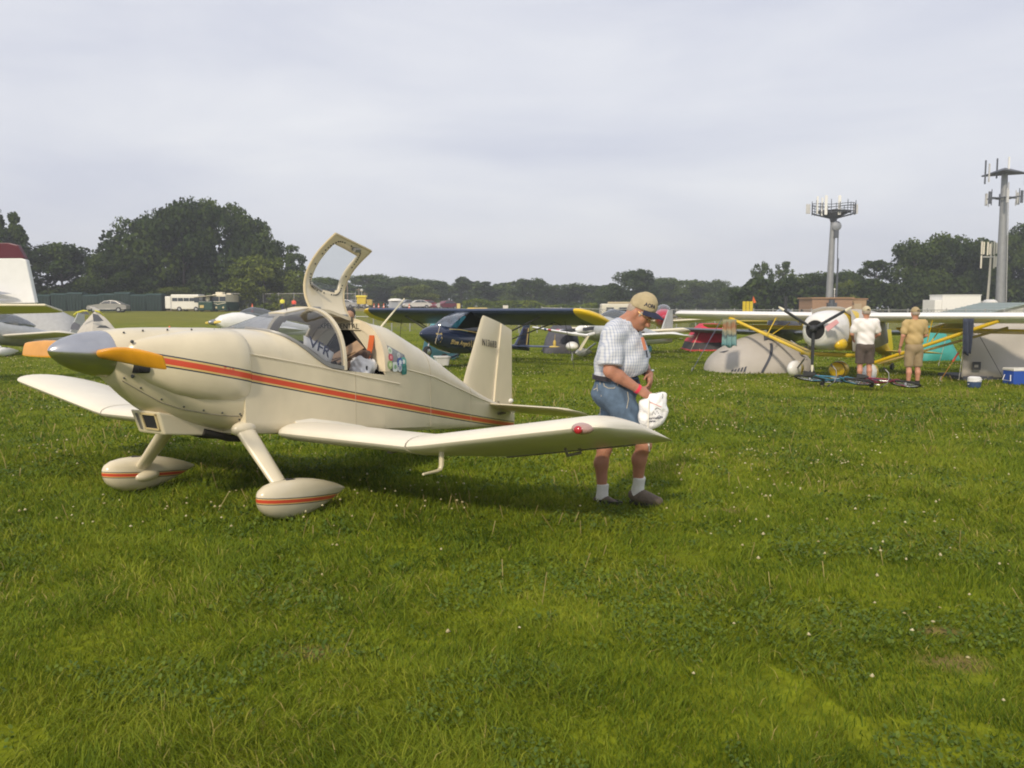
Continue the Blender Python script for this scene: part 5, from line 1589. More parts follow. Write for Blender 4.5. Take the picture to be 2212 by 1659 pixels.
# wing: flat centre section and raised outer panels
def airfoil(n=18):
    up, lo = [], []
    for i in range(n + 1):
        x = 0.5 * (1 - math.cos(math.pi * i / n))
        t = 5 * (.2969 * math.sqrt(x) - .126 * x - .3516 * x * x + .2843 * x ** 3 - .1036 * x ** 4)
        up.append((x, t)); lo.append((x, -t))
    return up[::-1] + lo[1:-1]
AF = airfoil()
INC = .205
def wsec(y, zle, le=0.0, ch=1.34, th=.12, sg=1):
    out = []
    for x, t in AF:
        out.append((sg * y, le + x * ch, zle + .045 * math.sin(math.pi * x) * ch * .5 - x * ch * INC + t * th * ch * (1.12 if t > 0 else .80)))
    return out
def wing(sg):
    m = MB()
    zk = .565
    dz = (.815 - zk) / (3.2 - 1.79)
    secs = [wsec(.36, zk - .05, .24, 1.12, .10, sg), wsec(.46, zk - .02, .08, 1.27, .12, sg), wsec(.50, zk - .006, .02, 1.33, .13, sg), wsec(.56, zk, 0, 1.35, .13, sg), wsec(.70, zk, 0, 1.34, .13, sg), wsec(1.2, zk, 0, 1.34, .126, sg), wsec(1.76, zk, 0, 1.34, .125, sg)]
    m.loft(secs); c = m.build('wing_centre', WINGP, plane, smooth=50)
    m = MB()
    secs = [wsec(1.775, zk + .002, 0, 1.34, .125, sg)]
    for y in (1.9, 2.3, 2.8, 3.08): secs.append(wsec(y, zk + dz * (y - 1.79), 0, 1.34, .124, sg))
    for y, le, ch, th in ((3.15, .012, 1.32, .112), (3.20, .04, 1.28, .09), (3.235, .09, 1.20, .06), (3.25, .15, 1.10, .02)): secs.append(wsec(y, zk + dz * (y - 1.79) - le * INC, le, ch, th, sg))
    m.loft(secs); w_ = m.build('outer_wing', WINGP, plane, smooth=50)
    # aileron gap and skin joints, slightly recessed lines
    m = MB()
    for y0, y1 in ((1.95, 3.05),):
        m.tube([(sg * y, 1.05, zk + dz * (y - 1.79) - 1.05 * INC - .031) for y in (y0, y1)], .006, 5)
    m.build('wing_seam', SEAM, plane)
    # fillet at the fuselage
    m = MB(); m.loft([[(sg * (fw(max(.05, s)) - .01), s, z + .07), (sg * (fw(max(.05, s)) + .05), s, z + .012), (sg * (fw(max(.05, s)) + .05), s, z - .012), (sg * (fw(max(.05, s)) - .01), s, z - .07)] for s, z in ((.22, .57), (.4, .57), (.7, .51), (1.0, .44), (1.3, .34))]); m.build('wing_fillet', WINGP, plane, smooth=60)
    # wing tip light: red on the port side, green to starboard
    zz = zk + dz * 1.36
    if sg < 0: return w_
    m = MB(); m.ell((sg * 3.13, .035, zz - .012), (.072, .066, .037), 16, 10); m.build('light_fairing', mat('lamp_cover', (.40, .26, .23), .12, var=.1, spec=.8), w_, smooth=60)
    m = MB(); m.ell((sg * 3.135, -.035, zz - .012), (.028, .022, .026), 12, 8); m.build('nav_light', mat('lamp_red', (.42, .02, .03), .15, var=0, spec=.8) if sg > 0 else mat('lamp_green', (.02, .3, .12), .15, var=0), w_, smooth=60)
    for q in ([(sg * 2.7, .62, zz - .26), (sg * 2.7, .66, zz - .315), (sg * 2.7, .86, zz - .325)], [(sg * 2.55, 1.08, zz - .30), (sg * 2.55, 1.16, zz - .37)]):
        m = MB(); m.tube(q, .012, 6); m.build('hinge_bracket', SEAM, w_)
    return w_
wing(1); wing(-1)
m = MB(); m.tube([(1.97, .155, .57), (1.97, .150, .43), (1.97, .135, .405), (1.97, .10, .398), (1.97, -.06, .403)], [.020, .018, .016, .012, .009], 8); m.build('pitot_tube', mat('pitot_cream', (.62, .55, .38), .4), plane, smooth=40)
m = MB(); m.box((.62, .30, .50), (.05, .10, .05)); m.box((1.2, .55, .42), (.04, .08, .06)); m.build('belly_fitting', SEAM, plane)
# undercarriage
def gear(sg):
    m = MB(); top = Vector((sg * .43, -.24, .60)); bot = Vector((sg * .88, -.255, .15))
    rings = []
    for i in range(7):
        t = i / 6; p = top.lerp(bot, t); ra = .085 + (.062 - .085) * t; rb = .048 + (.036 - .048) * t
        rings.append([p + Vector((0, ra * math.cos(a), 0)) + Vector((.8, 0, .45 * sg)) * rb * math.sin(a) for a in [2 * math.pi * k / 16 for k in range(16)]])
    m.loft(rings); leg = m.build('gear_leg', CREAM, plane, smooth=60)
    m = MB(); m.ell(top + Vector((-sg * .015, .0, .02)), (.060, .115, .06), 14, 9); m.build('gear_fairing', CREAM, plane, smooth=60)
    m = MB(); rings = []
    cz = .145
    for t, w, hh, dz in ((0.0, .004, .004, .03), (.012, .030, .042, .028), (.04, .058, .078, .02), (.10, .086, .112, .012), (.20, .105, .136, .004), (.33, .112, .146, 0), (.46, .108, .142, 0), (.6, .092, .122, .004), (.74, .068, .090, .010), (.87, .038, .052, .014), (.96, .014, .02, .014), (1.0, .003, .004, .012)):
        s = -.56 + t * .88
        rings.append([(sg * .90 + w * math.copysign(abs(math.cos(a)) ** .9, math.cos(a)), s, cz + dz - .055 * (t - .33) + hh * math.copysign(abs(math.sin(a)) ** .9, math.sin(a))) for a in [2 * math.pi * k / 24 for k in range(24)]])
    m.loft(rings); pant = m.build('wheel_pant', PANTP, plane, smooth=60)
    m = MB(); m.lathe([(.05, -.045), (.13, -.045), (.15, -.02), (.15, .02), (.13, .045), (.05, .045)], 20, (sg * .90, -.27, .145), 'X'); m.build('wheel', RUB, plane, smooth=40)
    m = MB(); m.ell(bot + Vector((-sg * .07, .03, -.02)), (.06, .12, .05), 14, 9); m.build('leg_cuff', CREAM, plane, smooth=60)
gear(1); gear(-1)
# tail
def foil_ring(le, te, pos, axis, th, n=9):
    out = []
    for x, t in airfoil(n):
        p = Vector(le).lerp(Vector(te), x)
        out.append(p + Vector(axis) * t * th * (Vector(te) - Vector(le)).length)
    return out
m = MB()
m.loft([foil_ring((0, 3.20, .56), (0, 3.85, .36), 0, (1, 0, 0), .09), foil_ring((0, 3.30, .78), (0, 3.90, .62), 0, (1, 0, 0), .09), foil_ring((0, 3.47, 1.10), (0, 3.97, 1.00), 0, (1, 0, 0), .09), foil_ring((0, 3.63, 1.40), (0, 4.035, 1.30), 0, (1, 0, 0), .085), foil_ring((0, 3.665, 1.432), (0, 4.045, 1.338), 0, (1, 0, 0), .05)])
fin = m.build('fin', CREAM, plane, smooth=60)
m = MB()
def rud(z0, s0, z1, s1, th):
    return [(th, s0, z0), (.004, s1, z1), (-.004, s1, z1), (-th, s0, z0)]
m.loft([rud(.30, 3.865, .24, 4.30, .020), rud(.62, 3.91, .58, 4.30, .024), rud(1.0, 3.98, .95, 4.30, .022), rud(1.298, 4.043, 1.20, 4.30, .018), rud(1.332, 4.052, 1.245, 4.298, .008)])
rudder = m.build('rudder', CREAM, plane, smooth=40)
m = MB(); m.box((0, 4.30, .13), (.03, .10, .20)); m.build('rudder_foot', CREAM, plane, bevel=.008)
text_part('N1368B', 'registration', mat('letter_black', (0, 0, 0)), plane, (.034, 3.60, 1.085), (0, 1, -.14), (0, .05, 1), .080, fit=.31, spacing=1.15, bold=.014)
text_part('N1368B', 'registration', mat('letter_black', (0, 0, 0)), plane, (-.034, 3.90, 1.045), (0, -1, .14), (0, .05, 1), .075, fit=.30)
def stab(sg):
    m = MB(); secs = []
    for y, le, te, zl in ((.03, 3.56, 4.20, .415), (.4, 3.56, 4.20, .416), (.85, 3.56, 4.20, .418), (1.0, 3.585, 4.20, .416), (1.08, 3.66, 4.19, .402), (1.12, 3.78, 4.17, .378), (1.14, 3.95, 4.14, .344)):
        secs.append(foil_ring((sg * y, le, zl), (sg * y, te, zl - (te - le) * .27), 0, (0, 0, 1), .085 if y < 1.1 else .05))
    m.loft(secs); m.build('stabilator', CREAM, plane, smooth=60)
stab(1); stab(-1)
m = MB(); m.ell((0, 4.27, .375), (.035, .05, .03), 12, 8); m.build('tail_light', mat('beacon_white', (.75, .72, .65), .3, var=.02), plane, smooth=60)
m = MB(); m.tube([(0, 4.0, .14), (0, 4.28, -.02)], [.018, .014], 8); m.build('tail_spring', SCREW, plane)
m = MB(); m.lathe([(.02, -.03), (.07, -.03), (.08, 0), (.07, .03), (.02, .03)], 16, (0, 4.32, -.03), 'X'); m.build('tail_wheel', RUB, plane, smooth=40)
m = MB(); m.box((.08, 3.72, .30), (.05, .10, .03)); m.box((.10, 3.86, .27), (.10, .14, .02)); m.box((.06, 3.90, .36), (.02, .02, .10)); m.build('tail_fitting', SEAM, plane)
# antenna rod on the rear deck
m = MB(); m.tube([(0, 1.80, 1.30), (0, 2.22, 1.615)], [.010, .007], 8); m.build('antenna', mat('rod_cream', (.72, .66, .48), .4), plane, smooth=40)
m = MB(); m.tube([(0, .62, 1.50), (0, .60, 1.57)], .004, 5); m.build('vent_rod', SCREW, plane)

# things lying in the cockpit
def w_at(y, s, z):
    c, q = math.cos(YAW), math.sin(YAW)
    return Vector((PX0 + y * c - s * q, PD0 + y * q + s * c, z))
g = w_at(.30, 1.10, .94)
o = thing('plastic_bag', 'crumpled white plastic bag on the seat of the open cockpit', 'bag', g, YAW)
sdf_mesh('bag_body', [('e', (.02, .12, .06), (.12, .12, .10)), ('e', (.04, .04, .0), (.10, .10, .07)), ('e', (-.05, .14, .12), (.06, .07, .05)), ('c', (.05, .0, .0), .03, (.09, -.04, .04), .008)], mat('film_white', (.72, .71, .70), .45, var=.05), o, .012, .02, disp=lambda X, Y, Z: .012 * np.sin(X * 60 + 3 * np.sin(Y * 40)) * np.sin(Z * 50 + Y * 35))
g = w_at(.20, .90, .95)
o = thing('paper_chart', 'folded brown paper charts piled on the cockpit seats', 'paper', g, YAW)
m = MB()
for k in range(6):
    m.box((-.06 + .05 * k, .02 * (k % 3), .02 + .035 * k), (.26, .20, .006), Matrix.Rotation(R(20 * k - 40), 3, 'Z') @ Matrix.Rotation(R(12 * (k % 3) - 8), 3, 'X') @ Matrix.Rotation(R(14 - 9 * k), 3, 'Y'))
m.build('sheet', mat('kraft_paper', (.34, .22, .13), .8, var=.2), o)
# ------------------------------------------------------------ people
def skin_mat(name, col):
    m = mat(name, col, 0.5, var=.14, scale=9, bump=.15, bscale=90, spec=.4)
    b = m.node_tree.nodes['Principled BSDF']
    b.inputs['Subsurface Weight'].default_value = 0.12
    b.inputs['Subsurface Radius'].default_value = (.01, .004, .002)
    return m
SKIN = skin_mat('sunburnt_skin', (.42, .195, .125))
SKINP = skin_mat('pink_skin', (.50, .245, .165))
def plaid(name):
    m = bpy.data.materials.new(name); m.use_nodes = True
    t = m.node_tree; b = t.nodes['Principled BSDF']; b.inputs['Roughness'].default_value = .85; b.inputs['Specular IOR Level'].default_value = .2
    c = N(t, 'ShaderNodeTexCoord'); nz = N(t, 'ShaderNodeTexNoise'); nz.inputs['Scale'].default_value = 5; t.links.new(c.outputs['Object'], nz.inputs['Vector'])
    sc_ = N(t, 'ShaderNodeVectorMath', operation='SCALE'); sc_.inputs['Scale'].default_value = .022; t.links.new(nz.outputs['Color'], sc_.inputs[0])
    ad = N(t, 'ShaderNodeVectorMath', operation='ADD'); t.links.new(c.outputs['Object'], ad.inputs[0]); t.links.new(sc_.outputs[0], ad.inputs[1])
    sx = N(t, 'ShaderNodeSeparateXYZ'); t.links.new(ad.outputs[0], sx.inputs[0])
    def M(op, x, y=None):
        n = N(t, 'ShaderNodeMath', operation=op)
        for k, q in enumerate((x, y)):
            if q is None: continue
            if isinstance(q, (int, float)): n.inputs[k].default_value = q
            else: t.links.new(q, n.inputs[k])
        return n.outputs[0]
    u = M('ADD', sx.outputs['X'], M('MULTIPLY', sx.outputs['Y'], .45))
    u = M('ADD', u, M('MULTIPLY', sx.outputs['Z'], -.10))
    fu = M('FRACT', M('MULTIPLY', u, 40.0)); fz = M('FRACT', M('MULTIPLY', sx.outputs['Z'], 40.0))
    lu = M('LESS_THAN', fu, .40); lz = M('LESS_THAN', fz, .22)
    f = M('ADD', M('MULTIPLY', lu, .46), M('MULTIPLY', lz, .34))
    mx = N(t, 'ShaderNodeMixRGB'); mx.inputs['Color1'].default_value = (.59, .61, .65, 1); mx.inputs['Color2'].default_value = (.23, .28, .42, 1)
    t.links.new(f, mx.inputs['Fac']); t.links.new(mx.outputs[0], b.inputs['Base Color'])
    n2 = N(t, 'ShaderNodeTexNoise'); n2.inputs['Scale'].default_value = 14; n2.inputs['Detail'].default_value = 4; t.links.new(c.outputs['Object'], n2.inputs['Vector'])
    bp_ = N(t, 'ShaderNodeBump'); bp_.inputs['Strength'].default_value = .5; bp_.inputs['Distance'].default_value = .02
    t.links.new(n2.outputs['Fac'], bp_.inputs['Height']); t.links.new(bp_.outputs['Normal'], b.inputs['Normal'])
    return m
PLAID = plaid('blue_white_check')
DENIM = mat('denim', (.085, .130, .195), .9, var=.28, scale=14, bump=.35, bscale=22)
SOCK = mat('white_sock', (.72, .71, .68), .9, var=.05, bump=.4, bscale=60)
KHAKI = mat('khaki_cotton', (.42, .345, .21), .9, var=.10, scale=16, bump=.3, bscale=40)
NAVYC = mat('navy_cotton', (.018, .022, .055), .85, var=.15)
SHOE = mat('brown_shoe', (.13, .10, .075), .75, var=.25, scale=40)
SHOE2 = mat('dark_shoe_trim', (.035, .03, .028), .7, var=.2)
def man_with_bag():
    D0_ = 6.62
    base = AT(1345, 1085, D0_); base.z = gz(base.x, base.y)
    o = thing('person', 'man in checked shirt, denim shorts and khaki cap, looking down into a white bag', 'person', base)
    def Q(px, py, dy=0.0):
        return AT(px, py, D0_ + dy) - base
    hd = Vector((.90, -.43, 0)).normalized(); rt = Vector((-.43, -.90, 0)).normalized()      # heading, his right
    up = Vector((0, 0, 1))
    # ---- skeleton points
    hipc = Q(1333, 838); chest = Q(1342, 745); belly = Q(1338, 792)
    shR = Q(1322, 727, -.17); shL = Q(1362, 722, .17)
    elR = Q(1318, 801, -.24); wrR = Q(1379, 841, -.20)
    elL = Q(1385, 790, .20); wrL = Q(1402, 809, .02)
    neck0 = Q(1350, 698); neck1 = Q(1372, 682)
    head = Q(1383, 675)
    kneeR = Q(1391, 962, -.10); ankR = Q(1378, 1056, -.02)
    kneeL = Q(1306, 968, .10); ankL = Q(1301, 1070, .10)
    hipR = hipc + rt * .10 + up * -.02 + hd * .02; hipL = hipc - rt * .10 + up * -.02 - hd * .03
    # head frame: tilted down
    tilt = R(36)
    fwd = (hd * math.cos(tilt) - up * math.sin(tilt)).normalized()
    side = rt
    hup = side.cross(fwd).normalized()
    if hup.z < 0: hup = -hup
    Mh = Matrix((side, fwd, hup)).transposed()         # columns are head axes
    Mn = [[Mh[i][j] for j in range(3)] for i in range(3)]
    def Hd(a, b, c): return head + side * a + fwd * b + hup * c
    body = [('e', Hd(0, -.008, .012), (.076, .098, .108), Mn, .02), ('e', Hd(0, .030, -.055), (.060, .066, .070), Mn, .03), ('e', Hd(0, .072, -.092), (.028, .026, .024), Mn, .03),
            ('c', Hd(0, .090, -.005), .010, Hd(0, .116, -.044), .0155, .012), ('e', Hd(0, .104, -.046), (.019, .014, .012), Mn, .01),
            ('e', Hd(0, .086, -.072), (.026, .012, .006), Mn, .008), ('e', Hd(0, .084, -.083), (.022, .012, .006), Mn, .008),
            ('c', Hd(.035, .084, .018), .010, Hd(-.035, .084, .018), .010, .02), ('e', Hd(.045, .052, -.035), (.024, .026, .026), Mn, .03), ('e', Hd(-.045, .052, -.035), (.024, .026, .026), Mn, .03)]
    for sg in (1, -1):
        body += [('e', Hd(sg * .084, -.014, -.016), (.013, .024, .037), Mn, .006), ('e', Hd(sg * .076, .003, -.036), (.008, .010, .012), Mn, .008)]
    body += [('c', neck0, .066, neck1, .060, .03), ('c', Q(1368, 700), .056, Hd(0, .02, -.08), .05, .03), ('e', chest, (.11, .11, .14), None, .05)]
    def arm(sh, el, wr, r=1.0):
        m1 = el.lerp(wr, .28)
        return [('c', sh, .062 * r, el, .050 * r, .03), ('c', el, .049 * r, m1, .050 * r, .02), ('c', m1, .050 * r, wr, .031 * r, .02)]
    body += arm(shR, elR, wrR) + arm(shL, elL, wrL)
    def hand(wr, dirv, palm_n, curl, thumb_side, s=1.0):
        dirv = dirv.normalized(); palm_n = (palm_n - dirv * palm_n.dot(dirv)).normalized(); sd = dirv.cross(palm_n).normalized() * thumb_side
        pc = wr + dirv * .050 * s
        M_ = Matrix((sd, dirv, palm_n)).transposed(); M_ = [[M_[i][j] for j in range(3)] for i in range(3)]
        out = [('e', pc, (.042 * s, .052 * s, .020 * s), M_, .012), ('c', wr - dirv * .01, .029 * s, pc, .024 * s, .015)]
        for k, (off, ln) in enumerate(((.031, .074), (.011, .082), (-.010, .077), (-.030, .062))):
            kn = pc + sd * off * s + dirv * .042 * s
            a1, a2, a3 = curl[k]
            p = kn; ang = 0
            for seg, a in ((.45, a1), (.32, a2), (.23, a3)):
                ang += R(a)
                q = p + (dirv * math.cos(ang) - palm_n * math.sin(ang) * -1) * ln * seg * s
                out.append(('c', p, .0098 * s, q, .0088 * s, .004)); p = q
        b = pc + sd * .036 * s - dirv * .02 * s
        t1 = b + (sd * .55 + dirv * .6 + palm_n * .45).normalized() * .036 * s; t2 = t1 + (dirv * .75 + palm_n * .5 - sd * .15).normalized() * .030 * s
        out += [('c', b, .013 * s, t1, .0115 * s, .008), ('c', t1, .011 * s, t2, .0092 * s, .005)]
        return out
    body += hand(wrR, Q(1404, 856, -.20) - wrR, Vector((.25, .55, -.75)), [(48, 50, 25), (52, 52, 25), (56, 52, 25), (60, 55, 25)], 1, 1.08)
    body += hand(wrL, Q(1404, 836, -.06) - wrL, Vector((-.5, -.1, -.3)), [(25, 35, 20), (32, 40, 20), (38, 40, 20), (42, 45, 20)], -1, 1.08)
    def leg(hip, knee, ank, back):
        calf = knee.lerp(ank, .32) - back * .022
        return [('c', hip, .10, knee, .058, .04), ('c', knee, .054, calf, .055, .03), ('c', calf, .054, ank, .034, .03)]
    body += leg(hipR, kneeR, ankR, hd) + leg(hipL, kneeL, ankL, hd)
    footR = (Vector((.86, -.50, 0))).normalized(); footL = Vector((.80, -.60, 0)).normalized()
    for ank, fd in ((ankR, footR), (ankL, footL)):
        body += [('c', ank, .037, ank - up * .04 - fd * .02, .04, .02), ('c', ank - up * .045 - fd * .02, 0.032, ank - up * .06 + fd * .10, .022, .02)]
    body += [('e', hipc, (.15, .15, .14), None, .05), ('c', hipc, .13, chest, .11, .05)]
    sdf_mesh('body', body, SKIN, o, .0075, .02, relax=2)
    # ---- shirt
    Mt = Matrix((rt, hd, up)).transposed(); Mt = [[Mt[i][j] for j in range(3)] for i in range(3)]
    sh = [('e', Q(1338, 746), (.215, .150, .185), Mt, .05), ('e', Q(1338, 785), (.215, .196, .155), Mt, .06), ('e', Q(1351, 782), (.19, .175, .13), Mt, .06), ('e', Q(1330, 812), (.185, .165, .05), Mt, .05),
          ('e', Q(1358, 752), (.165, .128, .125), Mt, .05), ('c', Q(1330, 715, -.09), .085, Q(1352, 712, .09), .08, .05), ('c', Q(1341, 706), .072, Q(1352, 699), .060, .04),
          ('c', shR + up * .0, .088, shR.lerp(elR, .35), .085, .05), ('c', shL, .085, shL.lerp(elL, .35), .078, .04)]
    cutR = (elR + (shR - elR) * .20); dR = (elR - shR)
    def folds(X, Y, Z):
        return .0035 * np.sin(Z * 38 + 9 * np.sin(X * 7 + Y * 5)) * np.sin(X * 15 - Y * 9) + .0035 * np.sin((X - Z) * 44 + 4 * np.sin(Y * 11))
    # torso and the two sleeves, each sleeve cut at its hem
    sdf_mesh('shirt', sh, PLAID, o, .009, .06, cut=[(Q(1300, 827), (.25, 0, -1)), (Q(1368, 688), (.50, -.15, .86))], disp=folds, relax=2)
    for nm_, s_, e_ in (('R', shR, elR), ('L', shL, elL)):
        dv = (e_ - s_).normalized(); hem = s_.lerp(e_, .86)
        sdf_mesh('sleeve', [('c', s_ + dv * .02, .088, s_.lerp(e_, .98), .095, .03), ('e', s_.lerp(e_, .55) - hd * .012, (.092, .088, .10), None, .04)], PLAID, o, .009, .03, cut=[(hem, tuple(dv))], disp=folds, relax=2)
    # collar
    m = MB(); rings = []
    cc = Q(1362, 702)
    ax = (Q(1375, 684) - Q(1352, 700)).normalized()
    e1 = rt; e2 = ax.cross(e1).normalized()
    for i in range(25):
        a = 2 * math.pi * i / 25
        n = e1 * math.cos(a) + e2 * math.sin(a)
        r_ = .083
        p = cc + n * r_
        drop = .040 + .040 * max(0, math.cos(a - math.atan2(hd.dot(e2), hd.dot(e1)))) ** 3
        rings.append([p + ax * .016, p + n * .010 + ax * .014, p + n * .018 - ax * drop, p + n * .012 - ax * drop])
    rings.append(rings[0])
    m.loft(rings); m.build('collar', PLAID, o, smooth=50)
    # sleeve hem ring, badge and pen in the chest pocket
    m = MB(); m.tube([Q(1388, 735, -.15), Q(1391, 745, -.15), Q(1395, 757, -.14)], [.012, .016, .010], 6); 
    m = MB(); q = [Q(1384, 729, -.175), Q(1390, 728, -.16), Q(1397, 755, -.155), Q(1391, 757, -.17)]; m.loft([q, [p + Vector((.004, .012, 0)) for p in q]]); m.build('pocket_card', mat('card_orange', (.62, .22, .12), .6), o)
    m = MB(); m.tube([Q(1396, 757, -.16), Q(1398, 772, -.16)], .006, 6); m.build('pen', mat('pen_black', (.02, .02, .03), .3), o)
    # ---- shorts
    so = [('e', hipc + up * .0, (.195, .178, .12), Mt, .05), ('e', hipc - up * .06 - hd * .035, (.185, .155, .13), Mt, .05),
          ('c', hipR - up * .03, .122, hipR.lerp(kneeR, .80), .092, .03), ('c', hipL - up * .03, .122, hipL.lerp(kneeL, .84), .088, .03), ('e', Q(1330, 816), (.180, .16, .05), Mt, .05)]
    def folds2(X, Y, Z): return .007 * np.sin(Z * 30 + X * 22 + 5 * np.sin(X * 9)) + .003 * np.sin((X + Z) * 48)
    sdf_mesh('shorts', so, DENIM, o, .009, .03, cut=[(Q(1330, 817), (-.10, 0, 1)), (Q(1390, 940), (.0, 0, -1))], disp=folds2, relax=2)
    # belt
    m = MB(); rings = []
    bc = Q(1330, 818)
    for i in range(33):
        a = 2 * math.pi * i / 32
        n = rt * math.cos(a) * .188 + hd * math.sin(a) * .172
        p = bc + n + up * (-.10 * n.x)
        no = n.normalized()
        rings.append([p - up * .018, p + no * .008 - up * .018, p + no * .008 + up * .018, p + up * .018])
    m.loft(rings); m.build('belt', mat('belt_leather', (.025, .022, .03), .5, var=.1), o, smooth=40)
    st = mat('stitch', (.42, .38, .30), .8)
    shorts = [c for c in COL.objects if c.parent == o and c.name.startswith('shorts')][0]
    dr = drape(shorts, (0, 1, 0), .002)
    m = MB()
    m.tube([dr(Q(x, y, -.3)) for x, y in ((1309, 828), (1310, 838), (1318, 842), (1330, 841), (1338, 834), (1340, 828))], .0035, 5)
    m.tube([dr(Q(x, y, -.3)) for x, y in ((1302, 830), (1303, 860), (1305, 890), (1306, 915))], .003, 5)
    m.tube([dr(Q(x, y, -.3)) for x, y in ((1282, 842), (1290, 838), (1296, 836), (1296, 850))], .003, 5)
    m.tube([dr(Q(x, y, -.3)) for x, y in ((1360, 850), (1362, 865), (1357, 885))], .003, 5)
    m.build('seam_stitching', st, o)
    # ---- socks and shoes
    for k, (ank, fd, kn) in enumerate(((ankR, footR, kneeR), (ankL, footL, kneeL))):
        d_ = (kn - ank).normalized()
        topk = ank + d_ * (.112 if k == 0 else .10)
        sdf_mesh('sock', [('c', topk, .049, ank + d_ * .0, .044, .02), ('c', ank, .044, ank - up * .045 - fd * .015, .046, .02)], SOCK, o, .008, .02, cut=[(topk - d_ * .005, tuple(d_))], relax=2)
        g0 = ank - up * .05
        sdf_mesh('shoe', [('c', g0 - fd * .035 - up * .0, .045, g0 + fd * .04 - up * .012, .047, .03), ('c', g0 + fd * .04 - up * .014, .047, g0 + fd * .17 - up * .030, .037, .03), ('c', g0 + fd * .10 - up * .018, .040, g0 + fd * .03 + up * .02, .03, .03)], SHOE, o, .008, .02, cut=[((0, 0, max(.004, g0.z - .062)), (0, 0, -1)), (g0 + up * .045, (-fd.x * .1, -fd.y * .1, 1))], relax=2)
        m = MB(); rings = []
        for i in range(20):
            a = 2 * math.pi * i / 20; sd = fd.cross(up)
            L_ = math.cos(a) * .128; w_ = math.sin(a) * (.050 - .006 * math.cos(a))
            p = g0 + fd * (.058 + L_) + sd * w_; p.z = max(.003, g0.z - .068)
            rings.append([p, p + up * .022, g0 + fd * (.058 + L_ * .9) + sd * w_ * .8 + up * (p.z + .022 - g0.z), g0 + fd * (.058 + L_ * .9) + sd * w_ * .8 + up * (p.z - g0.z)])
        rings.append(rings[0]); m.loft(rings); m.build('sole', SHOE2, o, smooth=40)
        m = MB(); sd = fd.cross(up)
        for i in range(5):
            c = g0 + fd * (.040 + .022 * i) + up * (.050 - .012 * i)
            m.tube([c + sd * .03 - up * .012, c + up * .006, c - sd * .03 - up * .012], .0045, 5)
        m.build('shoelace', SHOE2, o)
    # ---- cap
    cup = (hup * .96 - fwd * .28).normalized(); cf = (fwd - cup * fwd.dot(cup)).normalized(); cs = side
    Mc = Matrix((cs, cf, cup)).transposed(); Mc = [[Mc[i][j] for j in range(3)] for i in range(3)]
    cc = Hd(0, -.012, .050)
    cap = sdf_mesh('cap', [('e', cc + cup * .008, (.087, .105, .098), Mc, .02), ('e', cc + cup * .022 + cf * .022, (.078, .084, .092), Mc, .03)], KHAKI, o, .006, .02, cut=[(cc - cup * .018, tuple(-cup))], relax=2, disp=lambda X, Y, Z: .0018 * np.sin(X * 90 + Z * 60) * np.sin(Y * 80))
    m = MB(); rings = []
    for i in range(15):
        u = -1 + 2 * i / 14
        a = u * 1.15
        inn = cc - cup * .016 + cs * math.sin(a) * .086 + cf * math.cos(a) * .102
        out = cc - cup * (.040 + .0 * u) + cs * math.sin(a) * .092 + cf * (math.cos(a) * .102 + .090 * (1 - abs(u) ** 2.6)) - cup * (.002 + .010 * u * u)
        mid = inn.lerp(out, .5) + cup * .006
        rings.append([inn + cup * .003, mid + cup * .003, out + cup * .002, out - cup * .002, mid - cup * .003, inn - cup * .004])
    m.loft(rings); m.build('cap_brim', NAVYC, o, smooth=50)
    m = MB(); m.ell(cc + cup * .106, (.008, .008, .005), 10, 6); m.build('cap_button', KHAKI, o)
    # lettering on the front panel, laid on the cap
    ld = (cf * -1.0 + cs * -.75).normalized()
    dr = drape(cap, ld, .0015)
    ux = (cs * -.8 + cf * .6).normalized()
    o1 = cc + cup * .016 - ux * .052 - ld * .12
    text_part('AOPA', 'cap_lettering', NAVYC, cap, o1, -ux if False else ux, cup, .030, fit=.088, bend=dr, bold=.03)
    # ---- hair, ears done; glasses
    HAIR = mat('grey_hair', (.36, .30, .25), .8, var=.25, scale=60, bump=.4, bscale=120)
    hr = [('e', Hd(0, -.036, .000), (.0775, .074, .074), Mn, .01)]
    for sg in (1, -1): hr.append(('c', Hd(sg * .071, .030, .02), .012, Hd(sg * .073, .026, -.012), .008, .01))
    sdf_mesh('hair', hr, HAIR, o, .0065, .012, relax=1, cut=[(Hd(0, .0, -.055), tuple(-hup + fwd * .2)), (Hd(0, .012, 0), tuple(fwd * 1.0 - hup * .9))] if False else [(Hd(0, 0, -.058), tuple(-hup))])
    GOLD = mat('gold_wire', (.50, .34, .13), .3, .9, var=0)
    m = MB()
    for sg in (1, -1):
        m.torus(Hd(sg * .034, .106, .000), .022, .0022, fwd, 18, 6)
        m.tube([Hd(sg * .055, .104, .006), Hd(sg * .076, .06, .012), Hd(sg * .081, -.01, .008)], .0018, 5)
    m.tube([Hd(.012, .110, .004), Hd(-.012, .110, .004)], .0022, 5)
    m.build('glasses', GOLD, o)
    m = MB()
    for sg in (1, -1): m.ell(Hd(sg * .033, .088, .000), (.013, .008, .007), 10, 6, Matrix((side, fwd, hup)).transposed())
    m.build('eye', mat('eye_dark', (.10, .07, .06), .3, var=0), o)
    # ---- wrist things
    def band(name, p, d, r_, w, mt):
        m = MB(); d = d.normalized(); a = d.orthogonal().normalized(); b = d.cross(a); rings = []
        for s_ in (-w / 2, -w / 2.2, w / 2.2, w / 2):
            rr = r_ * (1.0 if abs(s_) < w / 2 - 1e-6 else .9)
            rings.append([p + d * s_ + (a * math.cos(2 * math.pi * i / 18) + b * math.sin(2 * math.pi * i / 18)) * rr for i in range(18)])
        m.loft(rings); return m.build(name, mt, o, smooth=40)
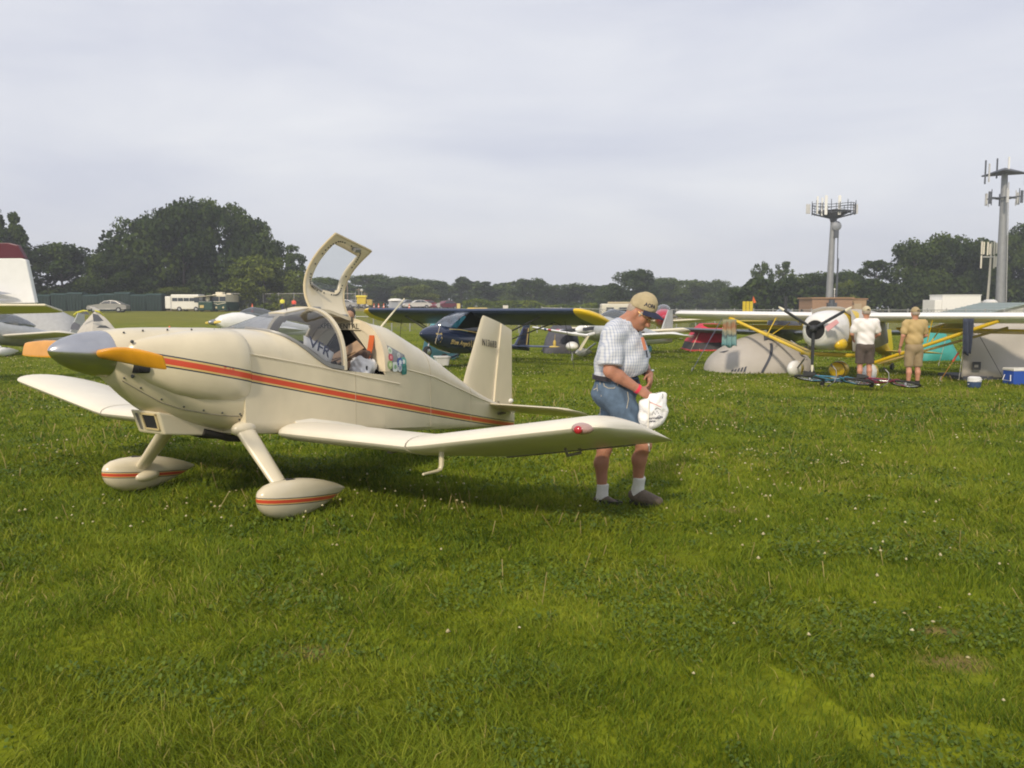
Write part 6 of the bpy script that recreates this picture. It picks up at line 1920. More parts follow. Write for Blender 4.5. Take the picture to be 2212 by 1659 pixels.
    band('wristband', elR.lerp(wrR, .97), wrR - elR, .0375, .026, mat('wristband_pink', (.72, .05, .09), .5))
    wt = band('wristwatch', elL.lerp(wrL, .90), wrL - elL, .0385, .02, mat('watch_black', (.02, .02, .025), .4))
    m = MB(); m.ell(elL.lerp(wrL, .90) + Vector((.028, -.02, .024)), (.017, .017, .012), 12, 7); m.build('dial', CHROME, wt)
    # ---- the carrier bag he holds
    bb = Q(1410, 885, -.20)
    bg_ = thing('carrier_bag', 'white plastic carrier bag with black print held by the man', 'bag', base + bb)
    B = lambda px, py, dy=0.0: Q(px, py, -.20 + dy) - bb
    FILM = mat('bag_film', (.80, .80, .80), .35, var=.04, scale=14, bump=.6, bscale=28)
    pr = [('e', B(1410, 886), (.104, .062, .125), None, .03), ('e', B(1422, 864), (.058, .035, .045), None, .03), ('e', B(1404, 908), (.082, .05, .065), None, .03), ('e', B(1422, 900), (.06, .04, .06), None, .03), ('c', B(1404, 856), .016, B(1406, 880), .05, .03), ('c', B(1412, 856), .022, B(1436, 853), .012, .02), ('c', B(1436, 853), .012, B(1434, 895), .022, .03), ('c', B(1392, 915), .02, B(1401, 924), .012, .02), ('c', B(1386, 870), .012, B(1392, 905), .025, .03)]
    bag = sdf_mesh('bag_body', pr, FILM, bg_, .007, .025, disp=lambda X, Y, Z: .005 * np.sin(X * 44 + Z * 18 + 2 * np.sin(Z * 26)) + .002 * np.sin(X * 90 - Z * 50), relax=1)
    dr = drape(bag, (0, 1, 0), .0025)
    INK = mat('bag_ink', (.05, .055, .09), .6, var=0)
    text_part('AirVenture', 'bag_lettering', INK, bag, B(1408, 912.5, -.2), (1, 0, .12), (0, 0, 1), .017, fit=.108, bend=dr, bold=.02)
    text_part('www.', 'bag_lettering', INK, bag, B(1405, 919.5, -.2), (1, 0, .12), (0, 0, 1), .014, fit=.065, bend=dr, bold=.03)
    m = MB()
    for pts in (((1415, 902), (1418, 893), (1422, 901), (1426, 892), (1430, 899)), ((1421, 889), (1427, 886), (1434, 890)), ((1424, 908), (1430, 903), (1435, 905)), ((1426, 856), (1437, 853), (1441, 857), (1440, 866))):
        m.tube([dr(B(x, y, -.2)) for x, y in pts], .0018, 5)
    m.build('printed_sketch', INK, bag)
    m = MB(); m.tube([dr(B(1408, 872, -.2)), dr(B(1420, 877, -.2)), dr(B(1436, 884, -.2))], .004, 5); m.build('pink_print', mat('bag_pink', (.72, .42, .42), .6), bag)
    m = MB(); m.tube([B(1402, 862, -.065), B(1401, 890, -.075), B(1400, 922, -.055), B(1400, 950, -.03), B(1403, 975, -.02)], .0055, 6); m.build('drawstring', mat('cord_white', (.78, .74, .66), .8), bg_, smooth=40)
man_with_bag()

def standing_man(label, px, py, cols, arms, seed):
    """seen from behind, 1.76 m tall; local +y is the way he faces"""
    g = GR(px, py)
    o = thing('person', label, 'person', g, arms.get('rz', 0))
    v = lambda x, y, z: Vector((x, y, z))
    shx = .20
    body = [('e', v(0, .02, 1.60), (.076, .095, .112)), ('c', v(0, -.005, 1.38), .062, v(0, .005, 1.52), .056), ('e', v(0, .10, 1.585), (.016, .018, .022)), ('e', v(.078, .02, 1.59), (.012, .02, .03)), ('e', v(-.078, .02, 1.59), (.012, .02, .03)),
            ('e', v(0, 0, 1.15), (.145, .09, .27)), ('e', v(0, 0, .88), (.15, .10, .13))]
    for sg in (-1, 1):
        body += [('c', v(sg * .092, 0, .86), .088, v(sg * .098, .012, .47), .055), ('c', v(sg * .098, .010, .46), .054, v(sg * .10, -.012, .33), .057), ('c', v(sg * .10, -.012, .33), .056, v(sg * .105, .0, .09), .036), ('c', v(sg * .105, -.02, .05), .036, v(sg * .115, .14, .03), .028)]
        pts = arms[sg]
        body += [('c', v(sg * shx, 0, 1.385), .056, v(*pts[0]), .044), ('c', v(*pts[0]), .043, v(*pts[1]), .030)]
        w = v(*pts[1]); d = (w - v(*pts[0])).normalized(); pc = w + d * .055
        n1 = Vector((sg, 0, 0)); n1 = (n1 - d * n1.dot(d)).normalized(); fwd = d.cross(n1).normalized()
        body += [('e', tuple(pc), (.022, .040, .048), [[n1[i], fwd[i], d[i]] for i in range(3)], .012)]
        for k, off in enumerate((-.028, -.009, .010, .028)):
            b0 = pc + fwd * off + d * .036; b1 = b0 + d * (.042 - .004 * abs(k - 1)) - n1 * .012; b2 = b1 + d * .030 - n1 * .022
            body += [('c', b0, .0095, b1, .009, .004), ('c', b1, .009, b2, .008, .004)]
        t0 = pc + fwd * (-.036) - d * .01; body += [('c', t0, .012, t0 - fwd * .018 + d * .045 - n1 * .012, .0095, .006)]
    sdf_mesh('body', body, cols['skin'], o, .0095, .02, relax=2)
    z0 = arms['hem']
    sh = [('e', v(0, 0, 1.28), (.208, .135, .19)), ('e', v(0, .015, 1.05), (.195, .15, .22)), ('e', v(0, .01, z0 + .10), (.190, .14, .14)), ('c', v(-.15, 0, 1.41), .07, v(.15, 0, 1.41), .07)]
    for sg in (-1, 1):
        e = v(*arms[sg][0]); s_ = v(sg * shx, 0, 1.385)
        sh.append(('c', s_, .082, s_.lerp(e, .72), .074))
    sdf_mesh('shirt', sh, cols['shirt'], o, .011, .04, cut=[((0, 0, z0), (0, 0, -1)), ((0, 0, 1.475), (0, 0, 1))], relax=2, disp=lambda X, Y, Z: .010 * np.sin(X * 24 + Z * 16 + seed) * np.sin(Z * 21 + X * 9))
    m = MB(); m.torus((0, 0, 1.465), .068, .012, (0, -.2, 1), 20, 7); m.build('collar', cols['shirt'], o, smooth=60)
    so = [('e', v(0, 0, .86), (.190, .145, .15))]
    for sg in (-1, 1): so.append(('c', v(sg * .092, 0, .84), .108, v(sg * .102, .01, .50), .098))
    sdf_mesh('shorts', so, cols['shorts'], o, .011, .025, cut=[((0, 0, arms['sh']), (0, 0, -1)), ((0, 0, .985), (0, 0, 1))], relax=2, disp=lambda X, Y, Z: .005 * np.sin(X * 30 + Z * 22 + seed))
    for sg in (-1, 1):
        sdf_mesh('sock', [('c', v(sg * .104, -.003, .13), .047, v(sg * .105, -.01, .06), .046)], cols['sock'], o, .009, .02, relax=2)
        sdf_mesh('shoe', [('c', v(sg * .105, -.035, .035), .046, v(sg * .112, .06, .03), .048), ('c', v(sg * .112, .06, .03), .048, v(sg * .118, .17, .022), .038)], cols['shoe'], o, .009, .02, cut=[((0, 0, .004), (0, 0, -1))], relax=2)
    c = v(0, .015, 1.64)
    sdf_mesh('cap', [('e', c, (.088, .108, .105))], cols['cap'], o, .008, .02, cut=[((0, 0, 1.625), (0, 0, -1))], relax=2)
    m = MB(); rings = []
    for i in range(11):
        u = -1 + .2 * i; a = u * 1.1
        p = v(.086 * math.sin(a), .015 + .105 * math.cos(a), 1.635); q = v(.09 * math.sin(a), .015 + .105 * math.cos(a) + .075 * (1 - abs(u) ** 2.5), 1.622)
        rings.append([p + v(0, 0, .003), q + v(0, 0, .003), q - v(0, 0, .002), p - v(0, 0, .004)])
    m.loft(rings); m.build('cap_brim', cols['cap'], o, smooth=50)
    m = MB(); m.add([v(.03 * math.cos(t), -.100 + .0 * t, 1.650 + .028 * math.sin(t)) for t in np.linspace(0, math.pi, 9)], [tuple(range(9))]); m.build('cap_gap', mat('cap_gap_dark', (.10, .07, .055), .9), o, solid=.008)
    sdf_mesh('hair', [('e', v(0, -.005, 1.605), (.083, .092, .075))], cols['hair'], o, .008, .01, cut=[((0, .02, 1.6), (0, 1, 0)), ((0, 0, 1.56), (0, 0, -1))], relax=1)
    return o
HAIRG = mat('grey_hair', (0, 0, 0))
m1 = standing_man('man in a white shirt and dark shorts standing by the white cowling', 1866, 833, dict(skin=SKINP, shirt=mat('white_shirt', (.78, .75, .74), .85, var=.03, bump=.2, bscale=20), shorts=mat('dark_brown_shorts', (.085, .065, .055), .9, var=.15), sock=SOCK, shoe=mat('pale_shoe', (.42, .36, .22), .8), cap=mat('pale_khaki', (.52, .45, .30), .9), hair=HAIRG),
    {-1: [(-.285, .02, 1.13), (-.20, .22, 1.02)], 1: [(.285, .03, 1.13), (.20, .22, 1.0)], 'hem': .80, 'sh': .485, 'rz': R(-4)}, 1.0)
m = MB(); m.box((0, -.0, .815), (.36, .26, .03)); m.build('shirt_tail', mat('blue_hem', (.05, .08, .22), .8), m1, bevel=.01)
for c_ in [c for c in COL.objects if c.parent == m1 and c.name.startswith('shirt_tail')]: bpy.data.objects.remove(c_)
m2 = standing_man('man in a tan shirt and khaki shorts, his left arm hanging', 1971, 837, dict(skin=SKINP, shirt=mat('tan_shirt', (.46, .335, .15), .85, var=.06, bump=.2, bscale=20), shorts=mat('khaki_shorts', (.285, .215, .125), .9, var=.12), sock=mat('black_sock', (.02, .02, .02), .9), shoe=mat('black_shoe', (.03, .025, .022), .7), cap=mat('tan_cap', (.37, .29, .16), .9), hair=HAIRG),
    {-1: [(-.275, -.02, 1.12), (-.285, .06, .86)], 1: [(.27, .03, 1.13), (.19, .22, 1.02)], 'hem': .93, 'sh': .45, 'rz': R(6)}, 2.0)
m = MB(); m.torus((-.285, .055, .885), .034, .007, (0, -.2, 1), 16, 6); m.build('wristwatch', mat('watch_black', (0, 0, 0)), m2)
# ------------------------------------------------------------ other aircraft
class Frame:
    """an aircraft's own axes: x port, y aft, z up from the ground under its wing"""
    def __init__(s, base, yaw):
        s.b = Vector(base); s.yaw = yaw
        c, q = math.cos(yaw), math.sin(yaw)
        s.px = Vector((c, q, 0)); s.py = Vector((-q, c, 0))
    def hit(s, px, py, n, k):
        d = ray(px, py); o = Vector((0, 0, CAM_H))
        t = (k + s.b.dot(n) - o.dot(n)) / d.dot(n)
        w = o + d * t - s.b
        return Vector((w.dot(s.px), w.dot(s.py), w.z))
    def atx(s, px, py, x): return s.hit(px, py, s.px, x)
    def aty(s, px, py, y): return s.hit(px, py, s.py, y)

def ring(cx, s, cz, rx, rz, n=20, e=2.3):
    return superring(cx, cz, rx, rz, s, n, e)
def wing_panel(m, x0, x1, zl0, zl1, le0, le1, ch0, ch1, th=.13, inc=.08, tip=.25, n=10):
    sg = 1 if x1 > x0 else -1
    af = airfoil(n)
    def sec(x, le, ch, z, t_):
        return [(x, le + c * ch, z - c * ch * inc + t * t_ * ch + .02 * math.sin(math.pi * c) * ch) for c, t in af]
    st = [sec(x0, le0, ch0, zl0, th)]
    for f in (.5, 1.0):
        x = x0 + (x1 - sg * tip - x0) * f
        st.append(sec(x, le0 + (le1 - le0) * f, ch0 + (ch1 - ch0) * f, zl0 + (zl1 - zl0) * f, th))
    if tip:
        for f, k in ((.45, .06), (.8, .2), (1.0, .42)):
            st.append(sec(x1 - sg * tip * (1 - f), le1 + ch1 * k, ch1 * (1 - k * 1.15), zl1 - inc * ch1 * k, th * (1 - f * .75)))
    m.loft(st)
def prop(parent, hub, n, r_, mt, ph=0.0, tipm=None, wd=.05):
    for i in range(n):
        a = ph + 2 * math.pi * i / n
        d = Vector((math.cos(a), 0, math.sin(a))); q = Vector((-math.sin(a), 0, math.cos(a))); rings = []
        m = MB()
        for t, w in ((.06, .6), (.25, 1.0), (.6, .95), (.84, .8)):
            c = Vector(hub) + d * r_ * t
            rings.append([c + q * wd * w * math.cos(b) + Vector((0, 1, 0)) * (.014 * math.sin(b) + .35 * wd * w * math.cos(b) * (1 - t)) for b in [2 * math.pi * k / 10 for k in range(10)]])
        m.loft(rings); b_ = m.build('propeller_blade', mt, parent, smooth=60)
        m = MB(); rings = []
        for t, w in ((.84, .8), (.95, .7), (1.0, .35)):
            c = Vector(hub) + d * r_ * t
            rings.append([c + q * wd * w * math.cos(b) + Vector((0, 1, 0)) * .012 * math.sin(b) for b in [2 * math.pi * k / 10 for k in range(10)]])
        m.loft(rings); m.build('blade_tip', tipm or mt, b_, smooth=60)

# ---- dark blue high wing pusher with yellow tips
NAVY = mat('navy_gloss', (.012, .022, .062), .22, var=.1, coat=.4)
NAVYW = mat('navy_fabric', (.030, .045, .095), .38, var=.1, scale=2)
YEL = mat('yellow_gloss', (.70, .47, .015), .3, var=.06, coat=.3)
GOLDP = mat('gold_print', (.62, .46, .16), .5, var=.05)
def blue_pusher():
    d = 24.5; g = ON(1000, d); yaw = -.55
    F = Frame(g, yaw)
    o = thing('light_aircraft', 'dark blue high wing aircraft with yellow wingtips resting on its tail', 'airplane', g, yaw)
    zl = F.aty(1000, 671, 0).z
    xl = F.aty(786, 679, .2).x; xr = F.aty(1300, 700, .6).x
    hs = (abs(xl) + abs(xr)) / 2
    CH, INC_ = 1.45, .30
    for sg in (1, -1):
        m = MB(); wing_panel(m, 0.0 * sg, sg * (hs - .45), zl, zl + .02, 0, 0, CH, CH, .16, INC_, 0); m.build('wing', NAVYW, o, smooth=50)
        m = MB()
        af = airfoil(10); st = []
        for x, k, t_ in ((hs - .45, 0, .16), (hs - .3, .02, .16), (hs - .12, .12, .14), (hs + .02, .32, .11), (hs + .08, .55, .05)):
            st.append([(sg * x, k * CH + c * CH * (1 - k), zl + .02 - (k * CH + c * CH * (1 - k)) * INC_ + t * t_ * CH + .02 * math.sin(math.pi * c) * CH) for c, t in af])
        m.loft(st); m.build('wing_tip', YEL, o, smooth=50)
        m = MB(); m.tube([(sg * hs * .62, .35, zl - .12), (sg * .32, .1, .52)], .022, 8); m.tube([(sg * hs * .62, 1.0, zl - .32), (sg * .32, .5, .45)], .018, 8); m.build('wing_strut', mat('strut_black', (.02, .02, .022), .4), o)
    m = MB()
    m.box((.0, .55, zl - .12), (.02, .02, .02))
    for k in range(9):
        x = -hs + .7 + k * (2 * hs - 1.4) / 8
        m.tube([(x, .12, zl - .085), (x, 1.35, zl - .43)], .012, 5)
    m.build('wing_rib', mat('rib_dark', (.02, .025, .02), .6), o)
    n0 = F.atx(907, 722, 0)
    st = [(n0.y, n0.z, .012, .012), (n0.y + .06, n0.z, .07, .07), (n0.y + .25, n0.z - .01, .16, .17), (n0.y + .6, n0.z - .06, .25, .29), (n0.y + 1.0, n0.z - .13, .31, .36), (-.6, n0.z - .20, .34, .38), (0, n0.z - .26, .34, .36), (.6, n0.z - .33, .28, .30), (1.1, n0.z - .38, .19, .2), (1.6, n0.z - .42, .10, .11), (2.6, n0.z - .52, .08, .08), (3.7, n0.z - .64, .06, .07)]
    m = MB(); m.loft([ring(0, s, cz, rx, rz, 22, 2.2) for s, cz, rx, rz in st]); m.build('fuselage', NAVY, o, smooth=60)
    # cabin with windscreen
    m = MB(); zt = zl - .02
    w0 = [(.0, n0.y + .85, n0.z + .24)]
    rows = []
    for k in range(9):
        u = -1 + k / 4
        b = Vector((.30 * u, n0.y + .72 + .28 * u * u, n0.z + .22 - .05 * u * u)); t = Vector((.30 * u, -.12 + .05 * u * u, zt - .02 * u * u))
        rows.append([b, b.lerp(t, .5) + Vector((0, -.04, .04)), t])
    m.loft(rows, closed=False); m.build('windscreen', glass_mat('pale_perspex', (.55, .62, .70), .22, rough=.08), o, smooth=60, solid=.006)
    for sg in (1, -1):
        m = MB(); m.add([(sg * .31, -.75, n0.z + .12), (sg * .33, .30, n0.z + .02), (sg * .31, .45, zt - .15), (sg * .30, -.05, zt)], [(0, 1, 2, 3)]); m.build('side_window', glass_mat('side_perspex', (.10, .12, .14), .10), o, solid=.006)
        m = MB(); m.tube([(sg * .325, -1.1, n0.z + .12), (sg * .345, -.6, n0.z + .09), (sg * .345, .25, n0.z - .02)], .012, 6); m.build('gold_line', GOLDP, o)
    m = MB(); m.box((0, .45, zt - .45), (.5, .8, .75)); m.build('cabin_back', mat('cabin_black', (.012, .012, .014), .8), o, bevel=.05)
    p = F.atx(1000, 700, 0)
    for x in (-.18, .14):
        m = MB(); m.ell((x, -.15, zt - .40), (.16, .12, .28), 12, 8); m.build('seat_back', mat('seat_teal', (.05, .25, .30), .8), o)
    # engine cover on the wing
    m = MB(); m.box((0, .75, zl - .02), (.34, .75, .20)); m.build('engine_cover', YEL, o, bevel=.06)
    # tail: fin, tailplane on the ground side
    f0 = n0.z - .6
    m = MB()
    ftop = F.atx(1143, 702, 0)
    def fr(z, s0, s1, w): return [(w, s0, z), (0, s1, z), (-w, s0, z), (0, s0 - .04, z)]
    m.loft([fr(f0, 2.75, 3.75, .05), fr((f0 + ftop.z) / 2, 3.15, 3.78, .045), fr(ftop.z, 3.45, 3.80, .03)]); m.build('fin', NAVY, o, smooth=40)
    for sg in (1, -1):
        m = MB(); m.box((sg * .03, 3.62, (f0 + ftop.z) / 2), (.012, .035, .55), Matrix.Rotation(R(-12), 3, 'X')); m.build('fin_stripe', GOLDP, o)
        m = MB(); wing_panel(m, 0, sg * 1.15, f0 + .07, f0 + .07, 2.95, 3.05, .8, .7, .07, .02, 0); m.build('tailplane', NAVYW, o, smooth=50)
        m = MB(); wing_panel(m, sg * 1.13, sg * 1.30, f0 + .073, f0 + .073, 3.05, 3.1, .70, .5, .075, .02, .1); m.build('tailplane_tip', YEL, o, smooth=50)
    # nose wheel lifted clear, main wheels
    nw = F.atx(925, 760, .05)
    m = MB(); m.tube([(.0, n0.y + .42, n0.z - .2), (.02, nw.y, nw.z + .02)], .022, 8); m.build('nose_leg', mat('leg_steel', (.3, .3, .32), .4, .6), o)
    m = MB(); m.lathe([(.04, -.05), (.12, -.06), (.155, -.03), (.155, .03), (.12, .06), (.04, .05)], 18, (.02, nw.y, nw.z), 'X'); nwh = m.build('nose_wheel', RUB, o, smooth=40)
    m = MB(); m.lathe([(.005, -.062), (.085, -.055), (.085, .055), (.005, .062)], 14, (.02, nw.y, nw.z), 'X'); m.build('rim', CHROME, nwh, smooth=40)
    for sg in (1, -1):
        m = MB(); m.tube([(sg * .25, .2, .35), (sg * .85, .3, .17)], .03, 8); m.build('gear_leg', NAVY, o)
        m = MB(); m.lathe([(.04, -.05), (.13, -.06), (.17, -.03), (.17, .03), (.13, .06), (.04, .05)], 18, (sg * .88, .3, .17), 'X'); m.build('wheel', RUB, o, smooth=40)
    # nose probe line, lettering and a plain crest on the port side
    m = MB(); m.tube([F.atx(952, 698, .6), F.atx(940, 742, .5)], .006, 5); m.build('nose_probe', mat('probe_pale', (.6, .5, .4), .5), o)
    fusl = [c for c in COL.objects if c.parent == o and c.name.startswith('fuselage')][0]
    from mathutils.bvhtree import BVHTree
    bv = BVHTree.FromPolygons([v.co for v in fusl.data.vertices], [p.vertices[:] for p in fusl.data.polygons])
    def dl(p):
        h = bv.ray_cast(Vector((1.5, p.y, p.z)), Vector((-1, 0, 0)))
        return Vector((h[0].x + .004, p.y, p.z)) if h[0] is not None else Vector(p)
    a = F.atx(976, 746, .33); b = F.atx(1016, 752, .33)
    text_part('Blue Angels', 'script_lettering', GOLDP, o, a, (b - a), (0, .0, 1), .17, fit=(b - a).length * 1.0, bend=dl, shear=.35, bold=.01)
    a = F.atx(1018, 750, .34)
    text_part('U.S. NAVY', 'navy_lettering', GOLDP, o, a, (0, 1, -.12), (0, 0, 1), .19, fit=1.0, bend=dl)
    cp = F.atx(951, 730, .27)
    m = MB(); pts = []
    for x, z in ((-.10, .14), (0, .11), (.10, .14), (.11, -.02), (.07, -.12), (0, -.18), (-.07, -.12), (-.11, -.02)): pts.append(dl(Vector((.3, cp.y + x, cp.z + z))))
    m.add(pts, [tuple(range(8))]); cr = m.build('crest', GOLDP, o, solid=.004)
    m = MB(); m.add([dl(Vector((.3, cp.y + x * .7, cp.z + z * .7 + .01))) + Vector((.004, 0, 0)) for x, z in ((-.10, .12), (.10, .12), (.10, .0), (0, -.12), (-.10, .0))], [(0, 1, 2, 3, 4)]); m.build('crest_field', mat('crest_blue', (.10, .14, .28), .5, var=.3, scale=30), cr)
    # tie-down lines under the wing
    wp = [F.aty(1068, 690, .9), None]
    m = MB()
    for sg, px in ((1, 1232), (-1, 826)):
        t = Vector((sg * hs * .72, .8, zl - .28)); m.tube([t, (t.x + .25 * sg, t.y + .1, .02)], .008, 5)
    m.build('tie_down_line', mat('line_dark', (.03, .03, .04), .8), o)
blue_pusher()
p = GR(955, 790)
o = thing('ice_bucket', 'white square bucket on the grass under the nose of the dark blue plane', 'bucket', p, .3)
WP = mat('white_plastic', (.70, .70, .70), .5)
m = MB(); m.loft([[(-.16, -.16, 0), (.16, -.16, 0), (.16, .16, 0), (-.16, .16, 0)], [(-.20, -.20, .24), (.20, -.20, .24), (.20, .20, .24), (-.20, .20, .24)]]); m.build('tub', WP, o, bevel=.02)
m = MB(); m.box((0, 0, .26), (.44, .44, .05)); m.build('lid', WP, o, bevel=.015)
# turquoise tarpaulins: behind the blue plane
def ridge_tent(name, label, px0, px1, ytop, ybot, d, mt, depth=1.6, ridge=(.5, .5), trim=None, cat='tent', flare=.35):
    a = AT(px0, ybot, d); b = AT(px1, ybot, d); zg = gz((a.x + b.x) / 2, d)
    g = Vector(((a.x + b.x) / 2, d, zg)); w = b.x - a.x; h = AT((px0 + px1) / 2, ytop, d).z - zg
    o = thing(name, label, cat, g)
    m = MB(); n = 13; rows = []
    for j in range(9):
        v = j / 8
        y = -depth / 2 + depth * v + depth / 2
        zz = h * max(0, 1 - abs(2 * v - 1) ** 1.7)
        row = []
        for i in range(n):
            u = -1 + 2 * i / (n - 1)
            k = max(0, 1 - abs(u) ** 2.4) ** .55
            sag = .03 * math.sin(i * 2.1) * math.sin(j * 1.3)
            row.append((u * w / 2 * (1 - flare * (1 - abs(2 * v - 1)) * .3), y, max(0.0, zz * k + sag * (k > .05))))
        rows.append(row)
    m.loft(rows, closed=False); m.build('fly_sheet', mt, o, smooth=70, solid=.008)
    return o, g, w, h
TEAL = mat('teal_tarp', (.045, .30, .27), .6, var=.08, bump=.3, bscale=3)
TURQ = mat('turquoise_tarp', (.10, .28, .33), .6, var=.08, bump=.3, bscale=3)
ridge_tent('tarp_tent', 'turquoise tent showing under the left half of the dark blue wing', 905, 985, 690, 775, 27.5, TURQ)
ridge_tent('tarp_tent', 'teal tent right of the man in the tan shirt', 1992, 2084, 706, 772, 27.0, TEAL, flare=.2)

# ---- yellow and white high wing with three blade propeller
WHITEW = mat('white_fabric', (.78, .77, .75), .35, var=.04, scale=2)
YELF = mat('yellow_fabric', (.62, .44, .02), .4, var=.06, scale=2)
WCOWL = mat('white_cowl', (.74, .73, .71), .25, var=.05, coat=.3)
GREYC = mat('grey_cover', (.40, .385, .36), .8, var=.12, scale=4, bump=.6, bscale=6)
BLKP = mat('black_prop', (.03, .032, .036), .35)
def yellow_high_wing():
    d = 20.8; g = ON(1830, d); g.z = gz(g.x, g.y); yaw = -.75
    F = Frame(g, yaw)
    o = thing('light_aircraft', 'white and yellow high wing aircraft with a black three blade propeller', 'airplane', g, yaw)
    zl = F.aty(1640, 681, 0).z
    hs = 5.05
    for sg in (1, -1):
        m = MB(); wing_panel(m, sg * .38, sg * hs, zl, zl + .03, 0, 0, 1.35, 1.35, .16, .13, .18); m.build('wing', WHITEW, o, smooth=50)
        m = MB(); m.box((sg * 2.7, 1.28, zl - .34), (3.9, .32, .05), Matrix.Rotation(R(-14), 3, 'X')); m.build('flaperon', YELF, o, bevel=.01)
        b = F.atx(1752, 768, -.40) if sg < 0 else F.atx(1880, 786, .40)
        m = MB(); m.tube([(sg * 3.25, .12, zl - .08), (sg * .40, b.y, b.z)], [.042, .042], 8); m.build('wing_strut', YEL, o, smooth=40)
        m = MB(); m.tube([(sg * 3.25, .95, zl - .24), (sg * .40, b.y + .5, b.z - .02)], [.030, .030], 8); m.build('rear_strut', mat('strut_tan', (.45, .34, .12), .5), o, smooth=40)
        m = MB(); m.tube([(sg * 1.9, .10, zl - .05), (sg * 1.75, b.y * .6, (zl + b.z) / 2)], .014, 6); m.tube([(sg * 1.9, .9, zl - .2), (sg * 1.75, b.y * .6 + .3, (zl + b.z) / 2)], .014, 6); m.build('jury_strut', YEL, o)
        # gear
        wx = .86
        m = MB(); m.tube([(sg * .30, b.y - .6, b.z - .05), (sg * wx, -.9, .20)], .022, 8); m.build('gear_leg', BLKP, o)
        m = MB(); rings = []
        for t, r_ in ((-.30, .02), (-.27, .10), (-.18, .17), (-.05, .20), (.05, .20)): rings.append(ring(sg * (wx + .04), -.9 + t, .215, r_ * .72, r_, 18, 2.1))
        m.loft(rings); wpf = m.build('wheel_pant', WCOWL, o, smooth=60)
        m = MB(); rings = []
        for t, r_ in ((.05, .20), (.18, .18), (.32, .12), (.42, .03)): rings.append(ring(sg * (wx + .04), -.9 + t, .215, r_ * .72, r_, 18, 2.1))
        m.loft(rings); m.build('pant_tail', YEL, wpf, smooth=60)
        m = MB(); m.lathe([(.04, -.06), (.16, -.06), (.2, -.03), (.2, .03), (.16, .06), (.04, .06)], 18, (sg * (wx + .04), -.88, .2), 'X'); m.build('wheel', RUB, o, smooth=40)
    # cowling
    hub = F.atx(1757, 710, 0)
    zc = hub.z - .03
    m = MB(); m.loft([ring(0, hub.y + .10, zc, .20, .24, 26, 2.1), ring(0, hub.y + .14, zc - .01, .30, .33, 26, 2.1), ring(0, hub.y + .28, zc - .02, .38, .40, 26, 2.2), ring(0, hub.y + .6, zc - .02, .43, .45, 26, 2.4), ring(0, hub.y + .95, zc - .02, .45, .47, 26, 2.6)])
    m.build('cowling', WCOWL, o, smooth=60)
    m = MB(); m.torus((0, hub.y + .13, zc), .235, .035, (0, 1, 0), 24, 8); m.build('cowl_ring', WCOWL, o, smooth=60)
    m = MB(); m.lathe([(.01, 0), (.22, .0), (.22, .02), (.01, .02)], 22, (0, hub.y + .085, zc), 'Y'); m.build('cowl_opening', mat('inlet_black', (0, 0, 0)), o)
    m = MB(); m.lathe([(.004, -.12), (.06, -.10), (.085, -.03), (.085, .08)], 16, (0, hub.y + .02, hub.z), 'Y'); m.build('propeller_hub', BLKP, o, smooth=50)
    prop(o, hub, 3, .98, BLKP, R(-90), mat('blade_tip_cream', (.75, .70, .55), .4), .038)
    m = MB(); q = [F.aty(x, y, hub.y - .05) for x, y in ((1782, 706), (1806, 690), (1812, 697), (1788, 716))]; m.loft([q, [p + Vector((0, .03, 0)) for p in q]]); m.build('ribbon', mat('pink_ribbon', (.70, .36, .38), .6), o)
    m = MB(); m.ell((.34, hub.y + .72, zc - .34), (.14, .24, .15), 12, 8); m.build('lower_cowl', YEL, o, smooth=60)
    # fuselage, yellow, with a grey cover over the cabin
    m = MB(); m.loft([ring(0, hub.y + .96, zc - .02, .43, .45, 22, 3), ring(0, .2, zc - .05, .42, .50, 22, 3), ring(0, 1.1, zc - .1, .36, .42, 22, 3), ring(0, 2.0, zc - .40, .2, .25, 22, 2.6), ring(0, 2.95, .42, .05, .10, 22, 2.4)])
    m.build('fuselage', YELF, o, smooth=50)
    m = MB(); rows = []
    for s, hw_, z1, z0 in ((hub.y + .97, .50, zc + .50, zc - .50), (-.55, .50, zl - .10, zc - .52), (0, .485, zl + .14, zc - .50), (.8, .485, zl + .12, zc - .45), (1.35, .47, zl - .20, zc - .38)):
        rows.append([(-hw_ - .03, s, z0), (-hw_, s, (z0 + z1) / 2), (-hw_ * .92, s, z1 - .05), (-hw_ * .4, s, z1 + .02), (hw_ * .4, s, z1 + .02), (hw_ * .92, s, z1 - .05), (hw_, s, (z0 + z1) / 2), (hw_ + .03, s, z0)])
    m.loft(rows, closed=False); m.build('cabin_cover', GREYC, o, smooth=50, solid=.015)
    m = MB(); m.box((0, -.9, .60), (1.5, .14, .07)); m.box((0, -.55, .56), (.9, .2, .06)); m.build('belly_frame', YELF, o, bevel=.02)
    # tail
    f0 = .14; ft = F.atx(1912, 712, 0).z
    m = MB()
    for (z0, a, b, z1, c, e) in ((f0, 2.45, 3.05, ft, 2.62, 2.95),):
        m.loft([[(.03, a, z0), (.01, b, z0), (-.01, b, z0), (-.03, a, z0)], [(.028, (a + c) / 2 - .12, (z0 + z1) / 2), (.01, b + .1, (z0 + z1) / 2), (-.01, b + .1, (z0 + z1) / 2), (-.028, (a + c) / 2 - .12, (z0 + z1) / 2)], [(.02, c, z1), (.008, e, z1), (-.008, e, z1), (-.02, c, z1)]])
    m.build('fin', mat('bright_yellow', (.68, .58, .02), .4), o, smooth=40)
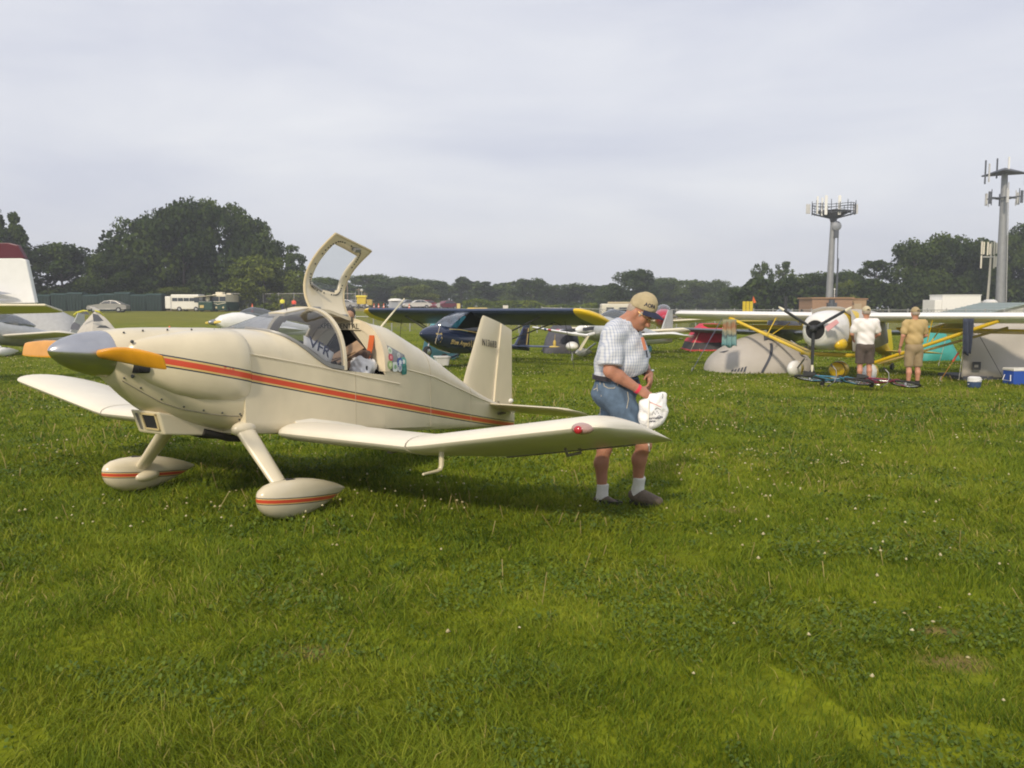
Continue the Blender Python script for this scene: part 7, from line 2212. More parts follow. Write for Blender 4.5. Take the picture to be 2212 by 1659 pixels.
    for sg in (1, -1):
        m = MB(); wing_panel(m, 0, sg * 1.35, f0 + .42, f0 + .42, 2.2, 2.35, .75, .6, .06, .10, .2); m.build('tailplane', YELF, o, smooth=50)
        m = MB(); m.tube([(sg * .9, 2.6, f0 + .38), (sg * .06, 2.6, f0 + .05)], .014, 6); m.build('tail_brace', YELF, o)
    m = MB(); m.tube([(0, 2.6, .30), (0, 3.1, .12)], .02, 6); m.lathe([(.02, -.03), (.09, -.03), (.1, 0), (.09, .03), (.02, .03)], 14, (0, 3.15, .10), 'X'); m.build('tail_wheel', BLKP, o)
    m = MB(); m.tube([F.aty(1697, 690, .5), F.aty(1697, 640, .5)], .045, 8); m.build('flap_post', BLKP, o)
yellow_high_wing()
g = GR(1812, 817)
o = thing('yellow_drum', 'round yellow drum lying under the belly of the high wing aircraft', 'drum', g, .9)
m = MB(); m.lathe([(.02, -.28), (.12, -.27), (.18, -.21), (.205, -.1), (.21, 0), (.205, .1), (.18, .21), (.12, .27), (.02, .28)], 20, (0, 0, .21), 'X'); m.build('tank', YEL, o, smooth=40)
m = MB(); m.torus((-.17, 0, .21), .192, .010, (1, 0, 0), 20, 6); m.build('strap', BLKP, o)

# ---- cloth things hanging by the high wing
def hanging_cloth(name, label, cat, px0, px1, ytop, ybot, d, mt, taper=.9, waves=3.0, amp=.035):
    a = AT(px0, ytop, d); b = AT(px1, ytop, d); zb = AT(px0, ybot, d).z
    g = Vector(((a.x + b.x) / 2, d, zb)); h = a.z - zb; w = b.x - a.x
    o = thing(name, label, cat, g)
    rows = []
    for j in range(10):
        v = j / 9
        ww = w * (taper + (1 - taper) * v)
        rows.append([((u - .5) * ww, amp * math.sin(u * waves * 6.28 + v * 1.5) * (1.1 - v * .6), h * v + (.03 * math.sin(u * 9) if j == 0 else 0)) for u in [i / 18 for i in range(19)]])
    m = MB(); m.loft(rows, closed=False); m.build('cloth', mt, o, smooth=70, solid=.012)
    return o
def towel_mat():
    m = bpy.data.materials.new('patterned_towel'); m.use_nodes = True
    t = m.node_tree; b = t.nodes['Principled BSDF']; b.inputs['Roughness'].default_value = .95
    c = N(t, 'ShaderNodeTexCoord'); sx = N(t, 'ShaderNodeSeparateXYZ'); nz = N(t, 'ShaderNodeTexNoise'); nz.inputs['Scale'].default_value = 7
    t.links.new(c.outputs['Object'], sx.inputs[0]); t.links.new(c.outputs['Object'], nz.inputs['Vector'])
    ad = N(t, 'ShaderNodeMath', operation='MULTIPLY_ADD'); ad.inputs[1].default_value = .35; t.links.new(nz.outputs['Fac'], ad.inputs[0]); t.links.new(sx.outputs['Z'], ad.inputs[2])
    r = N(t, 'ShaderNodeValToRGB'); e = r.color_ramp.elements
    e[0].position = .15; e[0].color = (.10, .24, .28, 1); e[1].position = .95; e[1].color = (.30, .26, .14, 1)
    for p, q in ((.38, (.22, .36, .36)), (.46, (.08, .12, .14)), (.56, (.34, .32, .22)), (.68, (.30, .13, .06)), (.80, (.24, .24, .16))):
        x = e.new(p); x.color = q + (1,)
    t.links.new(ad.outputs[0], r.inputs['Fac']); t.links.new(r.outputs['Color'], b.inputs['Base Color'])
    return m
hanging_cloth('beach_towel', 'patterned brown and blue beach towel hanging from the yellow wing strut', 'towel', 1562, 1591, 690, 749, 21.3, towel_mat(), 1.1)
hanging_cloth('dark_bag', 'dark blue narrow cloth hanging under the right wing strut joint', 'cloth', 2082, 2103, 688, 766, 18.9, mat('dark_blue_cloth', (.035, .045, .075), .85, var=.2), .75, 1.5, .05)

# ---- tents
TENTG = mat('grey_tent_cloth', (.41, .38, .345), .7, var=.05, scale=3, bump=.35, bscale=3.5)
TDARK = mat('dark_tent_trim', (.06, .065, .085), .7)
def dome_tent(label, px0, px1, ytop, ybot, d, mt, deep=2.1, name='dome_tent'):
    a = AT(px0, ybot, d); b = AT(px1, ybot, d); zg = gz((a.x + b.x) / 2, d)
    g = Vector(((a.x + b.x) / 2, d + deep * .2, zg)); W = (b.x - a.x); h = AT((px0 + px1) / 2, ytop, d + deep * .2).z - zg
    o = thing(name, label, 'tent', g)
    def P(th, v, off=0):
        # four-sided dome with bulging panels
        c, s = math.cos(th), math.sin(th)
        k = (abs(c) ** 2.6 + abs(s) ** 2.6) ** (-1 / 2.6)
        rr = (1 - v ** 2.1) ** .85
        z = h * v
        x, y = c * k * W / 2 * rr, s * k * deep / 2 * rr
        n = Vector((x / (W / 2) ** 2, y / (deep / 2) ** 2, z / h ** 2 + .05)).normalized()
        return Vector((x, y, z)) + n * off
    m = MB(); m.loft([[P(2 * math.pi * i / 40, j / 12 * .985) for i in range(40)] for j in range(13)], cap0=False)
    m.build('fly_sheet', mt, o, smooth=60)
    return o, P, W, h, deep
o, P, W, h, dp = dome_tent('pale grey dome tent with a dark pole sleeve beneath the white left wing', 1531, 1764, 719, 806, 22.6, TENTG)
def on_front(P, u, v, off=.012):
    """u 0..1 across the front face, v 0..1 up"""
    return P(math.pi + math.pi * u, v, off)
m = MB(); pts = [on_front(P, .455 + .11 * t ** 1.2, .02 + .72 * t) for t in np.linspace(0, 1, 12)]
m.loft([[p + Vector((-.035, -.004, 0)), p + Vector((.035, -.004, 0)), p + Vector((.035, .02, 0)), p + Vector((-.035, .02, 0))] for p in pts]); m.build('pole_sleeve', TDARK, o, smooth=40)
m = MB(); q = [on_front(P, u, v, .03) for u, v in ((.50, .80), (.56, .92), (.62, .93), (.62, .78), (.57, .83))]; m.add(q, [(0, 1, 4), (1, 2, 4), (2, 3, 4)]); m.build('vent_hood', TDARK, o, solid=.02)
for k in range(5):
    u0 = .285 + .017 * k; hh = .05 + .022 * k
    m = MB(); m.add([on_front(P, u0, .05, .012), on_front(P, u0 + .011, .05, .012), on_front(P, u0 + .017, .05 + hh, .012), on_front(P, u0 + .007, .05 + hh * .85, .012)], [(0, 1, 2, 3)]); m.build('logo_bar', TDARK, o, solid=.003)
m = MB(); m.add([on_front(P, .74, .42), on_front(P, .775, .38), on_front(P, .752, .52)], [(0, 1, 2)]); m.add([on_front(P, .765, .33), on_front(P, .775, .325), on_front(P, .77, .36)], [(0, 1, 2)]); m.build('vent_mark', TDARK, o, solid=.006)
m = MB(); m.add([on_front(P, .10, .50, .015), on_front(P, .20, .56, .015), on_front(P, .17, .50, .015)], [(0, 1, 2)]); m.build('side_vent', TDARK, o, solid=.006)
def red_tent():
    d = 33; a = AT(1490, 753, d); b = AT(1592, 753, d); g = Vector(((a.x + b.x) / 2, d, gz((a.x + b.x) / 2, d))); w = b.x - a.x
    o = thing('red_tent', 'red tent with a dark grey lower skirt behind the hanging towel', 'tent', g)
    h = AT(1545, 700, d).z - g.z
    m = MB(); r_ = []
    H = [(1.0, 0.0, .0), (.90, .06, .33), (.72, .1, .48)]
    def rect(k, z, y0=0, y1=1.7, dx=0.0): return [(-w / 2 * k + dx, y0 + (1 - k) * .6, z), (w / 2 * k + dx, y0 + (1 - k) * .6, z), (w / 2 * k + dx, y1 - (1 - k) * .6, z), (-w / 2 * k + dx, y1 - (1 - k) * .6, z)]
    m.loft([rect(1.0, 0), rect(.86, h * .33)], cap1=False); m.build('skirt', mat('tent_charcoal', (.06, .055, .06), .8), o)
    m = MB(); m.loft([rect(.88, h * .32), rect(.55, h * .80), rect(.30, h)], cap0=False); m.build('fly_sheet', mat('tent_red', (.58, .025, .06), .65, var=.1), o)
    m = MB(); m.loft([rect(1.03, 0), rect(1.02, .06)]); m.build('hem', mat('tent_red_hem', (.60, .05, .06), .7), o)
    m = MB(); m.tube([(-w * .27, .1, h * .78), (-w * .55, -.5, 0)], .012, 5); m.build('guy_line', mat('line_pale', (.6, .5, .4), .8), o)
red_tent()
def grey_shelter():
    d = 20.2; a = AT(2076, 812, d); g = Vector((a.x, d, gz(a.x, d)))
    o = thing('grey_shelter', 'large plain grey tarp shelter under the right wing at the picture edge', 'tent', g)
    h = AT(2105, 690, d).z - g.z; sx = AT(2102, 690, d).x - a.x
    n = 14; rows = []
    for j in range(9):
        v = j / 8
        rows.append([(sx * v + (3.2 - sx * v * .3) * i / n, .28 * v + .05 * math.sin(i * 1.1 + v * 3.3) * (1 - v) + .035 * math.sin(i * .7 - v * 6), .08 + (h - .08) * v - .06 * math.sin(math.pi * i / n) * v) for i in range(n + 1)])
    m = MB(); m.loft(rows, closed=False); m.build('front_wall', TENTG, o, smooth=70, solid=.012)
    rows = []
    for j in range(7):
        v = j / 6
        rows.append([(sx + (3.0) * i / n, .28 + 2.0 * v, h - .05 - .25 * v * v - .06 * math.sin(math.pi * i / n)) for i in range(n + 1)])
    m = MB(); m.loft(rows, closed=False); m.build('roof_sheet', TENTG, o, smooth=70, solid=.012)
    m = MB(); m.box((1.6, .6, .05), (3.1, 1.2, .10)); m.build('ground_sheet', TDARK, o)
    lx = AT(2108, 790, d).x - a.x; lz = AT(2108, 790, d).z - g.z
    m = MB(); m.box((lx, -.03, lz), (.20, .012, .19)); lg = m.build('label_patch', mat('patch_dark', (.06, .06, .065), .7), o)
    m = MB(); m.box((lx - .01, -.038, lz - .005), (.09, .012, .06)); m.build('label_mark', mat('patch_pale', (.34, .32, .30), .7), lg)
    m = MB(); m.tube([(sx + .05, .1, h - .1), (sx + .52, -.55, .02)], .006, 5); m.build('guy_line', mat('line_dark', (0, 0, 0)), o)
    m = MB(); m.tube([(sx - .05, .2, h * .95), (-.1, -.1, .02)], .010, 6); m.build('tent_pole', mat('pole_alloy', (.45, .42, .38), .4, .5), o)
grey_shelter()
def stake_line(label, p0, p1, d0, d1, mt, name='guy_rope', r_=.008, tag_at=None, tagm=None):
    a = AT(*p0, d0); b = AT(*p1, d1); b.z = gz(b.x, b.y) + .01
    o = thing(name, label, 'rope', b)
    m = MB(); m.tube([a - b, Vector((0, 0, 0))], r_, 5); m.build('line', mt, o)
    m = MB(); m.tube([Vector((0, 0, -.03)), Vector((.01, -.01, .10))], .012, 6); m.build('stake', STEEL, o)
    if tag_at:
        c = (a - b) * tag_at; m = MB(); m.tube([c * .97, c * 1.06 if False else c + (a - b).normalized() * .22], .022, 6); m.build('marker', tagm, o)
ORL = mat('line_orange', (.50, .24, .06), .7)
stake_line('orange guy rope with a red marker running from the shelter to the grass', (2083, 743), (2031, 817), 19.6, 20.0, ORL, tag_at=.55, tagm=mat('marker_red', (.72, .10, .07), .6))
stake_line('thin dark tie down line under the left half of the white wing', (1560, 688), (1494, 800), 23.0, 22.6, mat('line_blue', (.10, .11, .17), .8), r_=.009)
stake_line('thin pale guy line across the teal tent', (2045, 725), (2028, 772), 24.5, 24.8, mat('line_pale', (0, 0, 0)), r_=.006)
# coolers, stool, small things by the shelter
g = GR(2205, 832); g.x += .1
o = thing('cooler_box', 'blue cooler box with a white lid at the right picture edge', 'cooler', g, .1)
m = MB(); m.box((0, .2, .16), (.55, .38, .32)); m.build('tub', mat('cooler_blue', (.02, .08, .42), .5), o, bevel=.02)
m = MB(); m.box((0, .2, .345), (.57, .40, .06)); m.build('lid', mat('cooler_white', (.75, .74, .72), .5), o, bevel=.015)
m = MB(); m.tube([(-.29, .1, .22), (-.36, .0, .10), (-.33, .3, .10), (-.29, .3, .22)], .012, 6); m.build('handle', WP, o)
g = GR(2104, 838)
o = thing('cool_jug', 'small round cool jug, white above and blue below, on the grass', 'cooler', g)
m = MB(); m.lathe([(.10, 0), (.13, .02), (.14, .12), (.14, .14)], 18); m.build('base', mat('cooler_navy', (.03, .06, .14), .5), o, smooth=40)
m = MB(); m.lathe([(.14, .14), (.135, .22), (.10, .245), (.02, .25)], 18); m.build('lid', WP, o, smooth=40)
m = MB(); m.tube([(-.145, -.02, .08), (0, -.15, .16), (.1, -.12, .19)], .009, 5); m.build('handle', WP, o)
g = GR(2168, 816)
o = thing('yellow_peg', 'yellow tent peg stuck in the grass left of the blue cooler box', 'peg', g)
m = MB(); m.tube([(0, 0, -.02), (.02, 0, .24)], .014, 6); m.tube([(-.08, 0, .12), (.06, 0, .15)], .018, 6); m.build('peg', YEL, o)
g = GR(1753, 822)
o = thing('black_wheel_chock', 'black round wheel chock on the grass beside a red lamp', 'chock', g)
m = MB(); m.lathe([(.02, -.05), (.10, -.05), (.125, 0), (.10, .05), (.02, .05)], 16, (0, 0, .12), 'X', Matrix.Rotation(.5, 3, 'Z')); m.build('disc', RUB, o, smooth=40)
g = GR(1767, 821)
o = thing('red_lamp', 'small red round lamp on the grass between black chock and blue bicycle', 'lamp', g)
m = MB(); m.ell((0, 0, .07), (.055, .05, .06), 12, 8); m.build('lens', mat('lens_red', (.75, .03, .04), .3), o, smooth=60)
m = MB(); m.lathe([(.04, 0), (.045, .02), (.03, .03)], 12); m.build('foot', BLKP, o)

# ---- bicycles lying on the grass
def bicycle(label, px, py, rz, col, s=1.0, tilt=76, sh=None):
    g = GR(px, py)
    Mx = Matrix.Rotation(rz, 4, 'Z') @ Matrix.Rotation(R(tilt), 4, 'X')
    o = thing('bicycle', label, 'bicycle', g + Vector((0, 0, .09)), rot=Mx.to_euler())
    o.scale = (s,) * 3
    FR = mat('bike_' + col[0], col[1], .35, .2, var=.05)
    r_ = .33; wb = .52
    for x in (-wb, wb):
        m = MB(); m.torus((x, 0, r_), r_ - .025, .025, (0, 1, 0), 28, 8); w_ = m.build('tyre', RUB, o, smooth=60)
        m = MB(); m.torus((x, 0, r_), r_ - .055, .010, (0, 1, 0), 28, 6); m.build('rim', CHROME, w_, smooth=60)
        m = MB()
        for k in range(14):
            a = k * 2 * math.pi / 14; m.tube([(x, .02 * (-1) ** k, r_), (x + (r_ - .05) * math.cos(a), 0, r_ + (r_ - .05) * math.sin(a))], .0028, 4)
        m.build('spoke', CHROME, w_)
        m = MB(); m.tube([(x, -.045, r_), (x, .045, r_)], .025, 10); m.build('hub', CHROME, w_)
    bb_, st_, hd_, hb = (-.06, 0, .29), (-.20, 0, .78), (.34, 0, .74), (.37, 0, .62)
    m = MB(); m.tube([bb_, st_], .016, 8); m.tube([st_, hd_], .016, 8); m.tube([bb_, hb], .019, 8); m.tube([hd_, hb], .019, 8)
    for y in (-.05, .05): m.tube([bb_, (-wb, y, r_)], .010, 6); m.tube([(-.19, 0, .74), (-wb, y, r_)], .008, 6)
    m.build('frame', FR, o, smooth=40)
    m = MB()
    for y in (-.05, .05): m.tube([(.37, y * .6, .62), (.40, y, .56), (wb, y, r_)], .012, 6)
    m.build('fork', FR, o)
    m = MB(); m.tube([hd_, (.32, 0, .86)], .014, 8); m.tube([(.22, -.22, .90), (.32, -.12, .88), (.34, 0, .87), (.32, .12, .88), (.22, .22, .90)], .010, 8); m.build('handlebar', mat('bar_grey', (.16, .16, .17), .4, .6), o)
    m = MB()
    for y in (-.22, .22): m.tube([(.24, y * .85, .895), (.20, y * 1.05, .905)], .018, 8)
    m.build('grip', RUB, o)
    m = MB(); m.tube([st_, (-.23, 0, .88)], .012, 8); m.build('seat_post', CHROME, o)
    m = MB(); m.loft([[(-.36, -.07, .90), (-.36, .07, .90), (-.36, .06, .94), (-.36, -.06, .94)], [(-.20, -.05, .90), (-.20, .05, .90), (-.20, .045, .935), (-.20, -.045, .935)], [(-.09, -.018, .90), (-.09, .018, .90), (-.09, .015, .925), (-.09, -.015, .925)]]); m.build('saddle', mat('saddle_black', (.02, .02, .02), .6), o, bevel=.01)
    m = MB(); m.lathe([(.02, .035), (.09, .035), (.09, .04), (.02, .04)], 18, bb_, 'Y'); m.tube([(-.06, .05, .29), (.10, .06, .24)], .009, 6); m.tube([(-.06, -.05, .29), (-.22, -.06, .34)], .009, 6); m.build('crank', CHROME, o)
    for q in ((.10, .09, .24), (-.22, -.09, .34)):
        m = MB(); m.box(q, (.09, .08, .02)); m.build('pedal', RUB, o)
    m = MB(); m.tube([(-.06, .038, .38), (-wb, .038, .36)], .006, 5); m.tube([(-.06, .038, .20), (-wb, .038, .30)], .006, 5); m.build('chain', BLKP, o)
    return o
b1 = bicycle('blue and silver bicycle lying in front of the man in the white shirt', 1815, 836, R(-48), ('blue', (.06, .22, .34)), 1.02)
b2 = bicycle('dark red bicycle lying on the grass between the two standing men', 1916, 842, R(-44), ('maroon', (.26, .03, .08)), .9, 74)
g = GR(1832, 826)
o = thing('blue_sheet', 'dark blue groundsheet spread behind the blue bicycle', 'sheet', g)
m = MB(); m.loft([[(-.75 + .3 * i, -.25 + .04 * math.sin(i * 2), .035 + .025 * math.sin(i * 1.7)), (-.75 + .3 * i, .3, .04 + .03 * math.cos(i))] for i in range(6)], closed=False); m.build('sheet', mat('sheet_blue', (.04, .09, .18), .7, var=.2), o, solid=.012)

# ---- generic low wing aircraft further back
def low_wing(label, px, d, yaw, c, body=None, span=6.6, length=5.4, zf=.85, group=None, tailwheel=True, canopy=True, propn=2, prop_mat=None, wing_z=.62, dih=.05, extra=None, name='light_aircraft', pants=True, prop_ph=.1):
    g = ON(px, d); g.z = gz(g.x, g.y)
    o = thing(name, label, 'airplane', g, yaw, group)
    nose = -1.55; tail = length + nose; dr_ = .55 if tailwheel else .15
    st = [(nose, .13, .13, 0), (nose + .25, .30, .30, 0), (nose + .8, .42, .42, 0), (0, .46, .45, -.02), (.9, .44, .42, -.06), (1.8, .30, .32, -.12), (tail - .3, .10, .14, -.12), (tail, .03, .10, -.10)]
    zc = lambda s: zf - dr_ * max(0, s) / length
    m = MB(); m.loft([ring(0, s, zc(s) + dz, rx, rz, 22, 2.5) for s, rx, rz, dz in st]); m.build('fuselage', c['body'], o, smooth=60)
    if canopy:
        m = MB(); m.loft([ring(0, s, zc(s) + .32, rx, rz, 16, 2.1) for s, rx, rz in ((-.55, .05, .03), (-.25, .30, .22), (.15, .38, .36), (.7, .36, .34), (1.2, .26, .2), (1.6, .05, .04))]); m.build('canopy', c.get('glass') or glass_mat('canopy_perspex', (.35, .38, .4), .2), o, smooth=60)
    for sg in (1, -1):
        m = MB(); wing_panel(m, sg * .35, sg * span / 2, wing_z, wing_z + dih * span / 2, -.1, 0, 1.3, 1.1, .13, .14 if tailwheel else .04, .25); m.build('wing', c['wing'], o, smooth=50)
        m = MB(); wing_panel(m, 0, sg * 1.1, zc(tail - .6) + .05, zc(tail - .6) + .05, tail - .75, tail - .65, .65, .5, .08, .1, .15); m.build('tailplane', c.get('tail', c['wing']), o, smooth=50)
        m = MB(); m.tube([(sg * .35, -.35, .5), (sg * .85, -.35, .18)], .035, 8); m.build('gear_leg', c.get('leg', c['body']), o)
        if pants:
            m = MB(); m.loft([ring(sg * .88, -.35 + s, .17, r_ * .7, r_, 16, 2.1) for s, r_ in ((-.42, .02), (-.33, .10), (-.15, .155), (.05, .15), (.3, .08), (.48, .02))]); m.build('wheel_pant', c.get('pant', c['body']), o, smooth=60)
        m = MB(); m.lathe([(.04, -.05), (.13, -.06), (.165, -.03), (.165, .03), (.13, .06), (.04, .05)], 16, (sg * .88, -.35, .165), 'X'); m.build('wheel', RUB, o, smooth=40)
        m = MB(); m.lathe([(.005, -.065), (.09, -.06), (.09, .06), (.005, .065)], 12, (sg * .88, -.35, .165), 'X'); m.build('rim', CHROME, o, smooth=40)
    zt = zc(tail)
    m = MB()
    f = lambda z, a, b, w: [(w, a, z), (.006, b, z), (-.006, b, z), (-w, a, z)]
    m.loft([f(zt, tail - .85, tail + .02, .03), f(zt + .55, tail - .55, tail + .05, .028), f(zt + 1.0, tail - .28, tail + .02, .015)]); m.build('fin', c.get('fin', c['body']), o, smooth=40)
    hub = (0, nose - .02, zf)
    m = MB(); m.lathe([(.004, -.30), (.06, -.26), (.11, -.16), (.135, -.03), (.135, .0)], 18, hub, 'Y'); m.build('spinner', c.get('spin', c['body']), o, smooth=60)
    prop(o, (0, nose - .1, zf), propn, .85, prop_mat or BLKP, prop_ph, None, .06)
    return o
WHT = mat('white_paint', (.74, .74, .73), .3, var=.04, coat=.3)
SILV = mat('pale_silver', (.50, .51, .50), .35, .35, var=.08)
CRW = mat('cream_wing', (.70, .64, .48), .35, var=.04)
GRYW = mat('grey_blue_wing', (.10, .115, .14), .4, var=.1)
BLK = mat('black_paint', (.018, .018, .022), .35, var=.1)
REDP = mat('red_paint', (.40, .012, .035), .3, coat=.4)
MARO = mat('maroon_paint', (.085, .010, .022), .4)
low_wing('white low wing aircraft with a yellow propeller tip behind the cream nose', 540, 38, -.85, dict(body=WHT, wing=WHT, spin=mat('spinner_grey', (.30, .31, .34), .3, .5), pant=WHT), propn=2, prop_mat=mat('yellow_prop', (.75, .55, .10), .4), prop_ph=.05, zf=.98)
low_wing('silver and white low wing aircraft with a red and blue wing band', 1318, 29, -.75, dict(body=SILV, wing=WHT, spin=WHT, fin=SILV), zf=1.0, wing_z=.75, span=5.2)
low_wing('small red aircraft with a bubble canopy behind the navy cap brim', 1432, 44, -.15, dict(body=REDP, wing=CRW, spin=REDP, pant=WHT, leg=WHT, glass=glass_mat('bubble_perspex', (.62, .62, .60), .25)), span=6.4, zf=1.15, wing_z=.95)
low_wing('dark navy low wing aircraft parked behind the towel and dome tent', 1690, 31, -.5, dict(body=BLK, wing=GRYW, spin=BLK), span=8.6, zf=1.0, wing_z=.78, pants=False, dih=.02)
low_wing('cream edged aircraft hidden behind the man with the bag, only its wingtip showing', 1352, 31.5, -.25, dict(body=TURQ, wing=CRW, fin=TURQ), span=4.6, zf=.75, wing_z=.78)
low_wing('pale grey low wing aircraft at the left edge with a white wheel pant', -8, 30, -.35, dict(body=SILV, wing=mat('pale_cream_wing', (.62, .58, .48), .35), pant=WHT, spin=SILV), span=6.0, zf=.85, wing_z=.70)
def red_blue_band():
    air = [c for c in COL.objects if c.parent is None and 'red and blue wing band' in str(c.get('label'))][0]
    for k, (x, w, mt) in enumerate(((-2.35, .12, REDP), (-2.12, .12, WHT), (-1.95, .10, mat('band_blue', (.03, .08, .20), .4)))):
        pass
    g = air
    m = MB(); af = airfoil(10)
    for x0, x1, mt in ((-2.45, -2.28, REDP), (-2.20, -2.02, mat('band_blue', (.03, .08, .20), .4))):
        m = MB(); st = []
        for x in (x0, x1):
            f = (abs(x) - .35) / (3.1 - .25 - .35); le = -.1 + .1 * f; ch = 1.3 - .2 * f; z = .75 + .05 * 3.1 * f
            st.append([(x, le + (c - .5) * 1.012 * ch + .5 * ch, z - c * ch * .14 + t * .137 * ch + .02 * math.sin(math.pi * c) * ch) for c, t in af])
        m.loft(st); m.build('wing_band', mt, air, smooth=50)
red_blue_band()
def strut_wing_winglet():
    # white canard pusher: thin straight wing with a drooped end plate and a ball fairing
    g = ON(1262, 27.5); g.z = gz(g.x, g.y)
    o = thing('canard_aircraft', 'white canard aircraft with a drooped white end plate and ball fairing beside the blue fin', 'airplane', g)
    L0 = AT(1150, 708, 28.5) - g; L1 = AT(1236, 722, 27.2) - g; L2 = AT(1270, 726, 26.8) - g
    def sec(p, ch): return [(p.x + .18 * c * ch, p.y + c * ch, p.z + .02 - c * ch * .10 + t * .16 * ch) for c, t in airfoil(8)]
    m = MB(); m.loft([sec(L0, .35), sec(L0.lerp(L1, .06), .5), sec(L1, .62), sec(L2, .6)]); m.build('wing', WHT, o, smooth=50)
    b = AT(1252, 757, 26.8) - g
    m = MB(); m.loft([[(L2.x - .02, L2.y, L2.z), (L2.x + .05, L2.y, L2.z), (L2.x + .05, L2.y + .55, L2.z - .05), (L2.x - .02, L2.y + .55, L2.z - .05)], [(b.x - .02, b.y + .05, b.z), (b.x + .05, b.y + .05, b.z), (b.x + .05, b.y + .4, b.z), (b.x - .02, b.y + .4, b.z)]]); m.build('end_plate', CRW, o)
    c = AT(1236, 748, 27.4) - g
    m = MB(); m.ell((c.x, c.y, c.z), (.21, .30, .15), 16, 10); m.build('ball_fairing', WHT, o, smooth=60)
    m = MB(); m.tube([(c.x, c.y, c.z - .05), (c.x, c.y, 0)], .03, 6); m.build('fairing_leg', SILV, o)
    m = MB(); m.loft([ring(c.x + 1.0, c.y - .3 + s, L2.z + .15, r_, r_ * .9, 18, 2.2) for s, r_ in ((-.9, .03), (-.6, .16), (0, .30), (.8, .36), (1.6, .30), (2.2, .12))]); m.build('fuselage', SILV, o, smooth=60)
    m = MB(); m.tube([(L2.x - .05, L2.y + .2, L2.z), (c.x + 1.0, c.y + .2, L2.z + .12)], .06, 8); m.build('wing_root', WHT, o)
    for k, (f0, f1, mt) in enumerate(((.30, .36, mat('band_blue', (0, 0, 0))), (.40, .48, REDP))):
        m = MB(); a = L0.lerp(L1, f0); e = L0.lerp(L1, f1); m.loft([[Vector(q) + Vector((0, -.006, 0)) * 1 + (Vector(q) - a - Vector((.05, .28, 0))) * .02 for q in sec(a, .52 + .1 * f0)], [Vector(q) + (Vector(q) - e - Vector((.05, .28, 0))) * .02 for q in sec(e, .52 + .1 * f1)]]); m.build('wing_band', mt, o, smooth=50)
    tg = AT(1198, 742, 27.9) - g; tt = AT(1199, 722, 27.9) - g
    m = MB(); m.tube([tt, tg], .006, 5); m.ell((tg.x, tg.y, tg.z), (.05, .03, .12), 8, 6); m.build('hanging_tag', mat('tag_yellow', (.60, .42, .08), .6), o)
strut_wing_winglet()
ridge_tent('dark_tent', 'low charcoal tent behind the white end plate wing', 1172, 1262, 698, 758, 31, mat('charcoal_tent', (.07, .07, .085), .75, var=.2), depth=2.2)

# yellow ultralight wing far behind the high wing aircraft
def yellow_ultralight():
    d = 37; g = ON(1745, d); g.z = gz(g.x, g.y)
    o = thing('ultralight_aircraft', 'thin yellow ultralight with low wires and V struts seen under the white left wing', 'airplane', g, -.12)
    F = Frame(g, -.12)
    z = F.aty(1640, 694, 0).z
    m = MB(); wing_panel(m, -3.1, 3.0, z, z, 0, 0, 1.2, 1.2, .09, .12, 0); m.build('wing', mat('dull_yellow', (.36, .29, .03), .5), o, smooth=50)
    z2 = F.aty(1600, 706, 0).z
    m = MB(); m.tube([(-4.4, .3, z2), (3.0, .3, z2 - .05)], .05, 8); m.build('spar', mat('tan_spar', (.42, .33, .12), .5), o)
    for a, b in (((1664, 690), (1672, 738)), ((1690, 700), (1672, 738)), ((1692, 688), (1690, 740))):
        m = MB(); m.tube([F.aty(*a, -.2), F.aty(*b, -.2)], .03, 6); m.build('strut', mat('pale_yellow', (.62, .52, .12), .5), o)
    m = MB(); m.loft([ring(0, s, .75, r_, r_ * 1.1, 16) for s, r_ in ((-1, .1), (-.4, .35), (.6, .38), (1.6, .2), (3.4, .06))]); m.build('fuselage', YELF, o, smooth=50)
    for x in (-.6, .6):
        m = MB(); m.lathe([(.03, -.05), (.17, -.05), (.2, 0), (.17, .05), (.03, .05)], 14, (x, 0, .2), 'X'); m.build('wheel', RUB, o)
        m = MB(); m.tube([(x, 0, .2), (x * .4, 0, .6)], .03, 6); m.build('gear_leg', YELF, o)
yellow_ultralight()
def white_wing_plane():
    d = 24.2; g = ON(2125, d); g.z = gz(g.x, g.y)
    o = thing('light_aircraft', 'white winged aircraft behind the grey shelter, its wing crossing the teal tent', 'airplane', g, -.2)
    F = Frame(g, -.2)
    a = F.aty(2008, 715, 0); b = F.aty(2086, 723, 0)
    m = MB(); wing_panel(m, 1.5, a.x, b.z - .07, a.z, 0, 0, 1.0, 1.0, .12, .05, .1); m.build('wing', WHT, o, smooth=50)
    m = MB(); m.loft([ring(.6, s, b.z - .05, r_, r_, 16) for s, r_ in ((-1.3, .08), (-.8, .32), (.5, .40), (2.0, .2), (3.2, .06))]); m.build('fuselage', WHT, o, smooth=50)
    for x in (-.2, 1.4):
        m = MB(); m.lathe([(.03, -.05), (.14, -.05), (.17, 0), (.14, .05), (.03, .05)], 14, (x, -.3, .17), 'X'); m.build('wheel', RUB, o)
        m = MB(); m.tube([(x, -.3, .17), (.6, -.2, b.z - .2)], .03, 6); m.build('gear_leg', WHT, o)
white_wing_plane()

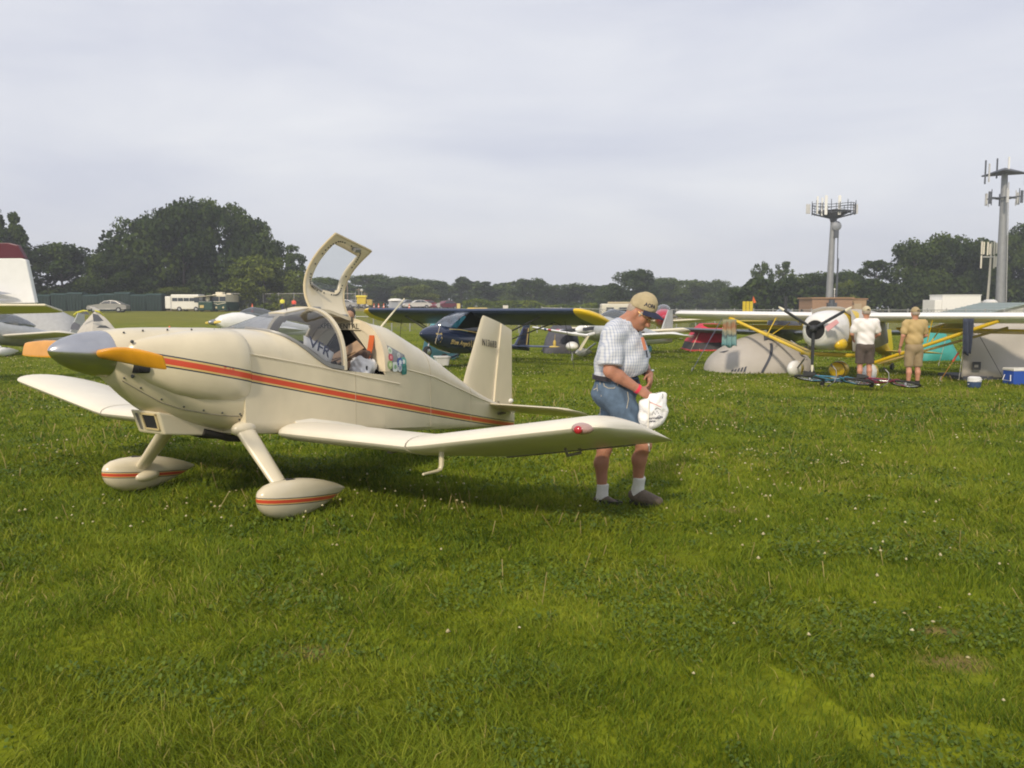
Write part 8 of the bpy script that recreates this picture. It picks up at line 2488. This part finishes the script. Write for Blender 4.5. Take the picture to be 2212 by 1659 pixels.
# ---- left edge: white tail with a maroon cap, tents
def cessna_tail():
    d = 19.0; g = ON(-60, d); g.z = gz(g.x, g.y)
    o = thing('tail_aircraft', 'white aircraft at the left edge with a tall maroon topped fin', 'airplane', g)
    T = lambda px, py, dy=0.0: AT(px, py, d + dy) - g
    m = MB(); W9 = mat('fin_white', (.70, .71, .72), .4, var=.03)
    def sl(pts, t=.07):
        return [[Vector(p) + Vector((0, -t, 0)) for p in pts], [Vector(p) + Vector((0, t, 0)) for p in pts]]
    m.loft(sl([T(-95, 560), T(48, 557), T(60, 562), T(80, 655), T(-110, 658)])); m.build('fin', W9, o, bevel=.02)
    m = MB(); m.loft(sl([T(-80, 530), T(-20, 525), T(22, 525), T(42, 530), T(58, 559), T(-95, 559)], .073)); m.build('fin_cap', MARO, o, bevel=.02)
    m = MB(); m.loft(sl([T(-110, 655), T(-40, 655), T(-40, 745), T(-140, 745)], .3)); m.build('tail_cone', W9, o, bevel=.1)
    m = MB(); m.loft([[T(-300, 690), T(-60, 672), T(-60, 742), T(-300, 770)], [T(-300, 690, .9), T(-60, 672, .5), T(-60, 742, .5), T(-300, 770, .9)]]); m.build('fuselage', W9, o, bevel=.1)
    def stabs(name, pts, dy, mt, th=.05):
        m = MB(); 
        top = [T(x, y, q) for x, y, q in pts]; m.loft([[p + Vector((0, 0, -th)) for p in top], top]); m.build(name, mt, o, bevel=.02)
    stabs('tailplane', [(-80, 656, -1.2), (98, 656, -1.2), (136, 670, -.4), (120, 671, -.2), (-80, 676, -.2)], 0, CRW)
    m = MB(); m.loft([[T(-20, 626, -.3), T(26, 634, -.3), T(-20, 638, -.3)], [T(-20, 626, -.15), T(26, 634, -.2), T(-20, 638, -.15)]]); m.build('trim_fairing', mat('fairing_grey', (.32, .34, .40), .4), o)
    m = MB(); m.loft([[T(-20, 643, -.5), T(24, 648, -.5), T(-20, 650, -.5)], [T(-20, 643, -.3), T(24, 648, -.35), T(-20, 650, -.3)]]); m.build('trim_fairing', mat('fairing_grey', (0, 0, 0)), o)
    m = MB(); m.ell(T(76, 652), (.05, .05, .05), 8, 6); m.build('tail_light', WHT, o)
    m = MB(); m.tube([T(-120, 740), Vector((T(-120, 740).x, T(-120, 740).y, 0.1))], .04, 6); m.lathe([(.03, -.05), (.14, -.05), (.17, 0), (.14, .05), (.03, .05)], 14, (T(-120, 740).x, 0, .16), 'X'); m.build('tail_wheel', RUB, o)
cessna_tail()
ridge_tent('grey_tent', 'grey ridge tent under the white tailplane at the left edge', -60, 158, 664, 742, 37, mat('grey_tent_left', (.36, .365, .37), .7, var=.08, bump=.3, bscale=3), depth=3.0)
def yellow_trim_tent():
    d = 31; a = AT(138, 745, d); b = AT(268, 745, d); g = Vector(((a.x + b.x) / 2, d, gz((a.x + b.x) / 2, d))); w = b.x - a.x; h = AT(192, 664, d).z - g.z
    o = thing('yellow_trim_tent', 'pale grey tent with yellow trim and dark mesh windows left of the silver spinner', 'tent', g)
    ap = Vector((-.12, .55, h * .95))
    base = [Vector((-w / 2, .3, 0)), Vector((.12, -.55, 0)), Vector((w / 2, .3, 0)), Vector((.1, 1.6, 0))]
    m = MB()
    for i in range(4):
        p, q = base[i], base[(i + 1) % 4]; n = 6; rows = []
        for j in range(n + 1):
            v = j / n; bow = .22 * math.sin(math.pi * v)
            r0 = p.lerp(ap, v) + (p - ap) * bow * .45; r1 = q.lerp(ap, v) + (q - ap) * bow * .45
            r0.z = h * .95 * v ** .85; r1.z = r0.z
            rows.append([r0, r0.lerp(r1, .33), r0.lerp(r1, .67), r1])
        m.loft(rows, closed=False)
    m.build('fly_sheet', mat('tent_pale', (.50, .47, .42), .7, var=.06), o, smooth=40, merge=True, solid=.01)
    m = MB(); m.add([(-.28, .3, h * 1.02), (.0, .25, h * .93), (.05, .5, h * .93), (-.2, .6, h * 1.0)], [(0, 1, 2, 3)]); m.build('peak_flap', mat('tent_pale', (0, 0, 0)), o, solid=.015)
    YT = mat('trim_yellow', (.62, .58, .06), .6)
    T = lambda px, py, dy=0.0: AT(px, py, d + dy) - g
    m = MB(); m.tube([T(160, 680, -.1), T(166, 675, -.2), T(180, 671, -.3), T(190, 672, -.3)], .028, 6); m.tube([T(205, 671, -.3), T(215, 674, -.25), T(224, 682, -.1)], .034, 6); m.build('trim_band', YT, o)
    for q in (((172, 677, -.40), (187, 672, -.42), (194, 680, -.42)), ((200, 677, -.42), (212, 680, -.35), (224, 693, -.3), (202, 695, -.42)), ((155, 702, -.36), (160, 696, -.38), (173, 701, -.45), (170, 713, -.45), (152, 712, -.36)), ((208, 708, -.5), (216, 703, -.48), (228, 703, -.42), (238, 709, -.36))):
        m = MB(); m.add([T(*p) for p in q], [tuple(range(len(q)))]); m.build('mesh_window', mat('mesh_dark', (.10, .105, .13), .8), o, solid=.012)
yellow_trim_tent()

# ------------------------------------------------------------ the air between here and the treeline
m = MB(); m.box((0, 180, 12), (1000, 620, 34))
hz = bpy.data.materials.new('air'); hz.use_nodes = True
t = hz.node_tree
for n in list(t.nodes): t.nodes.remove(n)
out = N(t, 'ShaderNodeOutputMaterial'); pv = N(t, 'ShaderNodeVolumePrincipled')
pv.inputs['Color'].default_value = (.86, .90, .97, 1); pv.inputs['Density'].default_value = 0.0012; pv.inputs['Anisotropy'].default_value = 0.2
t.links.new(pv.outputs[0], out.inputs['Volume'])
hb = m.build('haze', hz); hb['kind'] = 'stuff'; hb['label'] = 'thin summer haze lying over the whole field'
